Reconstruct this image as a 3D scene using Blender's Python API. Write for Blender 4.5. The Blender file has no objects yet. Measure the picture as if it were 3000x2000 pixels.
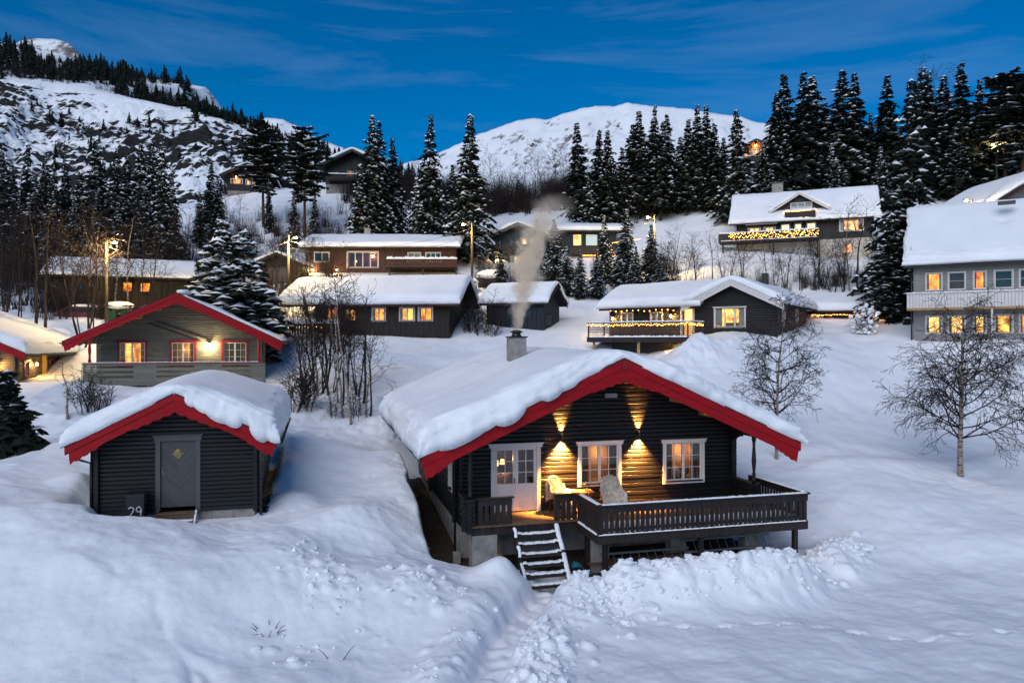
import bpy, bmesh, math, random
import numpy as np
from mathutils import Vector, Matrix, Euler

R = math.radians
scene = bpy.context.scene
COL = scene.collection
FPX = 2150.0          # focal length in pixels of the 3000 px wide photograph
HC = 5.65             # eye height above the deck of the big cabin (z = 0)

# ------------------------------------------------------------------ camera
cam_data = bpy.data.cameras.new('camera')
cam_data.sensor_width = 36.0
cam_data.lens = 36.0 * FPX / 3000.0
cam_data.clip_start = 0.1
cam_data.clip_end = 20000.0
cam = bpy.data.objects.new('camera', cam_data)
cam.location = (0, 0, HC)
cam.rotation_euler = (R(90), 0, 0)
COL.objects.link(cam)
scene.camera = cam

# ------------------------------------------------------------------ world: clear dusk sky with thin cirrus
SUN_EL, SUN_AZ = 36.0, 203.0       # low twilight glow behind the camera (azimuth from +Y, clockwise)
world = bpy.data.worlds.new('World')
scene.world = world
world.use_nodes = True
wn, wl = world.node_tree.nodes, world.node_tree.links
wn.clear()
out = wn.new('ShaderNodeOutputWorld')
bg = wn.new('ShaderNodeBackground')
bg.inputs['Strength'].default_value = 0.15
sky = wn.new('ShaderNodeTexSky')
sky.sky_type = 'NISHITA'
sky.sun_disc = False
sky.sun_elevation = R(SUN_EL)
sky.sun_rotation = R(SUN_AZ)
sky.altitude = 600
sky.air_density = 1.0
sky.dust_density = 0.15
sky.ozone_density = 6.0
hsv = wn.new('ShaderNodeHueSaturation')
hsv.inputs['Hue'].default_value = 0.500
hsv.inputs['Saturation'].default_value = 1.62
hsv.inputs['Value'].default_value = 0.295
wl.new(sky.outputs[0], hsv.inputs['Color'])
tc = wn.new('ShaderNodeTexCoord')
mp = wn.new('ShaderNodeMapping')
mp.inputs['Rotation'].default_value = (0, R(-17), 0)
mp.inputs['Scale'].default_value = (1.1, 1.1, 9.0)
wl.new(tc.outputs['Generated'], mp.inputs['Vector'])
nz = wn.new('ShaderNodeTexNoise')
nz.inputs['Scale'].default_value = 1.5
nz.inputs['Detail'].default_value = 6
nz.inputs['Roughness'].default_value = 0.62
nz.inputs['Distortion'].default_value = 0.5
wl.new(mp.outputs[0], nz.inputs['Vector'])
cr = wn.new('ShaderNodeValToRGB')
cr.color_ramp.elements[0].position = 0.55
cr.color_ramp.elements[0].color = (0, 0, 0, 1)
cr.color_ramp.elements[1].position = 0.80
cr.color_ramp.elements[1].color = (0.17, 0.17, 0.17, 1)
wl.new(nz.outputs['Fac'], cr.inputs[0])
mxc = wn.new('ShaderNodeMixRGB')
mxc.inputs[2].default_value = (1.25, 1.75, 2.7, 1)
wl.new(cr.outputs[0], mxc.inputs[0])
wl.new(hsv.outputs[0], mxc.inputs[1])
wl.new(mxc.outputs[0], bg.inputs['Color'])
wl.new(bg.outputs[0], out.inputs['Surface'])

# ------------------------------------------------------------------ sun: wide soft dusk glow
sd = bpy.data.lights.new('sun', 'SUN')
sd.energy = 1.0
sd.angle = R(60)
sd.color = (0.99, 0.965, 0.96)
sun = bpy.data.objects.new('sun', sd)
_az, _el = R(SUN_AZ), R(SUN_EL)
_dir = Vector((math.sin(_az) * math.cos(_el), math.cos(_az) * math.cos(_el), math.sin(_el)))
sun.rotation_euler = _dir.to_track_quat('Z', 'Y').to_euler()
COL.objects.link(sun)

# ------------------------------------------------------------------ exposure and render settings
vs = scene.view_settings
vs.view_transform = 'Standard'
vs.look = 'None'
vs.gamma = 1.0
vs.use_curve_mapping = False
vs.exposure = 1.05
cy = scene.cycles
cy.use_denoising = True
cy.max_bounces = 6
cy.diffuse_bounces = 3
cy.glossy_bounces = 2
cy.transmission_bounces = 4
cy.transparent_max_bounces = 12
cy.volume_bounces = 3
cy.volume_step_rate = 2.0
cy.sample_clamp_indirect = 6.0
cy.sample_clamp_direct = 0.0
cy.caustics_reflective = False
cy.caustics_refractive = False
# ------------------------------------------------------------------ helpers
def at(px, py, Y):
    return Vector(((px - 1500) / FPX * Y, Y, HC - (py - 1000) / FPX * Y))

def tag(o, label=None, cat=None, group=None, kind=None):
    if label: o['label'] = label
    if cat: o['category'] = cat
    if group: o['group'] = group
    if kind: o['kind'] = kind
    return o

def empty(name, loc=(0, 0, 0), rz=0.0, label=None, cat=None, group=None):
    o = bpy.data.objects.new(name, None)
    o.empty_display_size = 0.2
    o.location = loc
    o.rotation_euler = (0, 0, rz)
    COL.objects.link(o)
    return tag(o, label, cat, group)

class MB:
    """collects shapes; build() links them as one mesh object. xf maps shape coordinates to local ones"""
    def __init__(s, xf=None):
        s.v, s.f, s.xf = [], [], xf
    def add(s, vs, fs):
        b = len(s.v)
        if s.xf: vs = [s.xf(*p) for p in vs]
        s.v += [tuple(p) for p in vs]
        s.f += [tuple(b + i for i in f) for f in fs]
        return s
    def box(s, x0, x1, y0, y1, z0, z1):
        return s.add([(x0, y0, z0), (x1, y0, z0), (x1, y1, z0), (x0, y1, z0), (x0, y0, z1), (x1, y0, z1), (x1, y1, z1), (x0, y1, z1)],
                     [(3, 2, 1, 0), (4, 5, 6, 7), (0, 1, 5, 4), (1, 2, 6, 5), (2, 3, 7, 6), (3, 0, 4, 7)])
    def bbox(s, x0, x1, y0, y1, z0, z1, b=0.008):
        """box with chamfered upright and top edges"""
        X = [(x0 + b, y0), (x1 - b, y0), (x1, y0 + b), (x1, y1 - b), (x1 - b, y1), (x0 + b, y1), (x0, y1 - b), (x0, y0 + b)]
        Xi = [(x0 + b, y0 + b), (x1 - b, y0 + b), (x1 - b, y0 + b), (x1 - b, y1 - b), (x1 - b, y1 - b), (x0 + b, y1 - b), (x0 + b, y1 - b), (x0 + b, y0 + b)]
        vs = [(p[0], p[1], z0) for p in X] + [(p[0], p[1], z1 - b) for p in X] + [(x0 + b, y0 + b, z1), (x1 - b, y0 + b, z1), (x1 - b, y1 - b, z1), (x0 + b, y1 - b, z1)]
        fs = [tuple(range(7, -1, -1))]
        for i in range(8): fs.append((i, (i + 1) % 8, 8 + (i + 1) % 8, 8 + i))
        t = [16, 17, 17, 18, 18, 19, 19, 16]
        for i in range(8):
            j = (i + 1) % 8
            fs.append((8 + i, 8 + j, t[j], t[i]) if t[i] != t[j] else (8 + i, 8 + j, t[i]))
        fs.append((16, 17, 18, 19))
        return s.add(vs, fs)
    def beam(s, a, b, w, h, up=(0, 0, 1)):
        a, b = Vector(a), Vector(b)
        d = (b - a).normalized(); side = d.cross(Vector(up))
        if side.length < 1e-4: side = Vector((1, 0, 0))
        side.normalize(); u = side.cross(d)
        vs = []
        for p in (a, b):
            for sx, sz in ((-1, -1), (1, -1), (1, 1), (-1, 1)): vs.append(p + side * (sx * w / 2) + u * (sz * h / 2))
        return s.add(vs, [(0, 1, 2, 3), (7, 6, 5, 4), (0, 4, 5, 1), (1, 5, 6, 2), (2, 6, 7, 3), (3, 7, 4, 0)])
    def tube(s, pts, rs, n=8, cap=True):
        pts = [Vector(p) for p in pts]
        if not hasattr(rs, '__len__'): rs = [rs] * len(pts)
        vs, fs = [], []
        prev = None
        for i, p in enumerate(pts):
            d = (pts[min(i + 1, len(pts) - 1)] - pts[max(i - 1, 0)]).normalized()
            if prev is None:
                a = d.orthogonal().normalized()
            else:
                a = (prev - d * prev.dot(d)).normalized()
            prev = a; c = d.cross(a)
            for k in range(n):
                t = 2 * math.pi * k / n
                vs.append(p + (a * math.cos(t) + c * math.sin(t)) * rs[i])
        for i in range(len(pts) - 1):
            for k in range(n):
                fs.append((i * n + k, i * n + (k + 1) % n, (i + 1) * n + (k + 1) % n, (i + 1) * n + k))
        if cap:
            fs.append(tuple(range(n - 1, -1, -1))); m = (len(pts) - 1) * n
            fs.append(tuple(m + k for k in range(n)))
        return s.add(vs, fs)
    def lathe(s, prof, n=14, c=(0, 0)):
        """profile of (radius, z) turned about the upright axis"""
        vs, fs = [], []
        for r, z in prof:
            for k in range(n):
                t = 2 * math.pi * k / n
                vs.append((c[0] + r * math.cos(t), c[1] + r * math.sin(t), z))
        for i in range(len(prof) - 1):
            for k in range(n):
                fs.append((i * n + k, i * n + (k + 1) % n, (i + 1) * n + (k + 1) % n, (i + 1) * n + k))
        fs.append(tuple(range(n - 1, -1, -1))); m = (len(prof) - 1) * n
        fs.append(tuple(m + k for k in range(n)))
        return s.add(vs, fs)
    def prism(s, poly, y0, y1):
        """polygon of (x, z) given counter-clockwise seen from -y, extruded from y0 to y1"""
        n = len(poly)
        vs = [(p[0], y0, p[1]) for p in poly] + [(p[0], y1, p[1]) for p in poly]
        fs = [tuple(range(n)), tuple(range(2 * n - 1, n - 1, -1))]
        for i in range(n):
            j = (i + 1) % n
            fs.append((i, n + i, n + j, j))
        return s.add(vs, fs)
    def blob(s, c, r, seed=0, n=8, m=5, rough=0.25):
        rnd = random.Random(seed); vs, fs = [], []
        for i in range(m + 1):
            ph = math.pi * i / m
            for k in range(n):
                t = 2 * math.pi * k / n
                q = 1 + rnd.uniform(-rough, rough) * (0 < i < m)
                vs.append((c[0] + r[0] * q * math.sin(ph) * math.cos(t), c[1] + r[1] * q * math.sin(ph) * math.sin(t), c[2] + r[2] * q * math.cos(ph)))
        for i in range(m):
            for k in range(n):
                fs.append((i * n + k, (i + 1) * n + k, (i + 1) * n + (k + 1) % n, i * n + (k + 1) % n))
        return s.add(vs, fs)
    def mesh(s, name, smooth=False):
        me = bpy.data.meshes.new(name)
        me.from_pydata(s.v, [], s.f); me.validate(); me.update()
        if smooth: me.polygons.foreach_set('use_smooth', [True] * len(me.polygons))
        return me
    def build(s, name, mat, parent=None, smooth=False, kind=None, fix=False):
        me = s.mesh(name, smooth)
        if fix:
            bm = bmesh.new(); bm.from_mesh(me); bmesh.ops.recalc_face_normals(bm, faces=bm.faces); bm.to_mesh(me); bm.free()
        return link(name, me, mat, parent, kind)

def link(name, me, mat, parent=None, kind=None):
    o = bpy.data.objects.new(name, me)
    if mat is not None and not me.materials:
        me.materials.append(mat)
    COL.objects.link(o)
    if parent is not None: o.parent = parent
    if kind: o['kind'] = kind
    return o

def npmesh(name, V, Fq, mat, parent=None, smooth=True, kind=None, tri=False):
    """numpy verts (n,3), faces (m,4) or (m,3) -> object"""
    me = bpy.data.meshes.new(name)
    V = np.asarray(V, dtype=np.float32); Fq = np.asarray(Fq, dtype=np.int32)
    k = Fq.shape[1]
    me.vertices.add(len(V)); me.vertices.foreach_set('co', V.ravel())
    me.loops.add(Fq.size); me.loops.foreach_set('vertex_index', Fq.ravel())
    me.polygons.add(len(Fq))
    me.polygons.foreach_set('loop_start', np.arange(0, Fq.size, k, dtype=np.int32))
    me.polygons.foreach_set('use_smooth', np.full(len(Fq), smooth))
    me.update(calc_edges=True); me.validate()
    return link(name, me, mat, parent, kind)

def copy_tree(o, parent=None):
    c = o.copy(); COL.objects.link(c); c.parent = parent
    for ch in o.children: copy_tree(ch, c)
    return c

ORD = ['first', 'second', 'third', 'fourth', 'fifth', 'sixth', 'seventh', 'eighth', 'ninth', 'tenth', 'eleventh', 'twelfth', 'thirteenth', 'fourteenth', 'fifteenth', 'sixteenth', 'seventeenth', 'eighteenth', 'nineteenth', 'twentieth']
def nth(i):
    if i < 20: return ORD[i]
    return ['twenty', 'thirty', 'forty', 'fifty', 'sixty'][i // 10 - 2 + (1 if (i + 1) % 10 == 0 else 0)] + ('-' + ORD[(i + 1) % 10 - 1] if (i + 1) % 10 else 'th')

# ---- numpy noise
_rs = np.random.RandomState(7)
_perm = np.concatenate([_rs.permutation(4096)] * 2)
_val = _rs.rand(4096) * 2 - 1
def _h(ix, iy, iz=0):
    return _val[_perm[(_perm[(ix & 4095)] + (iy & 4095)) & 4095] if np.isscalar(iz) and iz == 0 else _perm[(_perm[(_perm[ix & 4095] + (iy & 4095)) & 4095] + (iz & 4095)) & 4095]]
def vnoise2(x, y):
    x = np.asarray(x, float); y = np.asarray(y, float)
    xi = np.floor(x).astype(int); yi = np.floor(y).astype(int)
    fx = x - xi; fy = y - yi
    fx = fx * fx * fx * (fx * (fx * 6 - 15) + 10); fy = fy * fy * fy * (fy * (fy * 6 - 15) + 10)
    a = _h(xi, yi); b = _h(xi + 1, yi); c = _h(xi, yi + 1); d = _h(xi + 1, yi + 1)
    return (a * (1 - fx) + b * fx) * (1 - fy) + (c * (1 - fx) + d * fx) * fy
def fbm2(x, y, oct=4, gain=0.5, lac=2.03):
    s, a, n = 0, 1.0, 0
    for i in range(oct):
        s = s + a * vnoise2(x * lac ** i + 17.3 * i, y * lac ** i - 9.1 * i); n += a; a *= gain
    return s / n
def vnoise3(x, y, z):
    xi = np.floor(x).astype(int); yi = np.floor(y).astype(int); zi = np.floor(z).astype(int)
    fx, fy, fz = x - xi, y - yi, z - zi
    fx = fx * fx * (3 - 2 * fx); fy = fy * fy * (3 - 2 * fy); fz = fz * fz * (3 - 2 * fz)
    def g(dx, dy, dz): return _h(xi + dx, yi + dy, zi + dz)
    def mixz(dz):
        return (g(0, 0, dz) * (1 - fx) + g(1, 0, dz) * fx) * (1 - fy) + (g(0, 1, dz) * (1 - fx) + g(1, 1, dz) * fx) * fy
    return mixz(0) * (1 - fz) + mixz(1) * fz
def fbm3(x, y, z, oct=3, gain=0.5):
    s, a, n = 0, 1.0, 0
    for i in range(oct):
        s = s + a * vnoise3(x * 2.02 ** i + 5.7 * i, y * 2.02 ** i + 3.1 * i, z * 2.02 ** i + 11.9 * i); n += a; a *= gain
    return s / n
def sstep(a, b, x):
    t = np.clip((np.asarray(x, float) - a) / (b - a), 0, 1)
    return t * t * (3 - 2 * t)

# ------------------------------------------------------------------ materials
MATS = {}
def mat(name, col, rough=0.7, var=0.25, scale=6.0, bump=0.0, bscale=30.0, spec=0.3, stretch=None, metal=0.0, col2=None, detail=4, space='Object', rv=0.0):
    """procedural paint/wood/stone: base colour varied by noise, optional bump"""
    if name in MATS: return MATS[name]
    m = bpy.data.materials.new(name); m.use_nodes = True
    nt = m.node_tree; n, l = nt.nodes, nt.links
    p = n['Principled BSDF']
    p.inputs['Roughness'].default_value = rough
    p.inputs['Metallic'].default_value = metal
    p.inputs['Specular IOR Level'].default_value = spec
    t = n.new('ShaderNodeTexCoord'); mp = n.new('ShaderNodeMapping')
    if stretch: mp.inputs['Scale'].default_value = stretch
    l.new(t.outputs[space], mp.inputs['Vector'])
    z = n.new('ShaderNodeTexNoise'); z.inputs['Scale'].default_value = scale; z.inputs['Detail'].default_value = detail
    l.new(mp.outputs[0], z.inputs['Vector'])
    r = n.new('ShaderNodeValToRGB')
    c2 = col2 or tuple(c * (1 + var) for c in col); c1 = col if col2 else tuple(c * (1 - var) for c in col)
    r.color_ramp.elements[0].position = 0.3; r.color_ramp.elements[0].color = (*c1, 1)
    r.color_ramp.elements[1].position = 0.7; r.color_ramp.elements[1].color = (*c2, 1)
    l.new(z.outputs['Fac'], r.inputs[0]); l.new(r.outputs[0], p.inputs['Base Color'])
    if rv:      # every board a little lighter or darker than its neighbour
        oi = n.new('ShaderNodeObjectInfo'); ma = n.new('ShaderNodeMath'); ma.operation = 'MULTIPLY_ADD'; ma.inputs[1].default_value = rv; ma.inputs[2].default_value = 1 - rv / 2
        l.new(oi.outputs['Random'], ma.inputs[0])
        mu = n.new('ShaderNodeMixRGB'); mu.blend_type = 'MULTIPLY'; mu.inputs[0].default_value = 1.0
        l.new(r.outputs[0], mu.inputs[1]); l.new(ma.outputs[0], mu.inputs[2]); l.new(mu.outputs[0], p.inputs['Base Color'])
    if bump:
        zb = n.new('ShaderNodeTexNoise'); zb.inputs['Scale'].default_value = bscale; zb.inputs['Detail'].default_value = 3
        l.new(mp.outputs[0], zb.inputs['Vector'])
        b = n.new('ShaderNodeBump'); b.inputs['Strength'].default_value = bump; b.inputs['Distance'].default_value = 0.02
        l.new(zb.outputs['Fac'], b.inputs['Height']); l.new(b.outputs[0], p.inputs['Normal'])
    MATS[name] = m
    return m

def emit(name, col, strength, col2=None, scale=3.0):
    if name in MATS: return MATS[name]
    m = bpy.data.materials.new(name); m.use_nodes = True
    n, l = m.node_tree.nodes, m.node_tree.links
    n.remove(n['Principled BSDF'])
    e = n.new('ShaderNodeEmission'); e.inputs['Strength'].default_value = strength
    if col2:
        t = n.new('ShaderNodeTexCoord'); mp = n.new('ShaderNodeMapping'); mp.inputs['Scale'].default_value = (1, 1, 0.6)
        z = n.new('ShaderNodeTexNoise'); z.inputs['Scale'].default_value = scale; z.inputs['Detail'].default_value = 3
        r = n.new('ShaderNodeValToRGB')
        r.color_ramp.elements[0].position = 0.35; r.color_ramp.elements[0].color = (*col2, 1)
        r.color_ramp.elements[1].position = 0.62; r.color_ramp.elements[1].color = (*col, 1)
        l.new(t.outputs['Object'], mp.inputs[0]); l.new(mp.outputs[0], z.inputs['Vector']); l.new(z.outputs['Fac'], r.inputs[0]); l.new(r.outputs[0], e.inputs['Color'])
    else:
        e.inputs['Color'].default_value = (*col, 1)
    l.new(e.outputs[0], n['Material Output'].inputs['Surface'])
    MATS[name] = m
    return m

def glass_mat():
    m = bpy.data.materials.new('window_glass'); m.use_nodes = True
    n, l = m.node_tree.nodes, m.node_tree.links
    n.remove(n['Principled BSDF'])
    tr = n.new('ShaderNodeBsdfTransparent'); tr.inputs[0].default_value = (0.93, 0.95, 0.95, 1)
    gl = n.new('ShaderNodeBsdfGlossy'); gl.inputs['Roughness'].default_value = 0.03
    fr = n.new('ShaderNodeFresnel'); fr.inputs['IOR'].default_value = 1.5
    a = n.new('ShaderNodeMath'); a.operation = 'ADD'; a.inputs[1].default_value = 0.01
    l.new(fr.outputs[0], a.inputs[0])
    mx = n.new('ShaderNodeMixShader')
    l.new(a.outputs[0], mx.inputs[0]); l.new(tr.outputs[0], mx.inputs[1]); l.new(gl.outputs[0], mx.inputs[2])
    l.new(mx.outputs[0], n['Material Output'].inputs['Surface'])
    return m

def snow_mat(name, bump=0.25, scale=14.0, bare=False, layered=False):
    m = bpy.data.materials.new(name); m.use_nodes = True
    n, l = m.node_tree.nodes, m.node_tree.links
    p = n['Principled BSDF']
    p.inputs['Roughness'].default_value = 0.75
    p.inputs['Specular IOR Level'].default_value = 0.25
    t = n.new('ShaderNodeTexCoord')
    z = n.new('ShaderNodeTexNoise'); z.inputs['Scale'].default_value = 0.6; z.inputs['Detail'].default_value = 5
    l.new(t.outputs['Object'], z.inputs['Vector'])
    r = n.new('ShaderNodeValToRGB')
    r.color_ramp.elements[0].position = 0.3; r.color_ramp.elements[0].color = (0.80, 0.81, 0.83, 1)
    r.color_ramp.elements[1].position = 0.7; r.color_ramp.elements[1].color = (0.88, 0.885, 0.90, 1)
    l.new(z.outputs['Fac'], r.inputs[0])
    col = r.outputs[0]
    if bare:
        at_ = n.new('ShaderNodeAttribute'); at_.attribute_name = 'bare'
        z3 = n.new('ShaderNodeTexNoise'); z3.inputs['Scale'].default_value = 5.0; z3.inputs['Detail'].default_value = 6; z3.inputs['Roughness'].default_value = 0.7
        l.new(t.outputs['Object'], z3.inputs['Vector'])
        ad = n.new('ShaderNodeMath'); ad.operation = 'ADD'
        l.new(at_.outputs['Fac'], ad.inputs[0]); l.new(z3.outputs['Fac'], ad.inputs[1])
        cr_ = n.new('ShaderNodeValToRGB'); cr_.color_ramp.elements[0].position = 0.93; cr_.color_ramp.elements[1].position = 1.02
        l.new(ad.outputs[0], cr_.inputs[0])
        z4 = n.new('ShaderNodeTexNoise'); z4.inputs['Scale'].default_value = 9.0; z4.inputs['Detail'].default_value = 6
        l.new(t.outputs['Object'], z4.inputs['Vector'])
        gr = n.new('ShaderNodeValToRGB')
        gr.color_ramp.elements[0].position = 0.35; gr.color_ramp.elements[0].color = (0.018, 0.014, 0.010, 1)
        gr.color_ramp.elements[1].position = 0.7; gr.color_ramp.elements[1].color = (0.075, 0.052, 0.034, 1)
        l.new(z4.outputs['Fac'], gr.inputs[0])
        mx = n.new('ShaderNodeMixRGB'); l.new(cr_.outputs[0], mx.inputs[0]); l.new(col, mx.inputs[1]); l.new(gr.outputs[0], mx.inputs[2])
        col = mx.outputs[0]
    l.new(col, p.inputs['Base Color'])
    mp = n.new('ShaderNodeMapping')
    if layered: mp.inputs['Scale'].default_value = (0.35, 0.35, 1.6)
    l.new(t.outputs['Object'], mp.inputs['Vector'])
    z2 = n.new('ShaderNodeTexNoise'); z2.inputs['Scale'].default_value = scale; z2.inputs['Detail'].default_value = 5; z2.inputs['Roughness'].default_value = 0.6
    l.new(mp.outputs[0], z2.inputs['Vector'])
    b = n.new('ShaderNodeBump'); b.inputs['Strength'].default_value = bump; b.inputs['Distance'].default_value = 0.03
    l.new(z2.outputs['Fac'], b.inputs['Height']); l.new(b.outputs[0], p.inputs['Normal'])
    MATS[name] = m
    return m

GLASS = glass_mat()
SNOW = snow_mat('roof_snow', 0.6, 9.0, layered=True)
SNOWC = snow_mat('soft_snow', 0.2, 8.0)
GROUND = snow_mat('snow_ground', 0.40, 9.0, bare=True)
LOGBLACK = mat('black_stained_log', (0.0050, 0.0048, 0.0056), 0.45, 0.45, 3.0, 0.35, 22.0, 0.35, (0.6, 6, 6), rv=0.7)
LOGBROWN = mat('dark_brown_boards', (0.016, 0.0095, 0.0065), 0.55, 0.4, 3.0, 0.3, 20.0, 0.3, (3, 3, 0.6))
LOGGREY = mat('grey_green_boards', (0.145, 0.138, 0.108), 0.6, 0.18, 3.0, 0.2, 20.0, 0.3, (0.6, 6, 6), rv=0.2)
SLATE = mat('anthracite_boards', (0.017, 0.015, 0.015), 0.5, 0.3, 3.0, 0.2, 20.0, 0.3, (0.6, 6, 6), rv=0.3)
BLUEDARK = mat('blue_black_boards', (0.012, 0.018, 0.026), 0.55, 0.3, 3.0, 0.2, 20.0, 0.3, (3, 3, 0.6))
REDBROWN = mat('red_brown_boards', (0.055, 0.020, 0.012), 0.6, 0.35, 3.0, 0.2, 20.0, 0.3, (4, 4, 0.5))
CEDAR = mat('orange_cedar_boards', (0.26, 0.095, 0.035), 0.6, 0.3, 3.0, 0.2, 20.0, 0.3, (4, 4, 0.5))
WHITEWALL = mat('white_painted_boards', (0.24, 0.228, 0.225), 0.55, 0.08, 3.0, 0.1, 20.0, 0.3, rv=0.14)
CREAM = mat('cream_render', (0.46, 0.42, 0.36), 0.8, 0.12, 3.0, 0.2, 30.0, 0.2)
RED = mat('red_paint', (0.29, 0.004, 0.009), 0.55, 0.16, 2.5, 0.2, 25.0, 0.18, (0.5, 4, 4))
REDDK = mat('dark_red_paint', (0.20, 0.010, 0.013), 0.5, 0.15, 2.5, 0.12, 25.0, 0.3)
WHITE = mat('white_paint', (0.62, 0.57, 0.54), 0.45, 0.05, 3.0, 0.06, 20.0, 0.4)
FELT = mat('black_roofing_felt', (0.012, 0.013, 0.015), 0.8, 0.3, 20, 0.2, 60)
CONCRETE = mat('grey_concrete', (0.26, 0.245, 0.225), 0.9, 0.25, 3.0, 0.4, 25.0, 0.2)
GREYPAINT = mat('grey_painted_wood', (0.075, 0.073, 0.074), 0.55, 0.1, 4.0, 0.1, 25.0, 0.3, (6, 6, 0.8), rv=0.3)
DECKWOOD = mat('dark_stained_deck_wood', (0.020, 0.0135, 0.0115), 0.55, 0.5, 3.0, 0.3, 25.0, 0.35, (5, 5, 0.7), rv=0.6)
PLANK = mat('worn_brown_planks', (0.105, 0.066, 0.040), 0.6, 0.35, 3.0, 0.25, 30.0, 0.3, (5, 0.6, 5), rv=0.5)
RAWWOOD = mat('raw_yellow_timber', (0.36, 0.215, 0.095), 0.6, 0.2, 3.0, 0.2, 25.0, 0.3, (4, 0.6, 4))
IRON = mat('black_iron', (0.012, 0.012, 0.013), 0.4, 0.2, 8.0, 0.05, 30.0, 0.5)
ALU = mat('grey_aluminium', (0.17, 0.175, 0.18), 0.5, 0.15, 8.0, 0.05, 30.0, 0.5, metal=0.6)
DARKROOM = mat('dark_room', (0.02, 0.022, 0.03), 0.9, 0.3, 2.0)
WARMROOM = mat('lit_room_wall', (0.34, 0.23, 0.14), 0.85, 0.25, 1.5)
CURTAIN = mat('brown_curtain', (0.19, 0.115, 0.07), 0.9, 0.35, 5.0, 0.3, 12.0, 0.1, (8, 8, 0.5))
CURTAINW = mat('cream_curtain', (0.45, 0.40, 0.33), 0.9, 0.2, 5.0, 0.3, 12.0, 0.1, (8, 8, 0.5))
GLOW = emit('lit_window_amber', (1.0, 0.45, 0.085), 1.55, (0.22, 0.055, 0.008), 2.6)
GLOWO = emit('lit_window_orange', (1.0, 0.30, 0.028), 1.5, (0.30, 0.05, 0.005), 2.6)
GLOWY = emit('lit_window_yellow', (1.0, 0.62, 0.20), 1.15, (0.75, 0.30, 0.06), 2.2)
GLOWW = emit('lit_window_pale', (1.0, 0.80, 0.45), 1.1, (0.8, 0.5, 0.2), 2.0)
BULB = emit('warm_bulb', (1.0, 0.62, 0.22), 40.0)
BULBS = emit('string_bulb', (1.0, 0.38, 0.06), 9.0)
BULBY = emit('street_bulb', (1.0, 0.80, 0.38), 60.0)

def point(name, loc, energy, col, parent=None, r=0.05):
    d = bpy.data.lights.new(name, 'POINT'); d.energy = energy; d.color = col; d.shadow_soft_size = r
    o = bpy.data.objects.new(name, d); o.location = loc; COL.objects.link(o)
    if parent: o.parent = parent
    return o
def spot(name, loc, dirv, energy, col, angle, blend=0.4, parent=None, r=0.02):
    d = bpy.data.lights.new(name, 'SPOT'); d.energy = energy; d.color = col; d.shadow_soft_size = r
    d.spot_size = R(angle); d.spot_blend = blend
    o = bpy.data.objects.new(name, d); o.location = loc; COL.objects.link(o)
    o.rotation_euler = Vector(dirv).to_track_quat('-Z', 'Y').to_euler()
    if parent: o.parent = parent
    return o
# ------------------------------------------------------------------ where the buildings stand: origin x, y, floor z, turn (deg), width, depth
A0 = 14.85
def uv(a, u, v):
    c, s = math.cos(R(a)), math.sin(R(a))
    return (c * u - s * v, s * u + c * v)
MAIN = dict(o=(-1.72, 23.89), z=0.0, a=A0, W=9.92, D=10.4)
SHED = dict(o=(-10.0 - 2.2 * 0.9666, 22.0 - 2.2 * 0.2563), z=0.70, a=A0, W=4.4, D=6.9)
GREYC = dict(o=(-19.08 - 4.25 * 0.9666, 42.43 - 4.25 * 0.2563), z=3.6, a=A0, W=8.6, D=9.5)
def local_uv(B, x, y):
    c, s = math.cos(R(B['a'])), math.sin(R(B['a']))
    dx, dy = x - B['o'][0], y - B['o'][1]
    return dx * c + dy * s, -dx * s + dy * c

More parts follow.
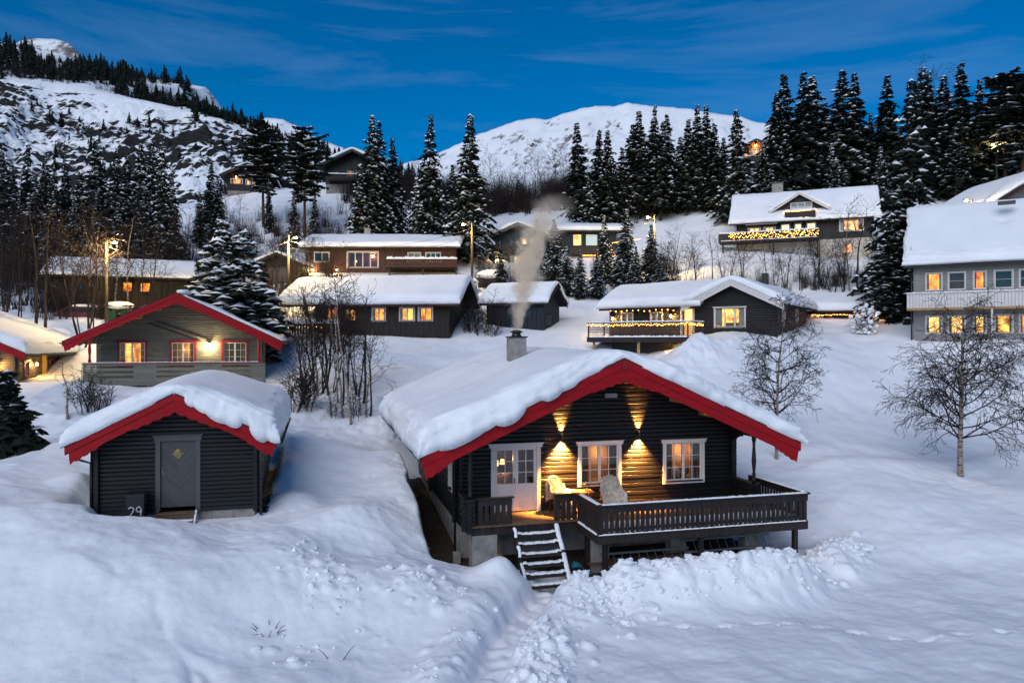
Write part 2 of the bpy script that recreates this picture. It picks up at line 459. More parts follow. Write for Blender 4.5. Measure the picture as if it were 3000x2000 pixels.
# ------------------------------------------------------------------ ground: measured heights blended into one sheet
CTRL_PX = [  # photo x, photo y, distance
    # foreground right field
    (3000, 2000, 15.6), (2500, 2000, 15.6), (2000, 1990, 15.7), (1700, 1950, 16.5), (2000, 1800, 19.2), (2400, 1750, 20.6), (2800, 1750, 20.9), (3000, 1650, 23.0),
    (2450, 1650, 23.6), (2700, 1600, 24.3), (2600, 1460, 27.2), (2815, 1390, 30.0), (3000, 1430, 28.5), (2450, 1420, 28.5), (2275, 1340, 32.0), (2600, 1310, 33.0), (2900, 1290, 34.0),
    (2700, 1230, 36.5), (2450, 1180, 37.5), (2600, 1100, 41.0), (2850, 1080, 41.0), (3000, 1085, 38.0), (2300, 1080, 40.0), (2500, 1010, 45.5), (2400, 990, 46.0), (2660, 1000, 45.0), (2900, 975, 43.5), (3000, 985, 42.5),
    (2150, 990, 44.0), (2080, 1040, 42.0), (2560, 965, 49.0), (2450, 960, 50.0), (2640, 915, 52.0),
    # foreground left slope
    (0, 1470, 20.8), (150, 1480, 20.6), (350, 1524, 20.4), (560, 1552, 20.4), (790, 1560, 20.6), (700, 1556, 20.7),
    (0, 1620, 18.4), (300, 1650, 18.2), (600, 1680, 18.2), (900, 1690, 18.9), (0, 1850, 16.2), (400, 1870, 16.2), (800, 1850, 17.2), (500, 2000, 15.2), (900, 2000, 15.4), (0, 2000, 15.0), (1250, 2000, 15.7), (1150, 1820, 17.9), (1250, 1700, 19.8), (1420, 1760, 19.8), (1350, 1690, 20.9), (1050, 1640, 20.4),
    # between shed and cabin
    (1000, 1450, 25.4), (900, 1480, 23.6), (950, 1380, 27.2), (1100, 1390, 28.0), (1000, 1300, 31.0), (1130, 1330, 32.5), (1000, 1250, 35.5), (1200, 1240, 36.5), (1050, 1200, 38.0), (870, 1190, 37.0), (880, 1250, 34.0), (930, 1140, 41.0), (900, 1060, 46.0), (850, 1010, 50.0), (1120, 1110, 42.0),
    # left of shed
    (230, 1470, 22.4), (250, 1340, 26.5), (100, 1350, 26.0), (0, 1400, 23.5), (60, 1270, 30.5), (200, 1240, 32.0), (0, 1200, 33.0), (195, 1215, 33.0), (300, 1190, 35.0), (140, 1140, 37.0), (60, 1125, 39.0), (180, 1100, 45.0), (250, 1130, 38.5), (400, 1135, 40.0), (700, 1125, 40.5), (820, 1110, 43.5),
    (262, 1060, 47.5), (225, 990, 50.5), (90, 960, 50.0), (275, 955, 52.0), (0, 940, 51.0), (150, 930, 54.0), (330, 935, 54.0), (300, 890, 62.0), (100, 870, 64.0), (500, 910, 60.0), (620, 915, 52.0), (760, 960, 52.0),
    # behind the cabin
    (1300, 1080, 44.5), (1400, 1060, 45.5), (1250, 1010, 50.0), (1100, 962, 53.0), (1340, 958, 53.0), (950, 960, 53.0), (1500, 960, 53.0), (1640, 955, 53.5), (1700, 990, 50.0), (1850, 1050, 46.5), (1780, 930, 56.0), (1400, 905, 57.5),
    # road and lower houses
    (830, 900, 58.0), (700, 880, 62.0), (900, 830, 66.0), (1100, 812, 70.0), (1330, 810, 70.0), (1450, 830, 66.0), (1600, 840, 66.0), (1800, 840, 64.0), (2000, 845, 62.0), (2200, 855, 60.0), (2500, 855, 58.0), (2700, 860, 57.0), (2350, 800, 63.0), (2100, 790, 65.0), (2500, 790, 63.0), (1900, 780, 72.0),
    (2160, 762, 72.0), (2350, 757, 71.0), (2560, 755, 70.0), (2640, 740, 72.0), (2850, 640, 62.0), (3000, 620, 62.0), (2750, 640, 68.0), (1600, 790, 76.0), (1450, 790, 75.0),
    # hillside
    (550, 820, 72.0), (300, 800, 76.0), (50, 800, 76.0), (640, 740, 82.0), (800, 700, 88.0), (950, 660, 92.0), (1150, 700, 86.0), (1300, 700, 86.0), (1450, 670, 88.0), (1600, 640, 92.0), (1750, 640, 90.0), (2000, 630, 90.0), (2150, 630, 86.0),
    (700, 560, 108.0), (850, 560, 108.0), (1000, 540, 110.0), (600, 600, 105.0), (900, 580, 104.0), (400, 640, 104.0), (100, 660, 104.0), (1200, 590, 112.0), (1400, 590, 112.0), (1550, 598, 112.0), (1800, 540, 116.0), (2000, 530, 112.0), (2220, 510, 118.0), (2400, 560, 96.0), (2600, 560, 92.0), (2800, 570, 90.0), (3000, 560, 90.0), (2500, 545, 102.0), (2900, 520, 108.0), (2600, 500, 125.0), (3000, 500, 122.0),
]
CTRL = [tuple(at(*p)) for p in CTRL_PX]
CTRL += [(-60, 60, 9), (-80, 90, 24), (-80, 40, 5), (60, 45, 5.5), (80, 70, 16), (95, 100, 26), (-30, 15, -1), (30, 15, -2.0), (0, 5, -2.5), (-30, 0, -3), (30, 0, -3), (0, -20, -4), (60, 15, -1), (-60, 15, 1), (120, 60, 12), (-120, 60, 10),
         (0, 150, 33), (-60, 150, 33), (60, 150, 36), (110, 140, 36), (-110, 140, 30), (0, 10, -2.2)]
_P = np.array(CTRL)
_S = 1.0
def _phi(d2, c=1.6): return np.sqrt(d2 + c * c)
def _fit():
    n = len(_P)
    d2 = ((_P[:, None, :2] - _P[None, :, :2]) ** 2).sum(-1)
    A = np.zeros((n + 3, n + 3))
    A[:n, :n] = -_phi(d2) + 0.02 * np.eye(n) * -1
    A[:n, n] = 1; A[:n, n + 1:] = _P[:, :2]; A[n, :n] = 1; A[n + 1:, :n] = _P[:, :2].T
    b = np.zeros(n + 3); b[:n] = _P[:, 2]
    return np.linalg.solve(A, b)
_W = _fit()
def rbf(x, y):
    x = np.asarray(x, float); y = np.asarray(y, float)
    xs = np.clip(x, -125, 125); ys = np.clip(y, -25, 155)
    sh = xs.shape; q = np.stack([xs.ravel(), ys.ravel()], 1)
    out_ = np.empty(len(q))
    for i in range(0, len(q), 20000):
        b = q[i:i + 20000]
        d2 = (b[:, None, 0] - _P[None, :, 0]) ** 2 + (b[:, None, 1] - _P[None, :, 1]) ** 2
        out_[i:i + 20000] = -_phi(d2) @ _W[:-3] + _W[-3] + b @ _W[-2:]
    return out_.reshape(sh)

PATH = np.array([(1.20, 21.75), (0.98, 21.1), (0.57, 20.2), (0.05, 18.6), (-0.35, 17.0), (-0.62, 15.6), (-0.8, 13.5), (-1.0, 8.0), (-1.0, -30)])
def dist_poly(x, y, pts):
    best = np.full(np.shape(x), 1e9)
    for (ax, ay), (bx, by) in zip(pts[:-1], pts[1:]):
        dx, dy = bx - ax, by - ay
        t = np.clip(((x - ax) * dx + (y - ay) * dy) / (dx * dx + dy * dy), 0, 1)
        best = np.minimum(best, np.hypot(x - ax - t * dx, y - ay - t * dy))
    return best

_lr = np.random.RandomState(11)
def _lumps():
    """clods of shovelled snow: (x, y, radius, height)"""
    L = []
    def strip(pts, width, n, r0, r1, h):
        pts = np.array(pts)
        for _ in range(n):
            k = _lr.randint(len(pts) - 1); t = _lr.rand()
            p = pts[k] * (1 - t) + pts[k + 1] * t + _lr.randn(2) * width
            r = r0 + (r1 - r0) * _lr.rand() ** 2.2
            L.append((p[0], p[1], r, r * h * (0.5 + _lr.rand()), _lr.rand() * 3.1, 0.6 + 0.8 * _lr.rand()))
    strip([(1.9, 20.4), (3.0, 20.3), (5.0, 20.6), (7.2, 21.3), (8.8, 22.2)], 0.42, 620, 0.07, 0.30, 0.75)
    strip([(9.8, 22.9), (10.7, 23.9), (11.2, 24.6)], 0.40, 170, 0.07, 0.26, 0.55)
    strip([(0.7, 18.2), (0.5, 16.8), (0.8, 15.6)], 0.6, 190, 0.07, 0.27, 0.6)
    strip([(1.4, 19.6), (2.2, 19.2), (3.2, 19.6)], 0.5, 170, 0.07, 0.25, 0.6)
    strip([(-5.9, 20.2), (-5.0, 19.2), (-4.4, 18.6)], 0.35, 90, 0.06, 0.22, 0.45); strip([(-3.4, 19.4), (-2.0, 19.4), (-1.2, 19.0)], 0.5, 60, 0.06, 0.25, 0.35)
    strip([(-1.2, 17.4), (-1.9, 16.4), (-1.3, 15.4)], 0.5, 34, 0.06, 0.18, 0.4)
    strip([(-4.6, 17.6), (-3.3, 17.2), (-5.2, 16.6)], 0.5, 14, 0.08, 0.2, 0.3)
    strip([(-5.8, 36.2), (-3.6, 36.6), (-5.0, 37.5), (-8, 37)], 0.8, 220, 0.12, 0.4, 0.5)
    strip([(9.6, 41.6), (10.6, 42.4), (11.6, 43.2)], 0.9, 240, 0.12, 0.38, 0.5)
    strip([(-17, 33.2), (-20, 33.0), (-24, 33.4)], 0.5, 160, 0.12, 0.35, 0.35)
    # animal tracks across the field, soft pits
    x = 3.1
    for i in range(12):
        x += 0.70 + 0.45 * _lr.rand(); y = 18.9 + 0.25 * math.sin(x * 1.1) - 0.07 * (x - 3) + 0.06 * _lr.randn()
        for q in range(3): L.append((x + q * 0.10, y + 0.02 * _lr.randn(), 0.06 + 0.05 * _lr.rand(), -0.06 - 0.07 * _lr.rand()))
        if _lr.rand() < .7: L.append((x - 0.16, y - 0.06 + 0.03 * _lr.randn(), 0.06, -0.08))
        L.append((x + 0.42, y + 0.05, 0.08, 0.04))
    for i in range(40):
        L.append((18.3 + _lr.randn() * 1.2, 29.4 + _lr.randn() * 0.5, 0.1, -0.07))
    for i in range(20):
        L.append((-4.3 + _lr.randn() * 0.5, 28 + _lr.randn() * 1.3, 0.1, -0.06))
    return L
LUMPS = _lumps()

TRACK = np.array([(-11.3, 19.2), (-10.0, 18.3), (-8.7, 17.1), (-7.6, 16.3), (-6.6, 15.5), (-5.5, 14.0)])
LANE = np.array([(-40, 25.5), (-20, 29.2), (-14.5, 31.5), (-9.5, 34.0), (-5.5, 37.4), (-3.0, 41.0), (4.0, 46.0)])
PILES = [(1.9, 20.2, 0.75, 0.50), (3.2, 20.45, 0.9, 0.82), (4.6, 20.7, 1.15, 0.95), (5.9, 20.9, 0.9, 0.80), (7.2, 21.3, 1.1, 1.0), (8.4, 21.9, 0.9, 0.7), (10.2, 23.2, 1.0, 0.6), (11.0, 24.2, 0.9, 0.35),
         (0.8, 17.2, 1.0, 0.22), (1.6, 19.2, 0.9, 0.2), (-0.55, 21.0, 0.75, 0.50), (-0.1, 21.25, 0.55, 0.35), (11.1, 43.6, 1.3, 0.55), (10.3, 42.6, 1.4, 0.5), (9.4, 41.6, 1.3, 0.35),
         (-3.9, 25.0, 1.9, 0.55), (-4.5, 28.0, 2.3, 0.65), (-4.2, 22.9, 1.5, 0.45), (-3.2, 26.4, 1.5, 0.5), (-3.9, 29.5, 1.5, 0.45), (-2.7, 24.2, 0.9, 0.35), (-5.4, 22.6, 1.1, 0.25), (-15.5, 28.5, 2.0, 0.3), (-14.2, 24.0, 0.9, 0.35), (-7.0, 24.0, 0.9, 0.35), (-7.9, 27.0, 1.0, 0.3)]
CARVE = []   # footprints filled in below: (building, margin in front, ground z inside)
def ground(x, y, fine=True):
    x = np.asarray(x, float); y = np.asarray(y, float)
    z = rbf(x, y)
    near = 1 - sstep(45, 70, y)
    z = z + fbm2(x * 0.35, y * 0.35, 3) * 0.16 * near + fbm2(x * 0.09, y * 0.09, 4) * (0.12 + 1.1 * sstep(50, 120, y))
    # wind drifts on the right field and old ski-track furrows on the left slope
    z = z + 0.20 * np.exp(-((y - (29.6 + 0.12 * (x - 16) + 0.4 * np.sin(x * 0.3)) - 1.6) / 0.7) ** 2) * sstep(10, 14, x)
    z = z + 0.12 * np.exp(-((y - (24.6 - 0.10 * (x - 14))) / 0.8) ** 2) * sstep(12, 16, x)
    fur = np.abs(y - (20.0 + (x + 14.5) * -0.42 + 0.35 * np.sin(x * 1.1)))
    z = z + 0.03 * np.exp(-((fur - 0.5) / 0.3) ** 2) * sstep(-4.8, -6.0, x)
    # an old half-filled track down the left slope and ruts on the ploughed lane behind the shed
    dt = dist_poly(x, y, TRACK) + 0.28 * vnoise2(x * 1.1, y * 1.1)
    z = z + (-0.07 * np.exp(-(dt / 0.14) ** 2) + 0.03 * np.exp(-((dt - 0.42) / 0.2) ** 2)) * sstep(-0.35, 0.25, vnoise2(x * 0.9 + 3, y * 0.9))
    dl = dist_poly(x, y, LANE); inl = 1 - sstep(1.3, 2.0, dl)
    z = z - inl * (0.10 + 0.035 * np.cos(dl * 7.5) + 0.03 * vnoise2(x * 5, y * 5)) + 0.16 * np.exp(-((dl - 2.2) / 0.4) ** 2) * (0.6 + fbm2(x * 1.8, y * 1.8, 3))
    for (cx, cy, r, h) in PILES:
        d2 = ((x - cx) ** 2 + (y - cy) ** 2) / (r * r)
        z = z + h * np.exp(-d2 * 1.4)
    if fine:
        fx = fbm2(x * 1.0 + 40, y * 1.0, 5, 0.6)
        rg = (1 - np.abs(fbm2(x * 0.55 + 0.3 * y, y * 0.8 + 9, 4, 0.55)) * 2.2) ** 3      # wind-carved crust lines
        z = z + (fx * 0.085 + np.clip(rg, 0, 1) * 0.02 * sstep(-0.3, 0.5, fbm2(x * 0.13, y * 0.13 + 4, 2))) * near
    # trodden, shovelled path to the stairs
    d = dist_poly(x, y, PATH) + 0.06 * vnoise2(x * 1.7, y * 1.7)
    floor = -1.72 - 0.010 * (21 - y)
    side_ = np.where(x < np.interp(y, PATH[::-1, 1], PATH[::-1, 0]), 1.0, 0.0)
    bank = np.exp(-((d - 0.95) / 0.55) ** 2) * sstep(13, 15, y) * (1 - sstep(20.6, 21.4, y))
    z = z + bank * (0.34 * side_ + 0.16 * (1 - side_))
    w = 1 - sstep(0.27, 0.50, d)
    z = z * (1 - w) + (floor + 0.05 * vnoise2(x * 4, y * 4)) * w
    # snow-free trench along the cabin's long wall, under the deck and under the house
    u, v = local_uv(MAIN, x, y)
    edge = -0.86 - 0.04 * v + 0.16 * vnoise2(v * 0.8, 3.0)
    gz = -1.42 + np.clip(v, -3, 12) * 0.105
    w = sstep(edge - 0.38, edge, u) * sstep(-2.2, -1.4, v) * (1 - sstep(9.2, 10.2, v)) * (1 - sstep(10.3, 11.6, u))
    w2 = sstep(3.0, 3.3, u) * (1 - sstep(10.0, 10.9, u)) * sstep(-3.3, -2.7, v) * (1 - sstep(1, 2, v))
    w = np.maximum(w, w2)
    z = z * (1 - w) + np.minimum(gz, z) * w
    # narrow gaps beside the shed and the cleared strip before its door
    us, vs_ = local_uv(SHED, x, y)
    w = sstep(-0.2, 0.5, us) * (1 - sstep(4.2, 5.0, us)) * sstep(-1.05, -0.5, vs_) * (1 - sstep(0.0, 0.1, vs_))
    z = z * (1 - w) + np.minimum(z, 0.30) * w
    w = sstep(4.35, 4.5, us) * (1 - sstep(4.62, 4.95, us)) * sstep(-0.4, 0.1, vs_) * (1 - sstep(6.2, 7.4, vs_))
    z = z * (1 - w) + np.minimum(z, 0.38 + 0.09 * vs_) * w
    w = sstep(-1.3, -0.5, us) * (1 - sstep(-0.1, 0.0, us)) * sstep(-0.2, 0.6, vs_) * (1 - sstep(5.5, 7.4, vs_))
    z = z - 0.35 * w
    w = sstep(0.0, 0.15, us) * (1 - sstep(4.25, 4.4, us)) * sstep(-0.05, 0.12, vs_) * (1 - sstep(6.5, 6.9, vs_))
    z = z * (1 - w) + np.minimum(z, 0.1) * w
    for B, mv, zi in CARVE:
        u, v = local_uv(B, x, y)
        w = sstep(0.0, 0.35, u) * (1 - sstep(B['W'] - 0.35, B['W'], u)) * sstep(-mv, 0.35 - mv, v) * (1 - sstep(B['D'] - 0.35, B['D'], v))
        z = z * (1 - w) + np.minimum(z, zi) * w
    if fine:
        best = np.zeros(z.shape); pit = np.zeros(z.shape)
        m = (y > 13) & (y < 46) & (np.abs(x) < 32)
        if np.ndim(z) and m.any():
            ii = np.nonzero(m); xx, yy = x[ii], y[ii]
            bb = np.zeros(len(xx)); pp = np.zeros(len(xx))
            order = np.argsort(yy); ys = yy[order]
            for lm in LUMPS:
                cx, cy, r, h = lm[:4]
                a0, a1 = np.searchsorted(ys, [cy - r, cy + r])
                k = order[a0:a1]
                if not len(k): continue
                dx, dy = xx[k] - cx, yy[k] - cy
                d2 = (dx ** 2 + dy ** 2) / (r * r)
                if len(lm) > 4:     # angular clod
                    ca, sa = math.cos(lm[4]), math.sin(lm[4]); p1 = np.abs(dx * ca + dy * sa) / r; p2 = np.abs(-dx * sa + dy * ca) / (r * min(1.0, lm[5]))
                    m1 = np.maximum(p1, p2); d2 = np.maximum(d2, (0.55 * m1 + 0.45 * (p1 + p2) * 0.72) ** 2)
                    g = h * np.clip(1 - d2 ** 1.3, 0, 1) ** 0.75 * (1 + 0.35 * (dx * ca - dy * sa) / r)
                else: g = h * np.clip(1 - d2, 0, 1) ** 0.8
                if h > 0: bb[k] = np.maximum(bb[k] * 0.98, g + bb[k] * 0.25 * (d2 < 1))
                else: pp[k] = np.minimum(pp[k], g)
            best[ii] = bb; pit[ii] = pp
        inpath = sstep(0.36, 0.55, d)
        z = z + best * (0.25 + 0.75 * inpath) + pit
    return z

def gz(x, y):
    return float(ground(np.array([x]), np.array([y]), fine=False)[0])
def on_ground(px, Y):
    x = (px - 1500) / FPX * Y
    return Vector((x, Y, gz(x, Y)))

def grid_axis(segs):
    out_ = [segs[0][0]]
    for a, b, d0, d1 in segs:
        t = a; 
        while t < b - 1e-6:
            f = (t - a) / (b - a); t += d0 * (1 - f) + d1 * f
            out_.append(min(t, b))
    return np.array(out_)

def build_ground():
    xr = grid_axis([(0, 12.0, 0.055, 0.06), (12.0, 32, 0.07, 0.28), (32, 140, 0.3, 4.0), (140, 4000, 6, 700)])
    X = np.concatenate([-xr[:0:-1], xr])
    Y = grid_axis([(-60, 5, 6, 1.0), (5, 14.2, 0.8, 0.15), (14.2, 25.5, 0.05, 0.062), (25.5, 60, 0.08, 0.36), (60, 160, 0.4, 2.0), (160, 4000, 4, 600)])
    gx, gy = np.meshgrid(X, Y)
    z = ground(gx, gy)
    far = sstep(155, 400, np.hypot(gx, gy))
    z = z * (1 - far) + 14 * far
    nY, nX = gx.shape
    idx = np.arange(nY * nX).reshape(nY, nX)
    F = np.stack([idx[:-1, :-1], idx[:-1, 1:], idx[1:, 1:], idx[1:, :-1]], -1).reshape(-1, 4)
    o = npmesh('ground', np.stack([gx, gy, z], -1).reshape(-1, 3), F, GROUND)
    tag(o, 'snow covered ground rising to the hillside', None, None, 'structure')
    u, v = local_uv(MAIN, gx, gy)
    edge = -0.80 - 0.04 * v + 0.16 * vnoise2(v * 0.8, 3.0)
    b = sstep(edge - 0.35, edge + 0.25, u) * sstep(-2.0, -1.5, v) * (1 - sstep(8.8, 9.8, v)) * (1 - sstep(9, 10, u)) 
    b2 = sstep(2.9, 3.3, u) * (1 - sstep(9.6, 10.4, u)) * sstep(-3.1, -2.4, v) * (1 - sstep(1, 2, v))
    us, vs_ = local_uv(SHED, gx, gy)
    b3 = sstep(4.3, 4.42, us) * (1 - sstep(4.6, 5.0, us)) * sstep(-0.1, 0.2, vs_) * (1 - sstep(4.5, 6, vs_))
    bare = np.maximum(np.maximum(b, b2), b3 * 0.75) * 0.85
    a = o.data.attributes.new('bare', 'FLOAT', 'POINT')
    a.data.foreach_set('value', bare.ravel().astype(np.float32))
    return o

# ------------------------------------------------------------------ mountains
def rock_snow_mat(name, t0, t1, rock=(0.018, 0.018, 0.020), rock2=(0.055, 0.05, 0.048), nscale=0.05, nz=2.5, amt=0.35):
    """snow lies where the rock is not too steep; bare rock shows on steep faces"""
    m = bpy.data.materials.new(name); m.use_nodes = True
    n, l = m.node_tree.nodes, m.node_tree.links
    p = n['Principled BSDF']; p.inputs['Roughness'].default_value = 0.85; p.inputs['Specular IOR Level'].default_value = 0.15
    g = n.new('ShaderNodeNewGeometry'); sx = n.new('ShaderNodeSeparateXYZ'); l.new(g.outputs['True Normal'], sx.inputs[0])
    t = n.new('ShaderNodeTexCoord'); mp = n.new('ShaderNodeMapping'); mp.inputs['Scale'].default_value = (0.55, 0.55, nz); mp.inputs['Rotation'].default_value = (0, R(-9), 0)
    l.new(t.outputs['Object'], mp.inputs['Vector'])
    z = n.new('ShaderNodeTexNoise'); z.inputs['Scale'].default_value = nscale; z.inputs['Detail'].default_value = 8; z.inputs['Roughness'].default_value = 0.68
    l.new(mp.outputs[0], z.inputs['Vector'])
    a = n.new('ShaderNodeMath'); a.operation = 'MULTIPLY_ADD'; a.inputs[1].default_value = amt * 2; 
    l.new(z.outputs['Fac'], a.inputs[0]); 
    s = n.new('ShaderNodeMath'); s.operation = 'SUBTRACT'; s.inputs[1].default_value = amt
    zl = n.new('ShaderNodeTexNoise'); zl.inputs['Scale'].default_value = nscale * 0.11; zl.inputs['Detail'].default_value = 2      # broad bands of barer and snowier rock
    l.new(mp.outputs[0], zl.inputs['Vector'])
    ml = n.new('ShaderNodeMath'); ml.operation = 'MULTIPLY_ADD'; ml.inputs[1].default_value = 0.9; l.new(zl.outputs['Fac'], ml.inputs[0])
    s2 = n.new('ShaderNodeMath'); s2.operation = 'SUBTRACT'; s2.inputs[1].default_value = 0.45; l.new(s.outputs[0], s2.inputs[0])
    l.new(s2.outputs[0], ml.inputs[2])
    l.new(sx.outputs['Z'], s.inputs[0]); l.new(ml.outputs[0], a.inputs[2])
    r = n.new('ShaderNodeValToRGB'); r.color_ramp.elements[0].position = t0; r.color_ramp.elements[1].position = t1
    l.new(a.outputs[0], r.inputs[0])
    z2 = n.new('ShaderNodeTexNoise'); z2.inputs['Scale'].default_value = nscale * 6; z2.inputs['Detail'].default_value = 5
    l.new(mp.outputs[0], z2.inputs['Vector'])
    rr = n.new('ShaderNodeValToRGB'); rr.color_ramp.elements[0].position = 0.3; rr.color_ramp.elements[0].color = (*rock, 1); rr.color_ramp.elements[1].position = 0.75; rr.color_ramp.elements[1].color = (*rock2, 1)
    l.new(z2.outputs['Fac'], rr.inputs[0])
    mx = n.new('ShaderNodeMixRGB'); l.new(r.outputs[0], mx.inputs[0]); l.new(rr.outputs[0], mx.inputs[1]); mx.inputs[2].default_value = (0.84, 0.85, 0.87, 1)
    l.new(mx.outputs[0], p.inputs['Base Color'])
    return m

def prof(tab, px):
    t = np.array(tab, float); return np.interp(px, t[:, 0], t[:, 1])

CREST_B = [(-300, 95), (0, 118), (100, 138), (200, 165), (300, 200), (430, 228), (520, 245), (600, 258), (622, 285), (650, 335), (690, 368), (790, 418), (900, 462), (1050, 480), (1200, 500), (1400, 560), (1600, 640)]
CREST_A = [(-300, 240), (0, 238), (172, 253), (440, 297), (574, 327), (650, 350), (750, 385), (850, 440), (950, 490), (1050, 530), (1200, 560), (1400, 600), (1600, 660)]
def cliff_height(X, Y):
    pa = 1500 + X / 300.0 * FPX; pb = 1500 + X / 430.0 * FPX
    za = HC + (1000 - prof(CREST_A, pa)) / FPX * 300; zb = HC + (1000 - prof(CREST_B, pb)) / FPX * 430
    z0 = np.full(X.shape, 14.0); z1 = 26 + 0 * X
    t1 = sstep(140, 185, Y); t = np.clip((Y - 175) / 125.0, 0, 1)
    z = z0 + (z1 - z0) * t1
    z = z + (za - z1) * (0.75 * t + 0.25 * t * t * (3 - 2 * t))
    t2 = np.clip((Y - 300) / 130.0, 0, 1)
    z = z + np.where(Y > 300, (zb - za) * (t2 ** 0.9), 0)
    z = z - 90 * sstep(430, 620, Y)
    # ledges: terrace the face along tilted strata, with gullies
    face = sstep(180, 205, Y) * (1 - sstep(285, 305, Y)) * sstep(28, 45, za)
    up = sstep(300, 320, Y) * (1 - sstep(425, 460, Y))
    w = z + 0.16 * X + 7 * fbm2(X * 0.02, Y * 0.02, 3)
    st = 7.0
    q = w / st; fr = q - np.floor(q)
    ter = (sstep(0.25, 0.75, fr) - fr) * st
    st2 = 2.6
    q2 = (w + 3 * vnoise2(X * 0.09, Y * 0.05)) / st2; fr2 = q2 - np.floor(q2)
    ter2 = (sstep(0.3, 0.7, fr2) - fr2) * st2
    z = z + face * (ter * 0.75 * (0.5 + 0.9 * vnoise2(X * 0.03 + 9, Y * 0.03) ** 2 * 3) + ter2 * 1.0)
    gul = np.abs(vnoise2(X * 0.028 + 0.010 * Y, Y * 0.004 + 3))
    z = z - face * 7 * np.exp(-(gul / 0.06) ** 2)
    z = z + face * fbm2(X * 0.14, Y * 0.14, 5, 0.65) * 4.2 + up * fbm2(X * 0.06, Y * 0.06, 4, 0.6) * 6 * (0.35 + 0.65 * sstep(-160, -140, X))
    return z
def build_cliff():
    X = np.linspace(-400, 40, 430); Y = np.concatenate([np.linspace(140, 300, 250), np.linspace(301.2, 640, 110)])
    gx, gy = np.meshgrid(X, Y)
    gx = gx + 0.0; z = cliff_height(gx, gy)
    idx = np.arange(gx.size).reshape(gx.shape)
    F = np.stack([idx[:-1, :-1], idx[:-1, 1:], idx[1:, 1:], idx[1:, :-1]], -1).reshape(-1, 4)
    o = npmesh('rocky_mountain', np.stack([gx, gy, z], -1).reshape(-1, 3), F, rock_snow_mat('ledged_rock_and_snow', 0.45, 0.53, (0.008, 0.008, 0.010), (0.040, 0.036, 0.034), nscale=0.16, nz=2.2, amt=0.62), smooth=False)
    tag(o, 'steep rocky mountainside with snow lying on its ledges', None, None, 'structure')

FAR_R = [(1000, 560), (1150, 490), (1285, 448), (1340, 422), (1400, 394), (1450, 375), (1520, 352), (1565, 345), (1600, 348), (1640, 335), (1700, 315), (1745, 309), (1800, 309), (1822, 304), (1838, 298), (1855, 305), (1900, 311), (2000, 318), (2100, 330), (2170, 340), (2200, 352), (2260, 364), (2400, 420), (2600, 440), (3000, 520), (3500, 640)]
FAR_L = [(-700, 420), (-300, 230), (-60, 150), (30, 134), (60, 118), (90, 112), (140, 111), (180, 116), (205, 126), (230, 150), (300, 240), (420, 330), (600, 380), (700, 366), (780, 346), (830, 350), (870, 372), (920, 400), (1050, 450), (1300, 540)]
def build_far(name, tab, D, w, x0, x1, label, m, seed):
    PX = np.linspace(x0, x1, 300); T = np.linspace(0, 1.25, 120)
    px, t = np.meshgrid(PX, T)
    zc = (1000 - prof(tab, px)) / FPX * D + HC
    X = (px - 1500) / FPX * D
    Yv = D - w + w * t
    s = np.clip(t, 0, 1)
    z = zc * (0.30 * s + 0.70 * s ** 1.35) - np.clip(t - 1, 0, 1) * zc * 1.2
    k = 1.0 / (D * 0.03)
    ns = fbm2(X * k + seed, Yv * k, 5, 0.55)
    rid = 1 - np.abs(fbm2(X * k * 2 + seed, Yv * k * 2 + 5, 4, 0.55))
    z = z + (ns * D * 0.010 + (rid - 0.8) * D * 0.006) * s * (1 - 0.75 * np.exp(-((t - 1) / 0.06) ** 2)) 
    idx = np.arange(px.size).reshape(px.shape)
    F = np.stack([idx[:-1, :-1], idx[:-1, 1:], idx[1:, 1:], idx[1:, :-1]], -1).reshape(-1, 4)
    o = npmesh(name, np.stack([X, Yv, z], -1).reshape(-1, 3), F, m, smooth=True)
    tag(o, label, None, None, 'structure')

FARMAT = rock_snow_mat('wind_packed_snow_and_rock', 0.49, 0.60, (0.11, 0.10, 0.095), (0.30, 0.27, 0.26), 0.016, 1.0, 0.50)
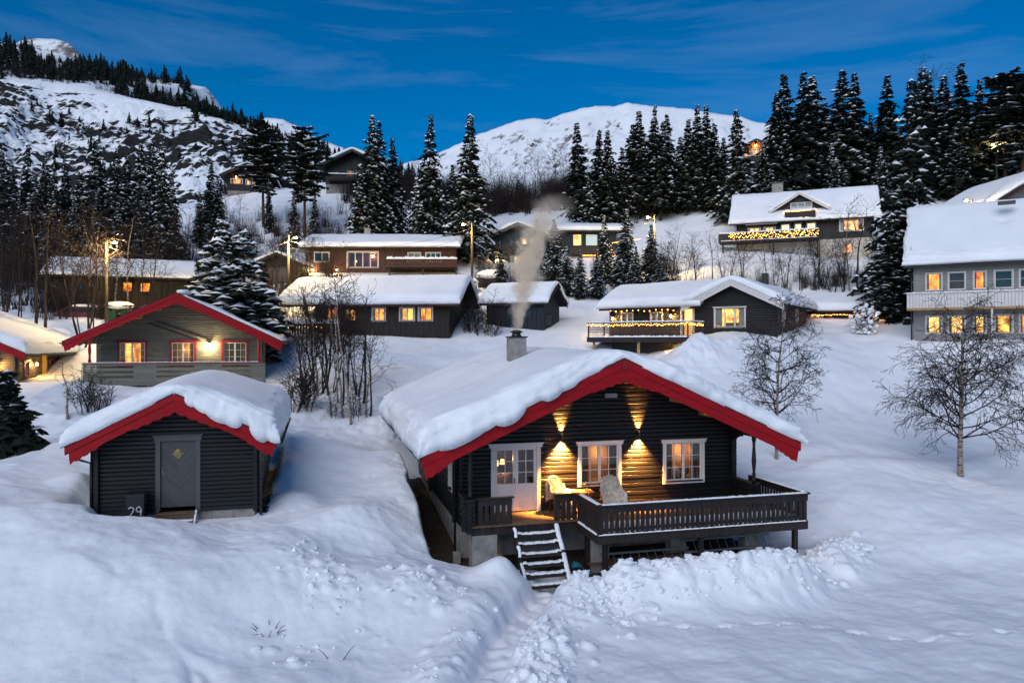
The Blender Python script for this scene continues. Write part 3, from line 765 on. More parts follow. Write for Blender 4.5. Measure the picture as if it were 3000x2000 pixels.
# ------------------------------------------------------------------ building kit
class House:
    """local frame: u to the right along the gable front, v into the depth, z up; the ridge runs along v"""
    def __init__(s, name, label, cat, B, zf=None, slope=0.446, eave_o=1.0, front_o=1.0, back_o=0.8, ze=2.2):
        s.W, s.D, s.slope = B['W'], B['D'], slope
        s.e = empty(name, (B['o'][0], B['o'][1], B['z']), R(B['a']), label, cat)
        s.eo, s.fo, s.bo, s.ze = eave_o, front_o, back_o, ze      # ze: wall height at the eave wall line
        s.zr = ze + slope * s.W / 2                                # roof underside at the ridge
        s.uc = s.W / 2
    def frame(s, face):
        W, D = s.W, s.D
        o, d, n = {'front': ((0, 0), (1, 0), (0, -1)), 'right': ((W, 0), (0, 1), (1, 0)), 'left': ((0, D), (0, -1), (-1, 0)), 'back': ((W, D), (-1, 0), (0, 1))}[face]
        return lambda a, q, z: (o[0] + d[0] * a + n[0] * q, o[1] + d[1] * a + n[1] * q, z)
    def flen(s, face): return s.W if face in ('front', 'back') else s.D
    def under(s, u): return s.zr - s.slope * abs(u - s.uc)
    def wall(s, face, z0, m, ph=0.14, ops=(), ext=0.0, split=True, t=0.05, zoff=0.0, rounded=True, name='log', top=None):
        """horizontal boards or logs with openings; ops: (s0, s1, z0, z1)"""
        L = s.flen(face); xf = s.frame(face)
        gable = face in ('front', 'back')
        ztop = s.zr - 0.02 if gable else s.ze + 0.05
        if top is not None: ztop = top
        joined = None if split else MB(xf)
        z = z0 - zoff; i = 0
        rnd = random.Random(len(face))
        while z < ztop - 0.02:
            zt = min(z + ph, ztop)
            def lim(q):
                k = max(0.0, (q - s.ze) / s.slope) if gable else 0.0
                e = ext if q <= s.ze + 0.02 else 0.0
                return k - e, L - k + e
            (a0, b0), (a1, b1) = lim(z), lim(zt)
            if k_(a1, b1) < 0.1: break
            segs = [(None, None)]
            cuts = [(o[0], o[1]) for o in ops if min(zt, o[3]) - max(z, o[2]) > 0.5 * (zt - z)]
            cuts.sort(); pts = []; cur = None
            edges = []; last = None
            for c in cuts:
                edges.append((last, c[0])); last = c[1]
            edges.append((last, None))
            for (l, r_) in edges:
                la0, la1 = (a0, a1) if l is None else (l, l)
                rb0, rb1 = (b0, b1) if r_ is None else (r_, r_)
                if rb0 - la0 < 0.04 or rb1 - la1 < 0.02: continue
                mb = joined or MB(xf)
                h = zt - z; j = rnd.uniform(-0.004, 0.004)
                if rounded: pr = [(-0.07, z), (t * 0.5 + j, z), (t + j, z + h * 0.16), (t * 0.96 + j, z + h * 0.8), (t * 0.5 + j, zt - 0.004), (-0.07, zt - 0.004)]
                else: pr = [(-0.07, z), (t + j, z), (t * 0.55 + j, zt - 0.004), (-0.07, zt - 0.004)]
                n = len(pr); vs = []
                for q, zz in pr: 
                    f = (zz - z) / h; vs.append((la0 + (la1 - la0) * f, q, zz))
                for q, zz in pr:
                    f = (zz - z) / h; vs.append((rb0 + (rb1 - rb0) * f, q, zz))
                fs = [tuple(range(n)), tuple(range(2 * n - 1, n - 1, -1))] + [(k, n + k, n + (k + 1) % n, (k + 1) % n) for k in range(n)]
                mb.add(vs, fs)
                if split: mb.build(name, m, s.e, fix=True)
            z += ph; i += 1
        if joined: joined.build('wall', m, s.e, kind='stuff', fix=True)
    def vwall(s, face, z0, m, pw=0.16, ops=(), top=None):
        """upright boards joined into one wall"""
        L = s.flen(face); mb = MB(s.frame(face)); gable = face in ('front', 'back')
        n = max(1, int(round(L / pw))); pw = L / n
        for i in range(n):
            a, b = i * pw, (i + 1) * pw; c = (a + b) / 2
            zt = (s.ze + s.slope * min(c, L - c)) if gable else s.ze + 0.05
            if top is not None: zt = min(zt, top)
            spans = [(z0, zt)]
            for o in ops:
                if o[0] < c < o[1]:
                    spans = [q for (p0, p1) in spans for q in ((p0, min(p1, o[2])), (max(p0, o[3]), p1)) if q[1] - q[0] > 0.02]
            for p0, p1 in spans:
                t = 0.03 if i % 2 else 0.05
                mb.box(a + (0.012 if i % 2 == 0 else 0), b - (0.012 if i % 2 == 0 else 0), -0.07, t, p0, p1)
        mb.build('wall', m, s.e, kind='stuff', fix=True)
    def roof(s, m, th=0.14, name='roof'):
        mb = MB(); u0, u1, v0, v1 = -s.eo, s.W + s.eo, -s.fo, s.D + s.bo
        zl = s.zr - s.slope * (s.uc - u0)
        poly = [(u0, zl), (s.uc, s.zr), (u1, zl), (u1, zl + th), (s.uc, s.zr + th), (u0, zl + th)]
        mb.prism(poly[::1], v0, v1)
        s.rt = s.zr + th
        return mb.build(name, m, s.e, fix=True)
    def snow(s, t, seed=1, m=None, r=0.35, n=(70, 60), rough=0.07, droop=None, inset=0.0, th=0.14, side=None, melt=0.0, ridge_r=0.7, over=0.05):
        """one slab of roof snow with rounded, ragged edges"""
        u0, u1, v0, v1 = -s.eo - over + inset, s.W + s.eo + over - inset, -s.fo - over + inset, s.D + s.bo + over - inset
        ang = np.linspace(0, math.pi / 2, 13)
        e = 1 - np.cos(ang) ** 0.6; hgt = np.sin(ang) ** 0.6
        def axis(a, b, n_):
            mid = np.linspace(a + r, b - r, n_)[1:-1]
            co = np.concatenate([a + r * e, mid, b - r * e[::-1]])
            f = np.concatenate([hgt, np.ones(len(mid)), hgt[::-1]])
            return co, f
        cu, fu = axis(u0, u1, n[0]); cv, fv = axis(v0, v1, n[1])
        U, V = np.meshgrid(cu, cv); FU, FV = np.meshgrid(fu, fv)
        base = s.zr + th - s.slope * np.abs(U - s.uc)
        top = s.zr + th - s.slope * (np.sqrt((U - s.uc) ** 2 + ridge_r ** 2) - 0.0)
        f = FU * FV
        tt = t * (1 + 0.16 * fbm2(U * 0.35 + seed * 7, V * 0.25, 3)) * (1 - melt * sstep(0.0, 1.0, fbm2(U * 0.5 + seed, V * 0.5, 3) + 0.3))
        if side is not None: tt = tt * side(U, V)
        Z = np.where(f > 0, base + (top - base + tt) * f, base)
        Z = np.maximum(Z, base - 0.01)
        # ragged outline and bulging faces
        eu = np.clip(1 - FU, 0, 1); ev = np.clip(1 - FV, 0, 1)
        fr = FV < 0.999; sd = FU < 0.999
        nz_ = fbm3(U * 1.2 + seed * 3, V * 1.2, Z * 2.4, 4, 0.55)
        nl = fbm3(U * 0.45 + seed * 5, V * 0.45, Z * 0.9, 2)
        out_v = np.where(V < (v0 + v1) / 2, -1, 1); out_u = np.where(U < s.uc, -1, 1)
        lay = 0.35 * rough * (np.abs(((Z - base) * 6.5 + 0.5 * nl) % 1 - .5) * 4 - 1)      # faint layers in the cut faces
        fine = fbm3(U * 3.6 + seed, V * 3.6, Z * 4.5, 3, 0.6) * rough * 0.55
        amp = rough * (0.4 + 1.0 * np.clip(f, 0, 1) ** 0.5)
        V2 = V + out_v * (fr * (lay + fine + nz_ * amp * 1.6 + nl * rough * 1.6 + 0.05 * np.sin(np.clip(FV, 0, 1) * math.pi)))
        U2 = U + out_u * (sd * (lay + fine + nz_ * amp * 1.6 + nl * rough * 1.6 + 0.05 * np.sin(np.clip(FU, 0, 1) * math.pi)))
        Z = Z + nz_ * rough * 0.7 * np.maximum(eu, ev) * (f > 0) + 0.02 * fbm2(U * 1.6, V * 1.6, 3)
        if droop is not None:
            # snow creeping over the edge of the gable board
            dr = droop(U) * np.clip((0.55 - FV) / 0.55, 0, 1) * (V < (v0 + v1) / 2)
            Z = Z - dr; V2 = V2 - np.where(dr > 0, 0.10 * np.clip(dr * 6, 0, 1), 0)
        nV, nU = U.shape
        P = np.stack([U2, V2, Z], -1).reshape(-1, 3)
        idx = np.arange(nV * nU).reshape(nV, nU)
        F = np.stack([idx[:-1, :-1], idx[:-1, 1:], idx[1:, 1:], idx[1:, :-1]], -1).reshape(-1, 4)
        # underside skirt back to the roof so that the slab is closed
        ring = np.concatenate([idx[0, :], idx[1:, -1], idx[-1, -2::-1], idx[-2:0:-1, 0]])
        q = P[ring].copy()
        q[:, 0] = np.clip(q[:, 0], u0 + 0.12 + over, u1 - 0.12 - over); q[:, 1] = np.clip(q[:, 1], v0 + 0.12 + over, v1 - 0.12 - over)
        q[:, 2] = s.zr + th - s.slope * np.abs(q[:, 0] - s.uc) + 0.004
        b = len(P); P = np.concatenate([P, q]); k = len(ring)
        G = np.stack([ring, b + np.arange(k), b + (np.arange(k) + 1) % k, np.roll(ring, -1)], -1)
        F = np.concatenate([F, G])
        return npmesh('roof_snow', P, F, m or SNOW, s.e)
    def barge(s, m, v, w=0.42, step=0.2, scallop=True, cap=FELT, ends=0.16, th=0.14, mid=None, m2=None, back=False):
        """gable boards: a plain upper board and a scalloped lower one on each slope"""
        for sg in (-1, 1):
            L = s.uc + s.eo
            def bottom(t):      # t: distance from the eave end along u
                b = w
                if scallop:
                    if t < 0.95:
                        b = w + ends * (1 - abs(0.35 - t) / 0.6 if t > 0.35 else 1.0) * 0.9 + 0.05 * abs(math.sin(t * math.pi / 0.22))
                        if t < 0.12: b = w * 0.55
                    if L - t < 1.15:
                        q = L - t; b = w + ends * (1 - q / 1.15) + 0.05 * abs(math.sin(q * math.pi / 0.28))
                return b
            zt = lambda t: s.zr + th - s.slope * (L - t)
            n = 90 if scallop else 2
            ts = [L * i / n for i in range(n + 1)]
            X = lambda t: s.uc + sg * (L - t) 
            for (nm, top, bot, y0, y1) in (('upper_bargeboard', lambda t: 0.0, lambda t: step, v - 0.055, v - 0.005), ('bargeboard', lambda t: step - 0.02, bottom, v - 0.025, v + 0.02)):
                mb = MB(); cut = 0.0
                up = [(X(t), zt(t) - top(t)) for t in ts]; lo = [(X(t + (0.0)), zt(t) - bot(t)) for t in ts]
                vs, fs = [], []
                for i in range(len(ts)):
                    vs += [(up[i][0], y0, up[i][1]), (lo[i][0], y0, lo[i][1]), (up[i][0], y1, up[i][1]), (lo[i][0], y1, lo[i][1])]
                for i in range(len(ts) - 1):
                    a, b_ = 4 * i, 4 * i + 4
                    fs += [(a, a + 1, b_ + 1, b_), (a + 2, b_ + 2, b_ + 3, a + 3), (a, b_, b_ + 2, a + 2), (a + 1, a + 3, b_ + 3, b_ + 1)]
                z_ = 4 * (len(ts) - 1)
                fs += [(0, 2, 3, 1), (z_, z_ + 1, z_ + 3, z_ + 2)]
                mb.add(vs, fs); mb.build(nm, (m2 or m) if nm == 'bargeboard' else m, s.e, fix=True)
            if cap:
                mb = MB(); a = (X(0), v, zt(0) + 0.02); b_ = (X(L), v, zt(L) + 0.02)
                mb.beam(a, b_, 0.12, 0.03); mb.build('edge_flashing', cap, s.e)
    def eaves(s, m, h=0.16, th=0.14):
        for sg in (-1, 1):
            u = s.uc + sg * (s.uc + s.eo); z = s.zr + th - s.slope * (s.uc + s.eo)
            mb = MB(); mb.box(min(u, u + sg * 0.03), max(u, u + sg * 0.03), -s.fo + 0.03, s.D + s.bo, z - h, z + 0.01); mb.build('eave_board', m, s.e)
    def gutter(s, m, side=1, th=0.14, down=None):
        u = s.uc + side * (s.uc + s.eo + 0.10); z = s.zr + th - s.slope * (s.uc + s.eo) - 0.06
        mb = MB(); vs, fs = [], []
        for v in (-s.fo + 0.05, s.D + s.bo - 0.05):
            for k in range(7):
                t = math.pi + math.pi * k / 6
                vs.append((u + 0.07 * math.cos(t), v, z + 0.07 * math.sin(t)))
        for k in range(6): fs.append((k, k + 1, 8 + k, 7 + k))
        mb.add(vs, fs); mb.build('gutter', m, s.e)
    def window(s, face, s0, s1, z0, z1, sashes=2, cols=2, rows=3, frame=WHITE, casing=0.11, room=GLOW, depth=0.35, head=True, sash=None, curtain=None, sill=True, inner=None, cmat=None):
        xf = s.frame(face); sash = sash or frame
        mb = MB(xf)
        ct = 0.085
        if casing:
            mb.box(s0, s0 + casing, -0.02, ct, z0, z1); mb.box(s1 - casing, s1, -0.02, ct, z0, z1)
            mb.box(s0 + casing, s1 - casing, -0.02, ct - 0.004, z0, z0 + casing * 0.9)
            if head:
                mb.box(s0 - 0.05, s1 + 0.05, -0.02, ct + 0.02, z1 - casing, z1 - 0.03)
                mb.add([(s0 - 0.05, ct + 0.021, z1 - 0.03), (s1 + 0.05, ct + 0.021, z1 - 0.03), (s1 + 0.09, ct + 0.05, z1 + 0.02), (s0 - 0.09, ct + 0.05, z1 + 0.02), (s0 - 0.05, 0, z1 - 0.03), (s1 + 0.05, 0, z1 - 0.03), (s1 + 0.09, 0, z1 + 0.02), (s0 - 0.09, 0, z1 + 0.02)],
                       [(0, 1, 2, 3), (7, 6, 5, 4), (0, 4, 5, 1), (3, 2, 6, 7), (0, 3, 7, 4), (1, 5, 6, 2)])
            else:
                mb.box(s0 + casing, s1 - casing, -0.02, ct - 0.004, z1 - casing, z1)
            win = mb.build('window', frame, s.e, fix=True)
        else:
            mb.box(s0, s0 + 0.03, -0.02, 0.06, z0, z1); mb.box(s1 - 0.03, s1, -0.02, 0.06, z0, z1); mb.box(s0 + .03, s1 - .03, -0.02, 0.058, z0, z0 + 0.03); mb.box(s0 + .03, s1 - .03, -0.02, 0.058, z1 - 0.03, z1)
            win = mb.build('window', frame, s.e, fix=True); casing = 0.03
        i0, i1, j0, j1 = s0 + casing, s1 - casing, z0 + casing * 0.9, z1 - casing
        if sill:
            MB(xf).box(i0 - 0.02, i1 + 0.02, 0.0, ct + 0.045, j0 - 0.03, j0).build('sill', FELT if frame is WHITE else frame, win)
        w = (i1 - i0) / sashes; fw = 0.045
        for k in range(sashes):
            a, b = i0 + k * w, i0 + (k + 1) * w
            q = MB(xf)
            q.box(a + .002, a + fw, -0.05, 0.03, j0, j1); q.box(b - fw, b - .002, -0.05, 0.03, j0, j1); q.box(a + fw, b - fw, -0.05, 0.028, j0, j0 + fw); q.box(a + fw, b - fw, -0.05, 0.028, j1 - fw, j1)
            q.build('sash', sash, win)
            if cols > 1 or rows > 1:
                q = MB(xf)
                for c in range(1, cols):
                    x = a + fw + (b - a - 2 * fw) * c / cols; q.box(x - 0.009, x + 0.009, -0.02, 0.02, j0 + fw, j1 - fw)
                for c in range(1, rows):
                    z = j0 + fw + (j1 - j0 - 2 * fw) * c / rows; q.box(a + fw, b - fw, -0.018, 0.018, z - 0.009, z + 0.009)
                q.build('glazing_bars', sash, win)
            MB(xf).box(a + fw, b - fw, -0.012, -0.006, j0 + fw, j1 - fw).build('pane', GLASS, win)
        # the room seen behind the glass
        q = MB(xf); d = -depth
        q.add([(i0, d, j0), (i1, d, j0), (i1, d, j1), (i0, d, j1)], [(0, 1, 2, 3)])
        q.build('room_light', room, win)
        q = MB(xf)
        q.add([(i0, d, j0), (i1, d, j0), (i1, d, j1), (i0, d, j1), (i0, -0.07, j0), (i1, -0.07, j0), (i1, -0.07, j1), (i0, -0.07, j1)], [(0, 4, 5, 1), (1, 5, 6, 2), (2, 6, 7, 3), (3, 7, 4, 0)])
        q.build('reveal', inner or WARMROOM, win)
        if curtain is None and room in (GLOW, GLOWO, GLOWY) and s1 - s0 > .6 and depth >= .25: curtain = .13 + .09 * ((s0 * 17.3) % 1)
        if curtain:
            for sd_ in (0, 1):
                q = MB(xf); cw = (i1 - i0) * curtain; x0 = i0 if sd_ == 0 else i1 - cw; n = 10
                vs, fs = [], []
                for k in range(n + 1):
                    x = x0 + cw * k / n; y = -0.13 + 0.025 * math.sin(k * 2.2)
                    vs += [(x, y, j0), (x, y, j1)]
                for k in range(n): fs.append((2 * k, 2 * k + 2, 2 * k + 3, 2 * k + 1))
                q.add(vs, fs).build('curtain', cmat or CURTAIN, win)
        return win

def k_(a, b): return b - a
# ------------------------------------------------------------------ the big dark cabin
def opening(w, c=0.05): return (w[0] + c, w[1] - c, w[2] + c, w[3] - c)
WARM = (1.0, 0.39, 0.07)
def snow_strip(name, pts, w, h, parent, seed=0, n=None, flat=True):
    """thin ragged ribbon of snow lying along a line (local coordinates)"""
    rnd = np.random.RandomState(seed); pts = [Vector(p) for p in pts]
    segs = []
    for a, b in zip(pts[:-1], pts[1:]):
        k = max(2, int((b - a).length / 0.06))
        for i in range(k): segs.append(a.lerp(b, i / k))
    segs.append(pts[-1])
    vs, fs = [], []
    for i, p in enumerate(segs):
        d = (segs[min(i + 1, len(segs) - 1)] - segs[max(i - 1, 0)]); d.z = 0; d.normalize()
        sd = Vector((-d.y, d.x, 0)); end = 0.2 if i in (0, len(segs) - 1) else 1.0
        hh = h * (0.55 + 0.8 * rnd.rand()) * end
        for q, z in ((-0.5, 0.0), (-0.42, 0.75), (-0.12, 1.0), (0.2, 0.95), (0.44, 0.7), (0.5, 0.0)):
            p2 = p + sd * (w * (q + rnd.uniform(-.05, .05))); vs.append((p2.x, p2.y, p2.z + hh * z))
    for i in range(len(segs) - 1):
        for k in range(5): fs.append((i * 6 + k, i * 6 + k + 1, i * 6 + 7 + k, i * 6 + 6 + k))
    fs.append((0, 5, 4, 3, 2, 1))
    return MB().add(vs, fs).build(name, SNOWC, parent, smooth=True)

def turned_post(e, u, v, z0, z1, m, k=1.0, name='turned_post'):
    h = z1 - z0
    pr = [(.075, 0), (.075, .10), (.05, .115), (.062, .14), (.05, .165), (.066, .20), (.045, .235), (.052, .27), (.078, .46), (.074, .52), (.055, .70), (.045, .80), (.058, .825), (.046, .85), (.062, .875), (.062, .90), (.075, .905), (.075, 1.0)]
    MB().lathe([(r * k, z0 + h * t) for r, t in pr], 14, (u, v)).build(name, m, e, smooth=True)

H = House('log_cabin', 'large black log cabin with red gable boards and thick snow on its roof', 'cabin', MAIN, slope=0.446, eave_o=1.50, front_o=1.9, back_o=1.2, ze=2.74)
E = H.e
DOORX = (1.05, 2.75, 0.0, 2.27)
W1 = (4.08, 5.66, 0.72, 2.24)
W2 = (7.23, 8.84, 0.66, 2.20)
H.wall('front', -0.22, LOGBLACK, 0.142, [opening((DOORX[0], DOORX[1], -0.3, DOORX[3])), opening(W1), opening(W2)], ext=0.22)
LW = (8.75, 9.55, 0.55, 1.75)   # window in the long wall, measured from the far end
H.wall('left', -0.22, LOGBLACK, 0.142, [opening(LW)], ext=0.22, zoff=0.071)
H.wall('right', -0.22, LOGBLACK, 0.142, [], ext=0.22, zoff=0.071)
H.wall('back', -0.22, LOGBLACK, 0.142, [], split=False)
# cross wall showing its log ends half way along the side
mb = MB()
for i in range(19): mb.box(-0.26, -0.02, 5.0, 5.15, -0.2 + i * 0.142, -0.075 + i * 0.142)
mb.build('cross_wall_log_ends', LOGBLACK, E, kind='stuff')
MB().box(0.04, 9.88, 0.04, 10.36, -2.2, -0.23).build('foundation', CONCRETE, E)
H.roof(FELT)
def main_droop(U):
    c = [( -0.2, 0.20, 0.8), (1.2, 0.26, 0.5), (0.4, 0.12, 0.5), (2.55, 0.16, 0.35), (3.1, 0.08, 0.3), (6.2, 0.03, 0.4)]
    d = 0
    for (m_, a, w_) in c: d = np.maximum(d, a * np.clip(1 - ((U - m_) / w_) ** 2, 0, 1) ** 0.7)
    return d
H.snow(0.80, seed=3, n=(140, 90), r=0.46, rough=0.10, droop=main_droop, side=lambda U, V: 1.22 - 0.030 * (U + 1.5) - 0.1 * sstep(6, 12, U), ridge_r=1.1)
H.barge(RED, -1.9, w=0.54, step=0.25, ends=0.15)
H.eaves(LOGBLACK)
MB().box(H.uc - 0.07, H.uc + 0.07, -1.99, -1.95, H.zr - 0.18, H.zr + 0.1).build('ridge_block', REDDK, E)
for u in (0.0, 2.35, 3.5, 6.42, 7.57, 8.7, 9.92):
    MB().box(u - 0.08, u + 0.08, -1.86, 0.02, H.under(u) - 0.30 + (0.06 if 0 < u < 9.9 else 0), H.under(u) - 0.055).build('purlin', RAWWOOD if 5 < u < 9.5 else LOGBLACK, E)  # yellow on the right-hand purlins paints in the lamplight; the rest stay black
MB().box(H.uc - 0.09, H.uc + 0.09, -1.86, 0.02, H.zr - 0.36, H.zr - 0.10).build('purlin', LOGBLACK, E)
# soffit boards under the front overhang
for i in range(11):
    for sg in (-1, 1):
        a = i * 0.585; b = a + 0.57
        za, zb = H.zr - H.slope * a - 0.004, H.zr - H.slope * b - 0.004
        MB().add([(H.uc + sg * a, -1.86, za), (H.uc + sg * b, -1.86, zb), (H.uc + sg * b, -0.08, zb), (H.uc + sg * a, -0.08, za), (H.uc + sg * a, -1.86, za - .02), (H.uc + sg * b, -1.86, zb - .02), (H.uc + sg * b, -0.08, zb - .02), (H.uc + sg * a, -0.08, za - .02)],
                 [(0, 1, 2, 3), (7, 6, 5, 4), (0, 4, 5, 1), (1, 5, 6, 2), (2, 6, 7, 3), (3, 7, 4, 0)]).build('soffit_board', DECKWOOD, E, fix=True)
# chimney and roof vent
MB().bbox(2.70, 3.34, 3.7, 4.3, 3.4, 5.80, 0.015).build('chimney', CONCRETE, E)
ch = MB().box(2.66, 3.38, 3.66, 4.34, 5.80, 5.85).build('chimney_cap', IRON, E)
MB().lathe([(.20, 5.852), (.20, 5.88), (.17, 5.93), (.17, 5.98), (.25, 6.0), (.25, 6.03), (.12, 6.09), (.0, 6.10)], 16, (3.02, 4.0)).build('cowl', IRON, ch, smooth=True)
MB().box(2.02, 2.5, 6.9, 7.3, 3.5, 4.50).build('roof_vent', DECKWOOD, E)
MB().blob((2.26, 7.1, 4.55), (0.40, 0.34, 0.17), 4, 14, 8, 0.08).build('snow_cap', SNOWC, E, smooth=True)
# windows; rooms behind them are real and lit from inside
for w in (W1, W2):
    win = H.window('front', *w, sashes=2, cols=2, rows=3, room=WARMROOM, depth=0.9, curtain=0.24)
    c = (w[0] + w[1]) / 2
    point('room_lamp', (c + 0.25, 0.62, w[3] - 0.5), 9.0, (1.0, 0.50, 0.18), win, 0.08)
MB().blob((7.85, 0.45, 1.0), (0.30, 0.2, 0.2), 5, 10, 6, 0.2).build('cushion', CREAM, E, smooth=True)
MB().blob((8.25, 0.5, 1.02), (0.28, 0.2, 0.22), 6, 10, 6, 0.2).build('cushion', CURTAIN, E, smooth=True)
H.window('left', *LW, sashes=1, cols=2, rows=3, room=GLOWO, depth=0.5)
# double door
xf = H.frame('front'); s0, s1, z0, z1 = DOORX
mb = MB(xf)
mb.box(s0, s0 + 0.13, -0.02, 0.085, z0, z1); mb.box(s1 - 0.13, s1, -0.02, 0.085, z0, z1); mb.box(s0 - 0.06, s1 + 0.06, -0.02, 0.105, z1 - 0.13, z1 - 0.02); mb.box(s0 - 0.10, s1 + 0.10, -0.02, 0.135, z1 - 0.02, z1 + 0.02)
dr = mb.build('door_frame', WHITE, E, fix=True)
for k in range(2):
    a = s0 + 0.13 + k * 0.72; b = a + 0.715; fw = 0.085
    q = MB(xf)
    q.box(a, a + fw, -0.05, 0.03, .03, z1 - .14); q.box(b - fw, b, -0.05, 0.03, .03, z1 - .14); q.box(a + fw, b - fw, -0.05, 0.028, .03, 0.14); q.box(a + fw, b - fw, -0.05, 0.028, 0.82, 0.93); q.box(a + fw, b - fw, -0.05, 0.028, z1 - .22, z1 - .14)
    q.box(a + fw, b - fw, -0.03, 0.008, .14, .82)
    leaf = q.build('door_leaf', WHITE, E, fix=True)
    q = MB(xf); x = (a + b) / 2; zz = [0.93 + (z1 - .22 - .93) * j / 3 for j in (1, 2)]
    q.box(x - .011, x + .011, -0.02, 0.02, .93, z1 - .22)
    for z in zz: q.box(a + fw, b - fw, -0.018, 0.018, z - .011, z + .011)
    q.build('glazing_bars', WHITE, leaf)
    MB(xf).box(a + fw, b - fw, -0.012, -0.006, .93, z1 - .22).build('pane', GLASS, leaf)
    if k == 0: MB(xf).box(b - .055, b - .03, .03, .07, .95, 1.13).build('door_handle', IRON, leaf)
# room behind the door
q = MB(xf); i0, i1, j0, j1, d = s0 + .13, s1 - .13, 0.0, z1 - .13, -1.7
q.add([(i0 - .8, d, j0), (i1 + .5, d, j0), (i1 + .5, d, j1), (i0 - .8, d, j1), (i0 - .8, -0.08, j0), (i1 + .5, -0.08, j0), (i1 + .5, -0.08, j1), (i0 - .8, -0.08, j1)], [(0, 1, 2, 3), (0, 4, 5, 1), (1, 5, 6, 2), (2, 6, 7, 3), (3, 7, 4, 0)])
q.build('living_room', mat('violet_grey_room', (0.060, 0.052, 0.085), 0.85, 0.2, 1.5), E)
q = MB(); q.tube([(1.75, 1.2, 0.0), (1.75, 1.2, 1.42)], 0.012, 6); q.build('floor_lamp_stem', IRON, E)
MB().lathe([(.10, 1.40), (.06, 1.56)], 12, (1.75, 1.2)).build('floor_lamp_shade', emit('lampshade', (1.0, 0.55, 0.18), 2.0), E, smooth=True)
MB().lathe([(.085, 1.40), (.085, 1.57)], 12, (1.45, 0.9)).build('table_lamp_shade', MATS['lampshade'], E, smooth=True)
for cx, cy, sd_ in ((1.38, 0.62, 3), (1.72, 0.66, 9)):
    q = MB(); q.blob((cx, cy, 1.0), (0.17, 0.14, 0.2), sd_, 10, 7, 0.1); q.blob((cx + .05, cy, 0.78), (0.22, 0.2, 0.08), sd_, 10, 6, 0.1)
    q.build('armchair', mat('orange_upholstery', (0.45, 0.17, 0.06), 0.8, 0.2, 5.0), E, smooth=True, kind='stuff')
point('room_lamp', (1.65, 0.75, 1.65), 12.0, (1.0, 0.58, 0.26), E, 0.08)
# low log side walls of the porch and turned posts
for u0_, nm in ((0.0, 'a'), (9.92, 'b')):
    z = -0.21; i = 0
    while z < 0.78:
        h = 0.142
        MB().add([(u0_ - .06, -1.5 - .16, z), (u0_ + .055, -1.5 - .16, z + .0), (u0_ + .075, -1.66, z + .04), (u0_ + .075, -1.66, z + .1), (u0_ + .055, -1.66, z + .138), (u0_ - .06, -1.66, z + .138), (u0_ - .08, -1.66, z + .1), (u0_ - .08, -1.66, z + .04),
                  (u0_ - .06, -0.10, z), (u0_ + .055, -0.10, z), (u0_ + .075, -0.10, z + .04), (u0_ + .075, -0.10, z + .1), (u0_ + .055, -0.10, z + .138), (u0_ - .06, -0.10, z + .138), (u0_ - .08, -0.10, z + .1), (u0_ - .08, -0.10, z + .04)],
                 [tuple(range(8)), tuple(range(15, 7, -1))] + [(k, 8 + k, 8 + (k + 1) % 8, (k + 1) % 8) for k in range(8)]).build('log', LOGBLACK, E, fix=True)
        z += h; i += 1
    MB().box(u0_ - .10, u0_ + .10, -1.64, -0.1, z + .002, z + .05).build('handrail', DECKWOOD, E)
    mb = MB()
    for k in range(7): mb.box(u0_ - .2, u0_ + .2, -1.585, -1.445, -0.135 + k * .142, -0.01 + k * .142)
    mb.build('log_ends', LOGBLACK, E, kind='stuff')
    turned_post(E, u0_ + (0.06 if u0_ < 5 else -0.02), -1.5, z + .052, 2.445, LOGBLACK)
    # curved bracket between wall and plate
    poly = [(0.0, 2.46), (0.0, 1.78)] + [(0.05 + 0.62 * (1 - math.cos(t)), 1.78 + 0.55 * math.sin(t)) for t in np.linspace(0, math.pi / 2, 9)] + [(0.67, 2.46)]
    MB(lambda x, y, zz, U=u0_: (U + y, -0.08 - x, zz)).prism(poly, -0.05, 0.05).build('bracket', LOGBLACK, E, fix=True)
turned = None
MB().tube([(-0.16, -0.12, -1.35), (-0.16, -0.12, 2.0), (-0.5, -0.5, 2.25), (-1.35, -0.6, 2.12)], 0.04, 8).build('downpipe', IRON, E, smooth=True)
MB().box(-0.24, -0.02, -0.36, -0.14, -1.55, -1.12).build('drain_box', CONCRETE, E)
MB().bbox(0.12, 0.90, -1.55, -1.0, -1.9, -0.30).build('concrete_pillar', CONCRETE, E)
for u in (3.9, 6.6, 9.3): MB().bbox(u, u + .55, -1.9, -1.5, -1.9, -0.36).build('concrete_pillar', CONCRETE, E)
q = MB(); q.box(5.06, 5.44, -0.16, -0.06, 3.72, 3.86); q.build('heater_body', ALU, None)
ht = bpy.data.objects['heater_body']; ht.parent = None
bpy.data.objects.remove(ht)
ht = empty('patio_heater', H.e.matrix_basis @ Vector((5.25, -0.12, 3.8)), R(A0), 'small white slatted patio heater high on the cabin gable', 'heater')
MB().box(-0.2, 0.2, 0.0, 0.05, -0.07, 0.08).build('back_plate', WHITE, ht)
for k in range(5): MB().box(-0.2, 0.2, -0.075, 0.0, -0.065 + k * .03, -0.05 + k * .03).build('slat', WHITE, ht)
MB().box(-0.03, 0.03, 0.05, 0.10, -0.03, 0.03).build('bracket', IRON, ht)

def cabin_pt(u, v, z): return H.e.matrix_basis @ Vector((u, v, z))
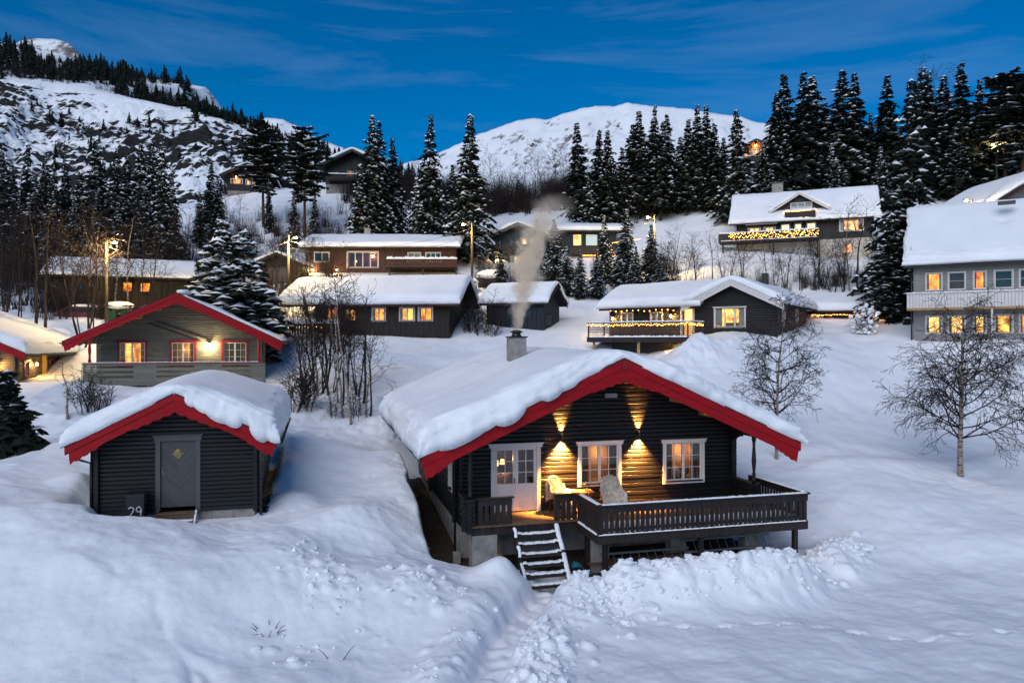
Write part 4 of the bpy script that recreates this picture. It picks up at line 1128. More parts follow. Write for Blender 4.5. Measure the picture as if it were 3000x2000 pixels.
# ---------------- wall lamps shining up and down
def updown_lamp(u, z, label, e_up, e_dn):
    L = empty('wall_lamp', cabin_pt(u, -0.05, z), R(A0), label, 'wall lamp', 'up and down lights on the cabin gable')
    MB().box(-0.04, 0.04, -0.035, 0.0, -0.05, 0.05).build('wall_plate', IRON, L)
    MB().tube([(0, -0.09, -0.10), (0, -0.09, 0.10)], 0.042, 14, False).build('lamp_tube', IRON, L, smooth=True)
    MB().lathe([(0.036, 0.085), (0.0, 0.086)], 12, (0, -0.09)).build('bulb', BULB, L)
    MB().lathe([(0.036, -0.086), (0.0, -0.085)], 12, (0, -0.09)).build('bulb', BULB, L)
    spot('light', (0, -0.10, 0.115), (0, 0.42, 1), e_up, WARM, 60, 0.9, L, 0.02)
    spot('light', (0, -0.11, -0.115), (0, 0.22, -1), e_dn, WARM, 88, 0.9, L, 0.02)
    return L
updown_lamp(3.485, 2.44, 'black up-and-down wall lamp beside the white double door', 1300, 8000)
updown_lamp(6.30, 2.44, 'black up-and-down wall lamp between the two white windows', 1300, 5800)

# ---------------- deck
D_ = empty('wooden_deck', cabin_pt(3.53, -1.5, 0), R(A0), 'dark stained wooden deck with slatted railing in front of the big cabin', 'deck')
def dk(x, y, z): return (x - 3.53, y + 1.5, z)
v = -0.055
while v > -3.33:
    a, b = v - 0.1424, v
    u0_ = 0.08 if b > -1.52 else 3.53
    MB(dk).box(u0_ + 0.0, 10.58, a, b, -0.035, 0.0).build('deck_plank', PLANK, D_)
    v -= 0.143
for (a, b) in (((0.1, -1.5), (3.53, -1.5)), ((3.53, -1.5), (3.53, -3.35)), ((3.53, -3.35), (10.62, -3.35)), ((10.62, -3.35), (10.62, -0.1))):
    MB(dk).beam((a[0], a[1], -0.175), (b[0], b[1], -0.175), 0.06, 0.27).build('rim_beam', DECKWOOD, D_)
for u in (4.6, 6.1, 7.6, 9.1): MB(dk).box(u, u + .06, -3.3, -0.1, -0.24, -0.05).build('joist', DECKWOOD, D_)
for (u, v) in ((3.75, -3.2), (6.9, -3.2), (10.25, -3.2), (3.75, -1.7), (10.3, -0.6)): MB(dk).box(u, u + .14, v, v + .14, -2.1, -0.31).build('support_post', DECKWOOD, D_)
def railing(p0, p1, posts=True, gap=0.052, bw=0.112, caps=True, seed=1):
    p0, p1 = Vector((p0[0], p0[1], 0)), Vector((p1[0], p1[1], 0))
    L = (p1 - p0).length; d = (p1 - p0).normalized(); n = Vector((d.y, -d.x, 0))
    rnd = random.Random(seed)
    def fr(s, q, z): p = p0 + d * s + n * q; return dk(p.x, p.y, z)
    if caps: MB(fr).bbox(-0.06, L + 0.06, -0.085, 0.085, 0.80, 0.845, 0.006).build('handrail', DECKWOOD, D_)
    MB(fr).box(0.0, L, -0.02, 0.028, 0.595, 0.797).build('rail_board', DECKWOOD, D_)
    MB(fr).box(0.0, L, -0.058, -0.021, 0.05, 0.13).build('lower_rail', DECKWOOD, D_)
    k = int(L / (bw + gap)); pitch = L / k
    for i in range(k):
        a = i * pitch + gap / 2 + rnd.uniform(-.004, .004)
        MB(fr).box(a, a + pitch - gap, -0.02, 0.004 + rnd.uniform(0, .004), -0.03, 0.594).build('baluster', DECKWOOD, D_)
    if posts:
        for s in (0.0, L - .09): MB(fr).box(s, s + .09, -0.112, -0.022, -0.04, 0.799).build('rail_post', DECKWOOD, D_)
    return fr
f1 = railing((3.53, -3.35), (10.62, -3.35), seed=2)
f2 = railing((3.53, -1.5), (3.53, -3.35), seed=3)
f3 = railing((10.62, -3.35), (10.62, -0.2), seed=4)
f4 = railing((0.30, -1.5), (1.38, -1.5), seed=5)
f5 = railing((2.78, -1.5), (3.53, -1.5), seed=6)
snow_strip('rail_snow', [dk(3.56, -1.75, .845), dk(3.56, -3.32, .845)], 0.15, 0.03, D_, 1)
snow_strip('rail_snow', [dk(3.62, -3.35, .845), dk(10.6, -3.35, .845)], 0.15, 0.03, D_, 2)
snow_strip('rail_snow', [dk(10.62, -3.2, .845), dk(10.62, -0.4, .845)], 0.15, 0.04, D_, 3)
snow_strip('rim_snow', [dk(3.5, -3.395, -.04), dk(10.55, -3.395, -.04)], 0.05, 0.03, D_, 4)
snow_strip('rim_snow', [dk(3.485, -1.7, -.04), dk(3.485, -3.3, -.04)], 0.06, 0.05, D_, 5)
snow_strip('deck_snow', [dk(3.8, -2.75, 0), dk(10.4, -2.75, 0)], 1.1, 0.10, D_, 6)

# ---------------- stairs
S_ = empty('wooden_stairs', cabin_pt(2.08, -1.55, 0), R(A0), 'snow covered open wooden stairs leading up to the cabin deck', 'stairs')
nst = 6; run, rise = 0.245, 0.235
for i in range(nst):
    z = -0.28 - i * rise; y = -0.10 - i * run
    MB().bbox(-0.66, 0.66, y - 0.26, y, z - 0.085, z, 0.005).build('tread', DECKWOOD, S_)
    rnd = np.random.RandomState(i)
    n = 22; vs, fs = [], []
    for k in range(n + 1):
        x = -0.65 + 1.30 * k / n; e_ = 0.35 if k in (0, n) else 1
        yy = [y - 0.245 + rnd.uniform(0, .06), y - 0.18, y - 0.08, y - 0.01]
        hh = np.array([0.006, 0.04, 0.05, 0.02]) * e_ * (0.6 + 0.7 * rnd.rand()) + 0.03 * (abs(x) > 0.52)
        for j in range(4): vs.append((x, yy[j], z + hh[j]))
    for k in range(n):
        for j in range(3): fs.append((k * 4 + j, k * 4 + 4 + j, k * 4 + 5 + j, k * 4 + 1 + j))
    MB().add(vs, fs).build('tread_snow', SNOWC, S_, smooth=True)
for sg in (-1, 1):
    a = (sg * 0.69, -0.02, -0.12); b = (sg * 0.69, -0.10 - nst * run, -0.28 - nst * rise)
    MB().beam(a, b, 0.05, 0.24).build('stringer', DECKWOOD, S_)
    A_, B_ = Vector((a[0], a[1] - .03, a[2] + .12)), Vector((b[0], b[1] - .03, b[2] + .14))
    for q, (f0, f1) in enumerate(((.06, .22), (.34, .52), (.60, .97)) if sg < 0 else ((.04, .45), (.5, 1.0))):
        snow_strip('stringer_snow', [A_.lerp(B_, f0), A_.lerp(B_, (f0 + f1) / 2) + Vector((sg * -.02, 0, .02)), A_.lerp(B_, f1)], 0.09 if sg < 0 else 0.14, 0.10, S_, 7 + sg + 3 * q)

# ---------------- sheepskin chairs, table, lantern
FUR = mat('cream_sheepskin', (0.62, 0.55, 0.46), 0.9, 0.15, 12.0)
def fur_chair(u, v, turn, label):
    C = empty('chair', cabin_pt(u, v, 0), R(A0) + turn, label, 'chair', 'chairs draped with sheepskin on the cabin deck')
    W_, FR = 0.62, IRON; C.scale = (1.15, 1.15, 1.1)
    for sx in (-1, 1):
        for sy in (-0.22, 0.26): MB().tube([(sx * .27, sy, 0), (sx * .25, sy * .9, 0.42)], 0.016, 6).build('leg', FR, C)
    # skin over seat, back and arms: one swept sheet
    prof_ = [(-0.32, 0.14), (-0.31, 0.36), (-0.25, 0.46), (-0.05, 0.45), (0.14, 0.46), (0.22, 0.62), (0.27, 0.84), (0.30, 1.0), (0.34, 1.06), (0.40, 0.98), (0.41, 0.7), (0.41, 0.35)]
    n = 13; vs, fs = [], []
    rnd = random.Random(int(u * 10))
    for i, (y, z) in enumerate(prof_):
        wv = 0.31 * (1.15 if i < 5 else 1.0 - 0.03 * (i - 5) ** 1.3 if i < 9 else 0.8)
        for k in range(n):
            t = -1 + 2 * k / (n - 1)
            zz = z + (0.20 * abs(t) ** 3 if 2 <= i <= 5 else 0) - (0.14 * abs(t) ** 2.5 if 6 <= i <= 9 else 0)
            vs.append((t * wv + rnd.uniform(-.008, .008), y - (0.06 * abs(t) ** 3 if i > 4 else 0) + rnd.uniform(-.008, .008), zz + rnd.uniform(-.008, .008)))
    for i in range(len(prof_) - 1):
        for k in range(n - 1): fs.append((i * n + k, i * n + k + 1, i * n + n + k + 1, i * n + n + k))
    MB().add(vs, fs).build('sheepskin', FUR, C, smooth=True)
    hv, hf = [], []
    for q in range(5200):
        f = fs[rnd.randrange(len(fs))]; a_, b_ = rnd.random(), rnd.random()
        P = [Vector(vs[i]) for i in f]
        p = P[0].lerp(P[1], a_).lerp(P[3].lerp(P[2], a_), b_)
        nr = (P[1] - P[0]).cross(P[3] - P[0]).normalized()
        tip = p + nr * rnd.uniform(0.02, 0.075) + Vector((rnd.uniform(-.04, .04), rnd.uniform(-.04, .04), rnd.uniform(-.08, .01)))
        sd = (tip - p).cross(Vector((rnd.random(), rnd.random(), .3))).normalized() * 0.006
        k = len(hv); hv += [p - sd, p + sd, tip]; hf.append((k, k + 1, k + 2))
    MB().add(hv, hf).build('wool', FUR, C, kind='stuff')
fur_chair(3.36, -0.50, R(35), 'chair draped with brightly lit white sheepskin beside the double door')
fur_chair(4.95, -0.98, R(-8), 'chair draped with cream sheepskin in front of the middle window')
T_ = empty('folding_table', cabin_pt(4.02, -0.62, 0), R(A0), 'small brown folding wooden table between the sheepskin chairs', 'table')
TW = mat('oiled_brown_wood', (0.30, 0.15, 0.06), 0.5, 0.25, 3.0, 0.1, 25.0, 0.4, (0.6, 6, 6))
for k in range(5): MB().box(-0.36, 0.36, -0.25 + k * .1, -0.158 + k * .1, 0.68, 0.70).build('table_slat', TW, T_)
for sx in (-1, 1):
    for q in (-1, 1): MB().beam((sx * 0.28, -0.2 * q, 0.0), (sx * 0.28, 0.2 * q, 0.675), 0.03, 0.02).build('leg', TW, T_)
MB().box(-0.3, 0.3, -0.015, 0.015, 0.32, 0.35).build('stretcher', TW, T_)
LN = empty('lantern', cabin_pt(4.18, -0.62, 0.702), R(A0), 'black metal candle lantern on the folding table', 'lantern')
for sx in (-1, 1):
    for sy in (-1, 1): MB().box(sx * .07 - .008, sx * .07 + .008, sy * .07 - .008, sy * .07 + .008, 0.0, 0.2).build('lantern_bar', IRON, LN)
MB().box(-.085, .085, -.085, .085, 0.0, 0.018).build('base', IRON, LN)
MB().add([(-.09, -.09, .2), (.09, -.09, .2), (.09, .09, .2), (-.09, .09, .2), (0, 0, .27)], [(3, 2, 1, 0), (0, 1, 4), (1, 2, 4), (2, 3, 4), (3, 0, 4)]).build('lantern_roof', IRON, LN)
MB().tube([(0, 0, .018), (0, 0, .10)], 0.028, 10).build('candle', CREAM, LN)

# ---------------- ladders and boards stored under the deck
def ladder(u0_, u1_, v, z, tilt, label):
    L = empty('ladder', cabin_pt(u0_, v, z), R(A0), label, 'ladder', 'ladders stored under the deck')
    n = int((u1_ - u0_) / 0.28); w = u1_ - u0_
    dz = lambda q: q * math.sin(tilt); dy = lambda q: q * math.cos(tilt)
    for q in (0, 0.40): MB().beam((0, dy(q), dz(q)), (w, dy(q), dz(q)), 0.03, 0.065).build('side_rail', ALU, L)
    for k in range(n): MB().tube([(0.15 + k * .28, dy(0), dz(0)), (0.15 + k * .28, dy(.4), dz(.4))], 0.014, 6).build('rung', ALU, L)
ladder(3.9, 6.9, -2.75, -1.18, R(52), 'grey aluminium ladder lying under the deck near the stairs')
ladder(6.7, 9.9, -2.6, -0.98, R(50), 'grey aluminium ladder lying under the right half of the deck')
for k, (u, v) in enumerate(((4.0, -2.1), (4.6, -1.9), (5.6, -2.2))):
    o = MB().box(-0.9, 0.9, -0.09, 0.09, 0, 0.05).build('stored_board', PLANK)
    o.location = cabin_pt(u + .6, v, -1.30 + .06 * k); o.rotation_euler = (0, 0, R(A0 + 4 * k))
    tag(o, ['brown board lying lowest under the deck', 'brown board lying on another board under the deck', 'brown board lying farthest along under the deck'][k], 'board', 'boards stored under the deck')
rnd = random.Random(5); mb = MB(); vs, fs = [], []
for i in range(7):
    for j in range(5): vs.append((-0.3 + i * .1 + rnd.uniform(-.03, .03), -0.2 + j * .1, 0.28 * math.exp(-((i - 1.5) / 2.2) ** 2) + rnd.uniform(-.04, .04)))
for i in range(6):
    for j in range(4): fs.append((i * 5 + j, i * 5 + 5 + j, i * 5 + 6 + j, i * 5 + 1 + j))
o = mb.add(vs, fs).build('tarpaulin', mat('turquoise_tarp', (0.02, 0.22, 0.27), 0.5, 0.2, 5.0), None, smooth=True)
o.location = cabin_pt(3.35, -2.35, -1.42); tag(o, 'crumpled turquoise tarpaulin beside the stairs under the deck', 'tarpaulin')
# ------------------------------------------------------------------ the small black shed
K = House('wooden_shed', 'small black log shed with grey door and red gable boards', 'shed', SHED, slope=0.51, eave_o=0.65, front_o=0.6, back_o=0.7, ze=2.18)
Ek = K.e
SD = (1.58, 2.82, -0.10, 2.12)
K.wall('front', -0.16, LOGBLACK, 0.128, [opening((SD[0], SD[1], -0.3, SD[3]), 0.06)], ext=0.16)
K.wall('right', -0.16, LOGBLACK, 0.128, [], ext=0.16, zoff=0.064)
K.wall('left', -0.16, LOGBLACK, 0.128, [], ext=0.16, zoff=0.064)
K.wall('back', -0.16, LOGBLACK, 0.128, [], split=False)
for i in range(7): MB().box(0.03 + i * .622, 0.03 + i * .622 + .612, 0.02, 0.2, -0.55, -0.165).build('foundation_block', CONCRETE, Ek)
for i in range(9): MB().box(4.2, 4.37, 0.22 + i * .74, 0.22 + i * .74 + .73, -0.85, -0.165).build('foundation_block', CONCRETE, Ek)
K.roof(FELT, 0.12)
def shed_droop(U):
    d = 0
    for (m_, a, w_) in ((2.95, 0.16, 0.30), (3.35, 0.24, 0.38), (3.75, 0.20, 0.30), (4.55, 0.26, 0.28), (2.62, 0.16, 0.17), (4.9, 0.12, 0.2)):
        d = np.maximum(d, a * np.clip(1 - ((U - m_) / w_) ** 2, 0, 1) ** 0.6)
    return d
K.snow(0.80, seed=8, n=(90, 60), r=0.42, rough=0.075, droop=shed_droop, th=0.12, ridge_r=0.9, side=lambda U, V: 0.92 + 0.03 * U + 0.02 * V)
K.barge(RED, -0.6, w=0.42, step=0.19, ends=0.10, th=0.12)
K.eaves(FELT, 0.12, 0.12)
K.gutter(IRON, 1, 0.12)
MB().tube([(4.55, -0.12, -0.35), (4.55, -0.12, 1.62), (4.95, -0.12, 1.74)], 0.04, 8).build('downpipe', IRON, Ek, smooth=True)
MB().tube([(-0.12, -0.12, -0.3), (-0.12, -0.12, 1.42), (-0.6, -0.25, 1.62)], 0.04, 8).build('downpipe', IRON, Ek, smooth=True)
# door with herringbone boards and a diamond light
xf = K.frame('front'); s0, s1, z0, z1 = SD
mb = MB(xf); mb.box(s0, s0 + .13, -.02, .075, z0 - .1, z1 - .13); mb.box(s1 - .13, s1, -.02, .075, z0 - .1, z1 - .13); mb.box(s0 - .04, s1 + .04, -.02, .09, z1 - .13, z1 - .01)
mb.add([(s0 - .04, .091, z1 - .01), (s1 + .04, .091, z1 - .01), (s1 + .09, .12, z1 + .05), (s0 - .09, .12, z1 + .05), (s0 - .04, 0, z1 - .01), (s1 + .04, 0, z1 - .01), (s1 + .09, 0, z1 + .05), (s0 - .09, 0, z1 + .05)], [(0, 1, 2, 3), (7, 6, 5, 4), (0, 4, 5, 1), (3, 2, 6, 7), (0, 3, 7, 4), (1, 5, 6, 2)])
mb.build('door_frame', GREYPAINT, Ek, fix=True)
d0, d1, e0, e1 = s0 + .135, s1 - .135, 0.0, z1 - .135
door = MB(xf).box(d0, d1, -.06, -.012, e0, e1).build('door', GREYPAINT, Ek)
def clip(poly, f):
    out_ = []
    for i in range(len(poly)):
        a, b = poly[i], poly[(i + 1) % len(poly)]; fa, fb = f(a), f(b)
        if fa >= 0: out_.append(a)
        if fa * fb < 0: t = fa / (fa - fb); out_.append((a[0] + (b[0] - a[0]) * t, a[1] + (b[1] - a[1]) * t))
    return out_
mid = (d0 + d1) / 2
for sg in (-1, 1):
    c = -1.0
    while c < 2.8:
        x0, x1 = (mid, d1) if sg > 0 else (d0, mid)
        g = lambda x: abs(x - mid) * 1.0
        poly = [(x0, c + g(x0)), (x1, c + g(x1)), (x1, c + g(x1) + .075), (x0, c + g(x0) + .075)]
        poly = clip(poly, lambda p: p[1] - e0 - .005); poly = clip(poly, lambda p: e1 - .005 - p[1]) if len(poly) > 2 else poly
        if len(poly) > 2: MB(xf).prism(poly, -.012, .006).build('door_board', GREYPAINT, door, fix=True)
        c += 0.084
dz = 1.60
def diam(r, y0, y1, m, nm): MB(xf).prism([(mid, dz - r), (mid + r, dz), (mid, dz + r), (mid - r, dz)], y0, y1).build(nm, m, door, fix=True)
diam(0.20, 0.007, 0.018, GREYPAINT, 'light_frame')
diam(0.165, 0.019, 0.024, mat('amber_mottled_glass', (0.03, 0.022, 0.01), 0.12, 0.4, 9.0, 0.0, 10, 0.9, None, 0.0, (0.42, 0.27, 0.07)), 'diamond_pane')
MB(xf).box(d0 + .03, d0 + .07, .007, .02, .98, 1.10).build('lock_plate', ALU, door)
MB(xf).beam((d0 + .05, .05, .99), (d0 + .15, .05, .99), .02, .02).build('door_handle', ALU, door)
MB(xf).tube([(d0 + .05, .007, 1.18), (d0 + .05, .03, 1.18)], 0.025, 10).build('lock_cylinder', ALU, door)
def shed_pt(u, v, z): return Ek.matrix_basis @ Vector((u, v, z))
ST = empty('step_stool', shed_pt(2.2, -0.08, -0.12), R(A0), 'low wooden step with two treads below the shed door', 'step')
for k, (y, z) in enumerate(((-0.18, 0.02), (-0.42, -0.19))): MB().bbox(-.50, .50, y - .14, y + .1, z - .035, z).build('tread', PLANK, ST)
MB().box(-.48, .48, -0.09, -0.07, -0.16, -0.02).build('riser', RAWWOOD, ST)
for sg in (-1, 1): MB().beam((sg * .525, -0.02, 0.06), (sg * .525, -0.75, -0.52), .04, .1).build('stringer', PLANK, ST)
snow_strip('step_snow', [(-.48, -0.42, -.19), (.48, -0.42, -.19)], 0.2, 0.03, ST, 4)
snow_strip('stringer_snow', [(.53, -0.1, 0.04), (.53, -0.72, -0.42)], 0.06, 0.05, ST, 5)
BN = empty('wheelie_bin', shed_pt(1.16, -0.42, -0.36), R(A0), 'black wheelie bin marked 29 standing by the shed door', 'bin')
BLK = mat('black_plastic', (0.010, 0.010, 0.011), 0.38, 0.2, 8.0, 0.05, 30.0, 0.5)
MB().add([(-.20, -.20, .05), (.20, -.20, .05), (.20, .22, .05), (-.20, .22, .05), (-.245, -.27, .86), (.245, -.27, .86), (.245, .27, .86), (-.245, .27, .86)], [(3, 2, 1, 0), (4, 5, 6, 7), (0, 1, 5, 4), (1, 2, 6, 5), (2, 3, 7, 6), (3, 0, 4, 7)]).build('bin_body', BLK, BN)
MB().bbox(-.26, .26, -.30, .28, .862, .92, .02).build('lid', BLK, BN)
MB().tube([(-.2, .31, .89), (.2, .31, .89)], .016, 8).build('handle', BLK, BN)
for sg in (-1, 1): MB().tube([(sg * .19, .25, .09), (sg * .23, .25, .09)], .09, 14).build('wheel', BLK, BN)
PAINT = mat('white_brushed_paint', (0.42, 0.42, 0.46), 0.6, 0.3, 18.0)
def digit(name, pts, x):
    f = lambda z: -.20 - .07 * (z - .05) / .81 - .006
    P = [(x + p[0], f(p[1]), p[1]) for p in pts]
    o = MB().tube(P, .020, 6).build(name, PAINT, BN, smooth=True)
C = lambda cx, cz, rx, rz, a, b, n: [(cx + rx * math.cos(R(a + (b - a) * i / n)), cz + rz * math.sin(R(a + (b - a) * i / n))) for i in range(n + 1)]
digit('digit_two', C(-.10, .48, .07, .075, 160, -40, 10) + [(-.11, .34), (-.17, .27), (-.06, .285), (-.0, .27)], 0.0)
digit('digit_nine', C(.10, .48, .06, .075, 0, 360, 14) + [(.162, .38), (.13, .24)], 0.0)
# ------------------------------------------------------------------ the other houses on the slope
def wl(px, Y): return ((px - 1500) / FPX * Y, Y)
def eave_site(P, a, depth, length, z):
    """house whose long eave wall faces us; P: left end of that wall, a: its turn"""
    c, s = math.cos(R(a)), math.sin(R(a))
    return dict(o=(P[0] - depth * s, P[1] + depth * c), a=a - 90, W=depth, D=length, z=z)
def string_lights(name, pts, label, n, sag=0.0, drops=0.0, seed=1, r=0.022, parent=None, group='strings of warm lights', m=None):
    """wire with small glowing bulbs; pts in world coordinates"""
    rnd = random.Random(seed); pts = [Vector(p) for p in pts]
    o0 = pts[0].copy()
    e = empty(name, o0, 0, label, 'string lights', group)
    mb = MB(); mb.tube([p - o0 for p in pts], 0.006, 4, False); mb.build('wire', IRON, e)
    L = [0]
    for a, b in zip(pts[:-1], pts[1:]): L.append(L[-1] + (b - a).length)
    mb = MB()
    for i in range(n):
        t = L[-1] * (i + 0.5) / n; k = max(j for j in range(len(pts) - 1) if L[j] <= t)
        f = (t - L[k]) / (L[k + 1] - L[k]); p = pts[k].lerp(pts[k + 1], f) - o0
        dz = -rnd.uniform(0, drops) if drops else rnd.uniform(-.03, 0.02)
        p = p + Vector((rnd.uniform(-.03, .03), rnd.uniform(-.03, .03), dz))
        q = r * rnd.uniform(.8, 1.25)
        mb.add([p + Vector(d) * q for d in ((1, 0, 0), (-1, 0, 0), (0, 1, 0), (0, -1, 0), (0, 0, 1), (0, 0, -1))], [(0, 2, 4), (2, 1, 4), (1, 3, 4), (3, 0, 4), (2, 0, 5), (1, 2, 5), (3, 1, 5), (0, 3, 5)])
    mb.build('bulbs', m or BULBS, e, kind='stuff')
    return e
def lantern_lamp(H_, face, s, z, label, energy, name='wall_lamp', col=(1.0, 0.58, 0.2), r=0.06, group=None):
    xf = H_.frame(face); p = H_.e.matrix_basis @ Vector(xf(s, 0.0, z))
    e = empty(name, p, H_.e.rotation_euler[2] + {'front': 0, 'right': R(90), 'left': R(-90), 'back': R(180)}[face], label, 'wall lamp', group)
    MB().box(-.05, .05, -.07, -.03, -.02, .16).build('wall_plate', IRON, e)
    MB().tube([(0, -.05, .14), (0, -.16, .18), (0, -.2, .12)], .012, 6).build('arm', IRON, e)
    MB().lathe([(.02, .13), (.09, .09), (.09, .08)], 10, (0, -.2)).build('lamp_shade', IRON, e)
    MB().lathe([(.03, .08), (.06, .04), (.06, -.04), (.03, -.08)], 10, (0, -.2)).build('bulb', BULB, e, smooth=True)
    point('light', (0, -.30, -.02), energy, col, e, r)
    return e

# ---- grey cabin with red trim
G = House('log_cabin', 'grey-green log cabin with red gable boards, red window frames and crossed skis', 'cabin', GREYC, slope=0.48, eave_o=1.30, front_o=2.05, back_o=1.0, ze=2.54)
CARVE.append((GREYC, 0.0, 3.0))
GW = [(0.87, 2.42, 0.62, 2.10), (3.6, 5.02, 0.62, 2.10), (6.39, 7.87, 0.62, 2.10)]
G.wall('front', -0.2, LOGGREY, 0.135, [opening(w) for w in GW], ext=0.2, name='board')
G.wall('right', -0.2, LOGGREY, 0.135, [(3.0, 3.9, .7, 1.9)], ext=0.2, zoff=.067, name='board')
G.wall('left', -0.2, LOGGREY, 0.135, [], split=False)
G.wall('back', -0.2, LOGGREY, 0.135, [], split=False)
MB().box(.04, 8.56, .04, 9.46, -1.6, -.21).build('foundation', CONCRETE, G.e)
G.roof(FELT, 0.12)
G.snow(0.16, 21, n=(60, 40), r=0.15, rough=0.03, th=0.12, inset=0.10, melt=0.55, ridge_r=0.25, side=lambda U, V: 0.45 + 0.9 * sstep(4.0, 6.0, U))
G.barge(RED, -2.05, w=0.46, step=0.2, ends=0.10, th=0.12)
G.eaves(REDDK, .14, .12); G.gutter(IRON, -1, .12); G.gutter(IRON, 1, .12)
for w, rm in zip(GW, (GLOW, mat('dim_room', (0.16, 0.10, 0.05), .9, .4, 2.0), DARKROOM)):
    win = G.window('front', *w, sashes=2, cols=2, rows=3, frame=REDDK, sash=WHITE, room=rm, depth=0.6, curtain=0.2, inner=DARKROOM if rm is DARKROOM else None)
    if rm is not DARKROOM: point('room_lamp', ((w[0] + w[1]) / 2 + .2, .35, 1.6), 22.0 if rm is GLOW else 14.0, (1, .55, .2), win, .06)
G.window('right', 3.0, 3.9, .7, 1.9, sashes=1, frame=REDDK, sash=WHITE, room=DARKROOM, inner=DARKROOM)
for u in (0.0, 1.1, 2.1, 3.1, 5.5, 6.5, 7.5, 8.6):
    MB().box(u - .07, u + .07, -1.98, .02, G.under(u) - .26, G.under(u) - .02).build('purlin', mat('olive_beam', (0.12, 0.10, 0.06), .7, .2, 3.0), G.e)
for u in (-0.02, 8.62): turned_post(G.e, u, -1.95, 0.92, 2.3, RED, 1.1)
for x0, z0_ in ((2.5, 3.10), (2.9, 3.22)):
    sk = MB().beam((x0, -0.09, z0_), (x0 + 2.75, -0.09, z0_ - 1.02), .03, .085).build('ski', mat('brown_lacquered_ski', (0.028, 0.012, 0.009), .4, .2, 3.0))
    sk.matrix_world = G.e.matrix_basis.copy(); tag(sk, 'old brown ski hung on the grey gable, ' + ('lower' if x0 < 2.7 else 'upper') + ' of the pair', 'ski', 'skis hung on the grey gable')
# veranda with slotted balustrade
zrow = 0.86; i = 0
slots = [(0.3, 2.15), (3.3, 5.2), (6.6, 8.2)]
while zrow > -0.35:
    cuts = slots if i in (1, 3, 5) else []
    edges = []; last = -0.35
    for c in cuts: edges.append((last, c[0])); last = c[1]
    edges.append((last, 8.95))
    for a, b in edges: MB().box(a, b, -2.02, -1.97, zrow - .13, zrow - .004).build('balustrade_board', LOGGREY, G.e)
    zrow -= .135; i += 1
MB().bbox(-.4, 9.0, -2.08, -1.9, .862, .90).build('handrail', RED, G.e)
MB().box(-.3, 8.9, -1.95, -.08, -.32, -.24).build('veranda_floor', PLANK, G.e)
for u in (-.3, 2.8, 5.9, 8.8): MB().box(u, u + .1, -1.96, -1.86, -.9, .85).build('rail_post', LOGGREY, G.e)
snow_strip('rail_snow', [(0, -1.99, .90), (8.6, -1.99, .90)], .1, .03, G.e, 8)
lantern_lamp(G, 'front', 5.72, 1.85, 'bright white wall lamp between the windows of the grey cabin', 130, col=(1.0, 0.74, 0.40))
MB().bbox(1.9, 2.6, 5.0, 5.6, 3.0, 4.5).build('chimney', CONCRETE, G.e)
MB().box(1.85, 2.65, 4.95, 5.65, 4.5, 4.56).build('chimney_cap', IRON, G.e)
MB().blob((4.55, -1.2, 4.82), (.38, .75, .14), 3, 12, 6, .12).build('ridge_snow', SNOWC, G.e, smooth=True)

# ---- cabin at the left edge
L4 = dict(o=(-35.6, 39.15), a=A0, W=8.0, D=6.9, z=2.75)
CARVE.append((L4, 0, 2.6))
TAN = mat('tan_grey_logs', (0.085, 0.066, 0.046), .65, .25, 3.0, .2, 20, .3, (.6, 6, 6))
Q = House('log_cabin', 'brownish log cabin with lit lamps at the left edge of the picture', 'cabin', L4, slope=.48, eave_o=.9, front_o=1.2, back_o=.8, ze=2.55)
Q.wall('front', -.3, TAN, .15, [(5.6, 6.6, .6, 1.8)], ext=.2, name='log'); Q.wall('right', -.3, TAN, .15, [(1.1, 1.8, .85, 1.75), (5.0, 5.6, .95, 1.75)], ext=.2, zoff=.07, name='log')
Q.wall('left', -.3, TAN, .15, [], split=False); Q.wall('back', -.3, TAN, .15, [], split=False)
Q.roof(FELT, .12); Q.snow(.75, 31, n=(50, 40), r=.4, rough=.06, th=.12, ridge_r=.9); Q.barge(RED, -1.2, w=.4, step=.18, scallop=False, th=.12); Q.eaves(DECKWOOD, .16, .12)
Q.window('front', 5.55, 6.65, .55, 1.85, frame=REDDK, sash=WHITE, room=GLOWO)
Q.window('right', 1.05, 1.85, .8, 1.8, sashes=1, cols=2, rows=3, frame=REDDK, sash=WHITE, room=DARKROOM, inner=DARKROOM); Q.window('right', 4.95, 5.65, .9, 1.8, sashes=1, cols=2, rows=3, frame=REDDK, sash=WHITE, room=DARKROOM, inner=DARKROOM)
MB().box(8.0, 8.28, 3.95, 4.15, -.3, 2.5).build('corner_post', mat('ochre_post', (0.30, 0.19, 0.04), .6, .2, 3.0), Q.e)
lantern_lamp(Q, 'front', 7.2, 1.62, 'glowing wall lamp on the gable of the leftmost cabin', 60, group='lamps on the leftmost cabin')
lantern_lamp(Q, 'right', 2.6, 1.55, 'glowing wall lamp on the long side of the leftmost cabin', 38, group='lamps on the leftmost cabin')

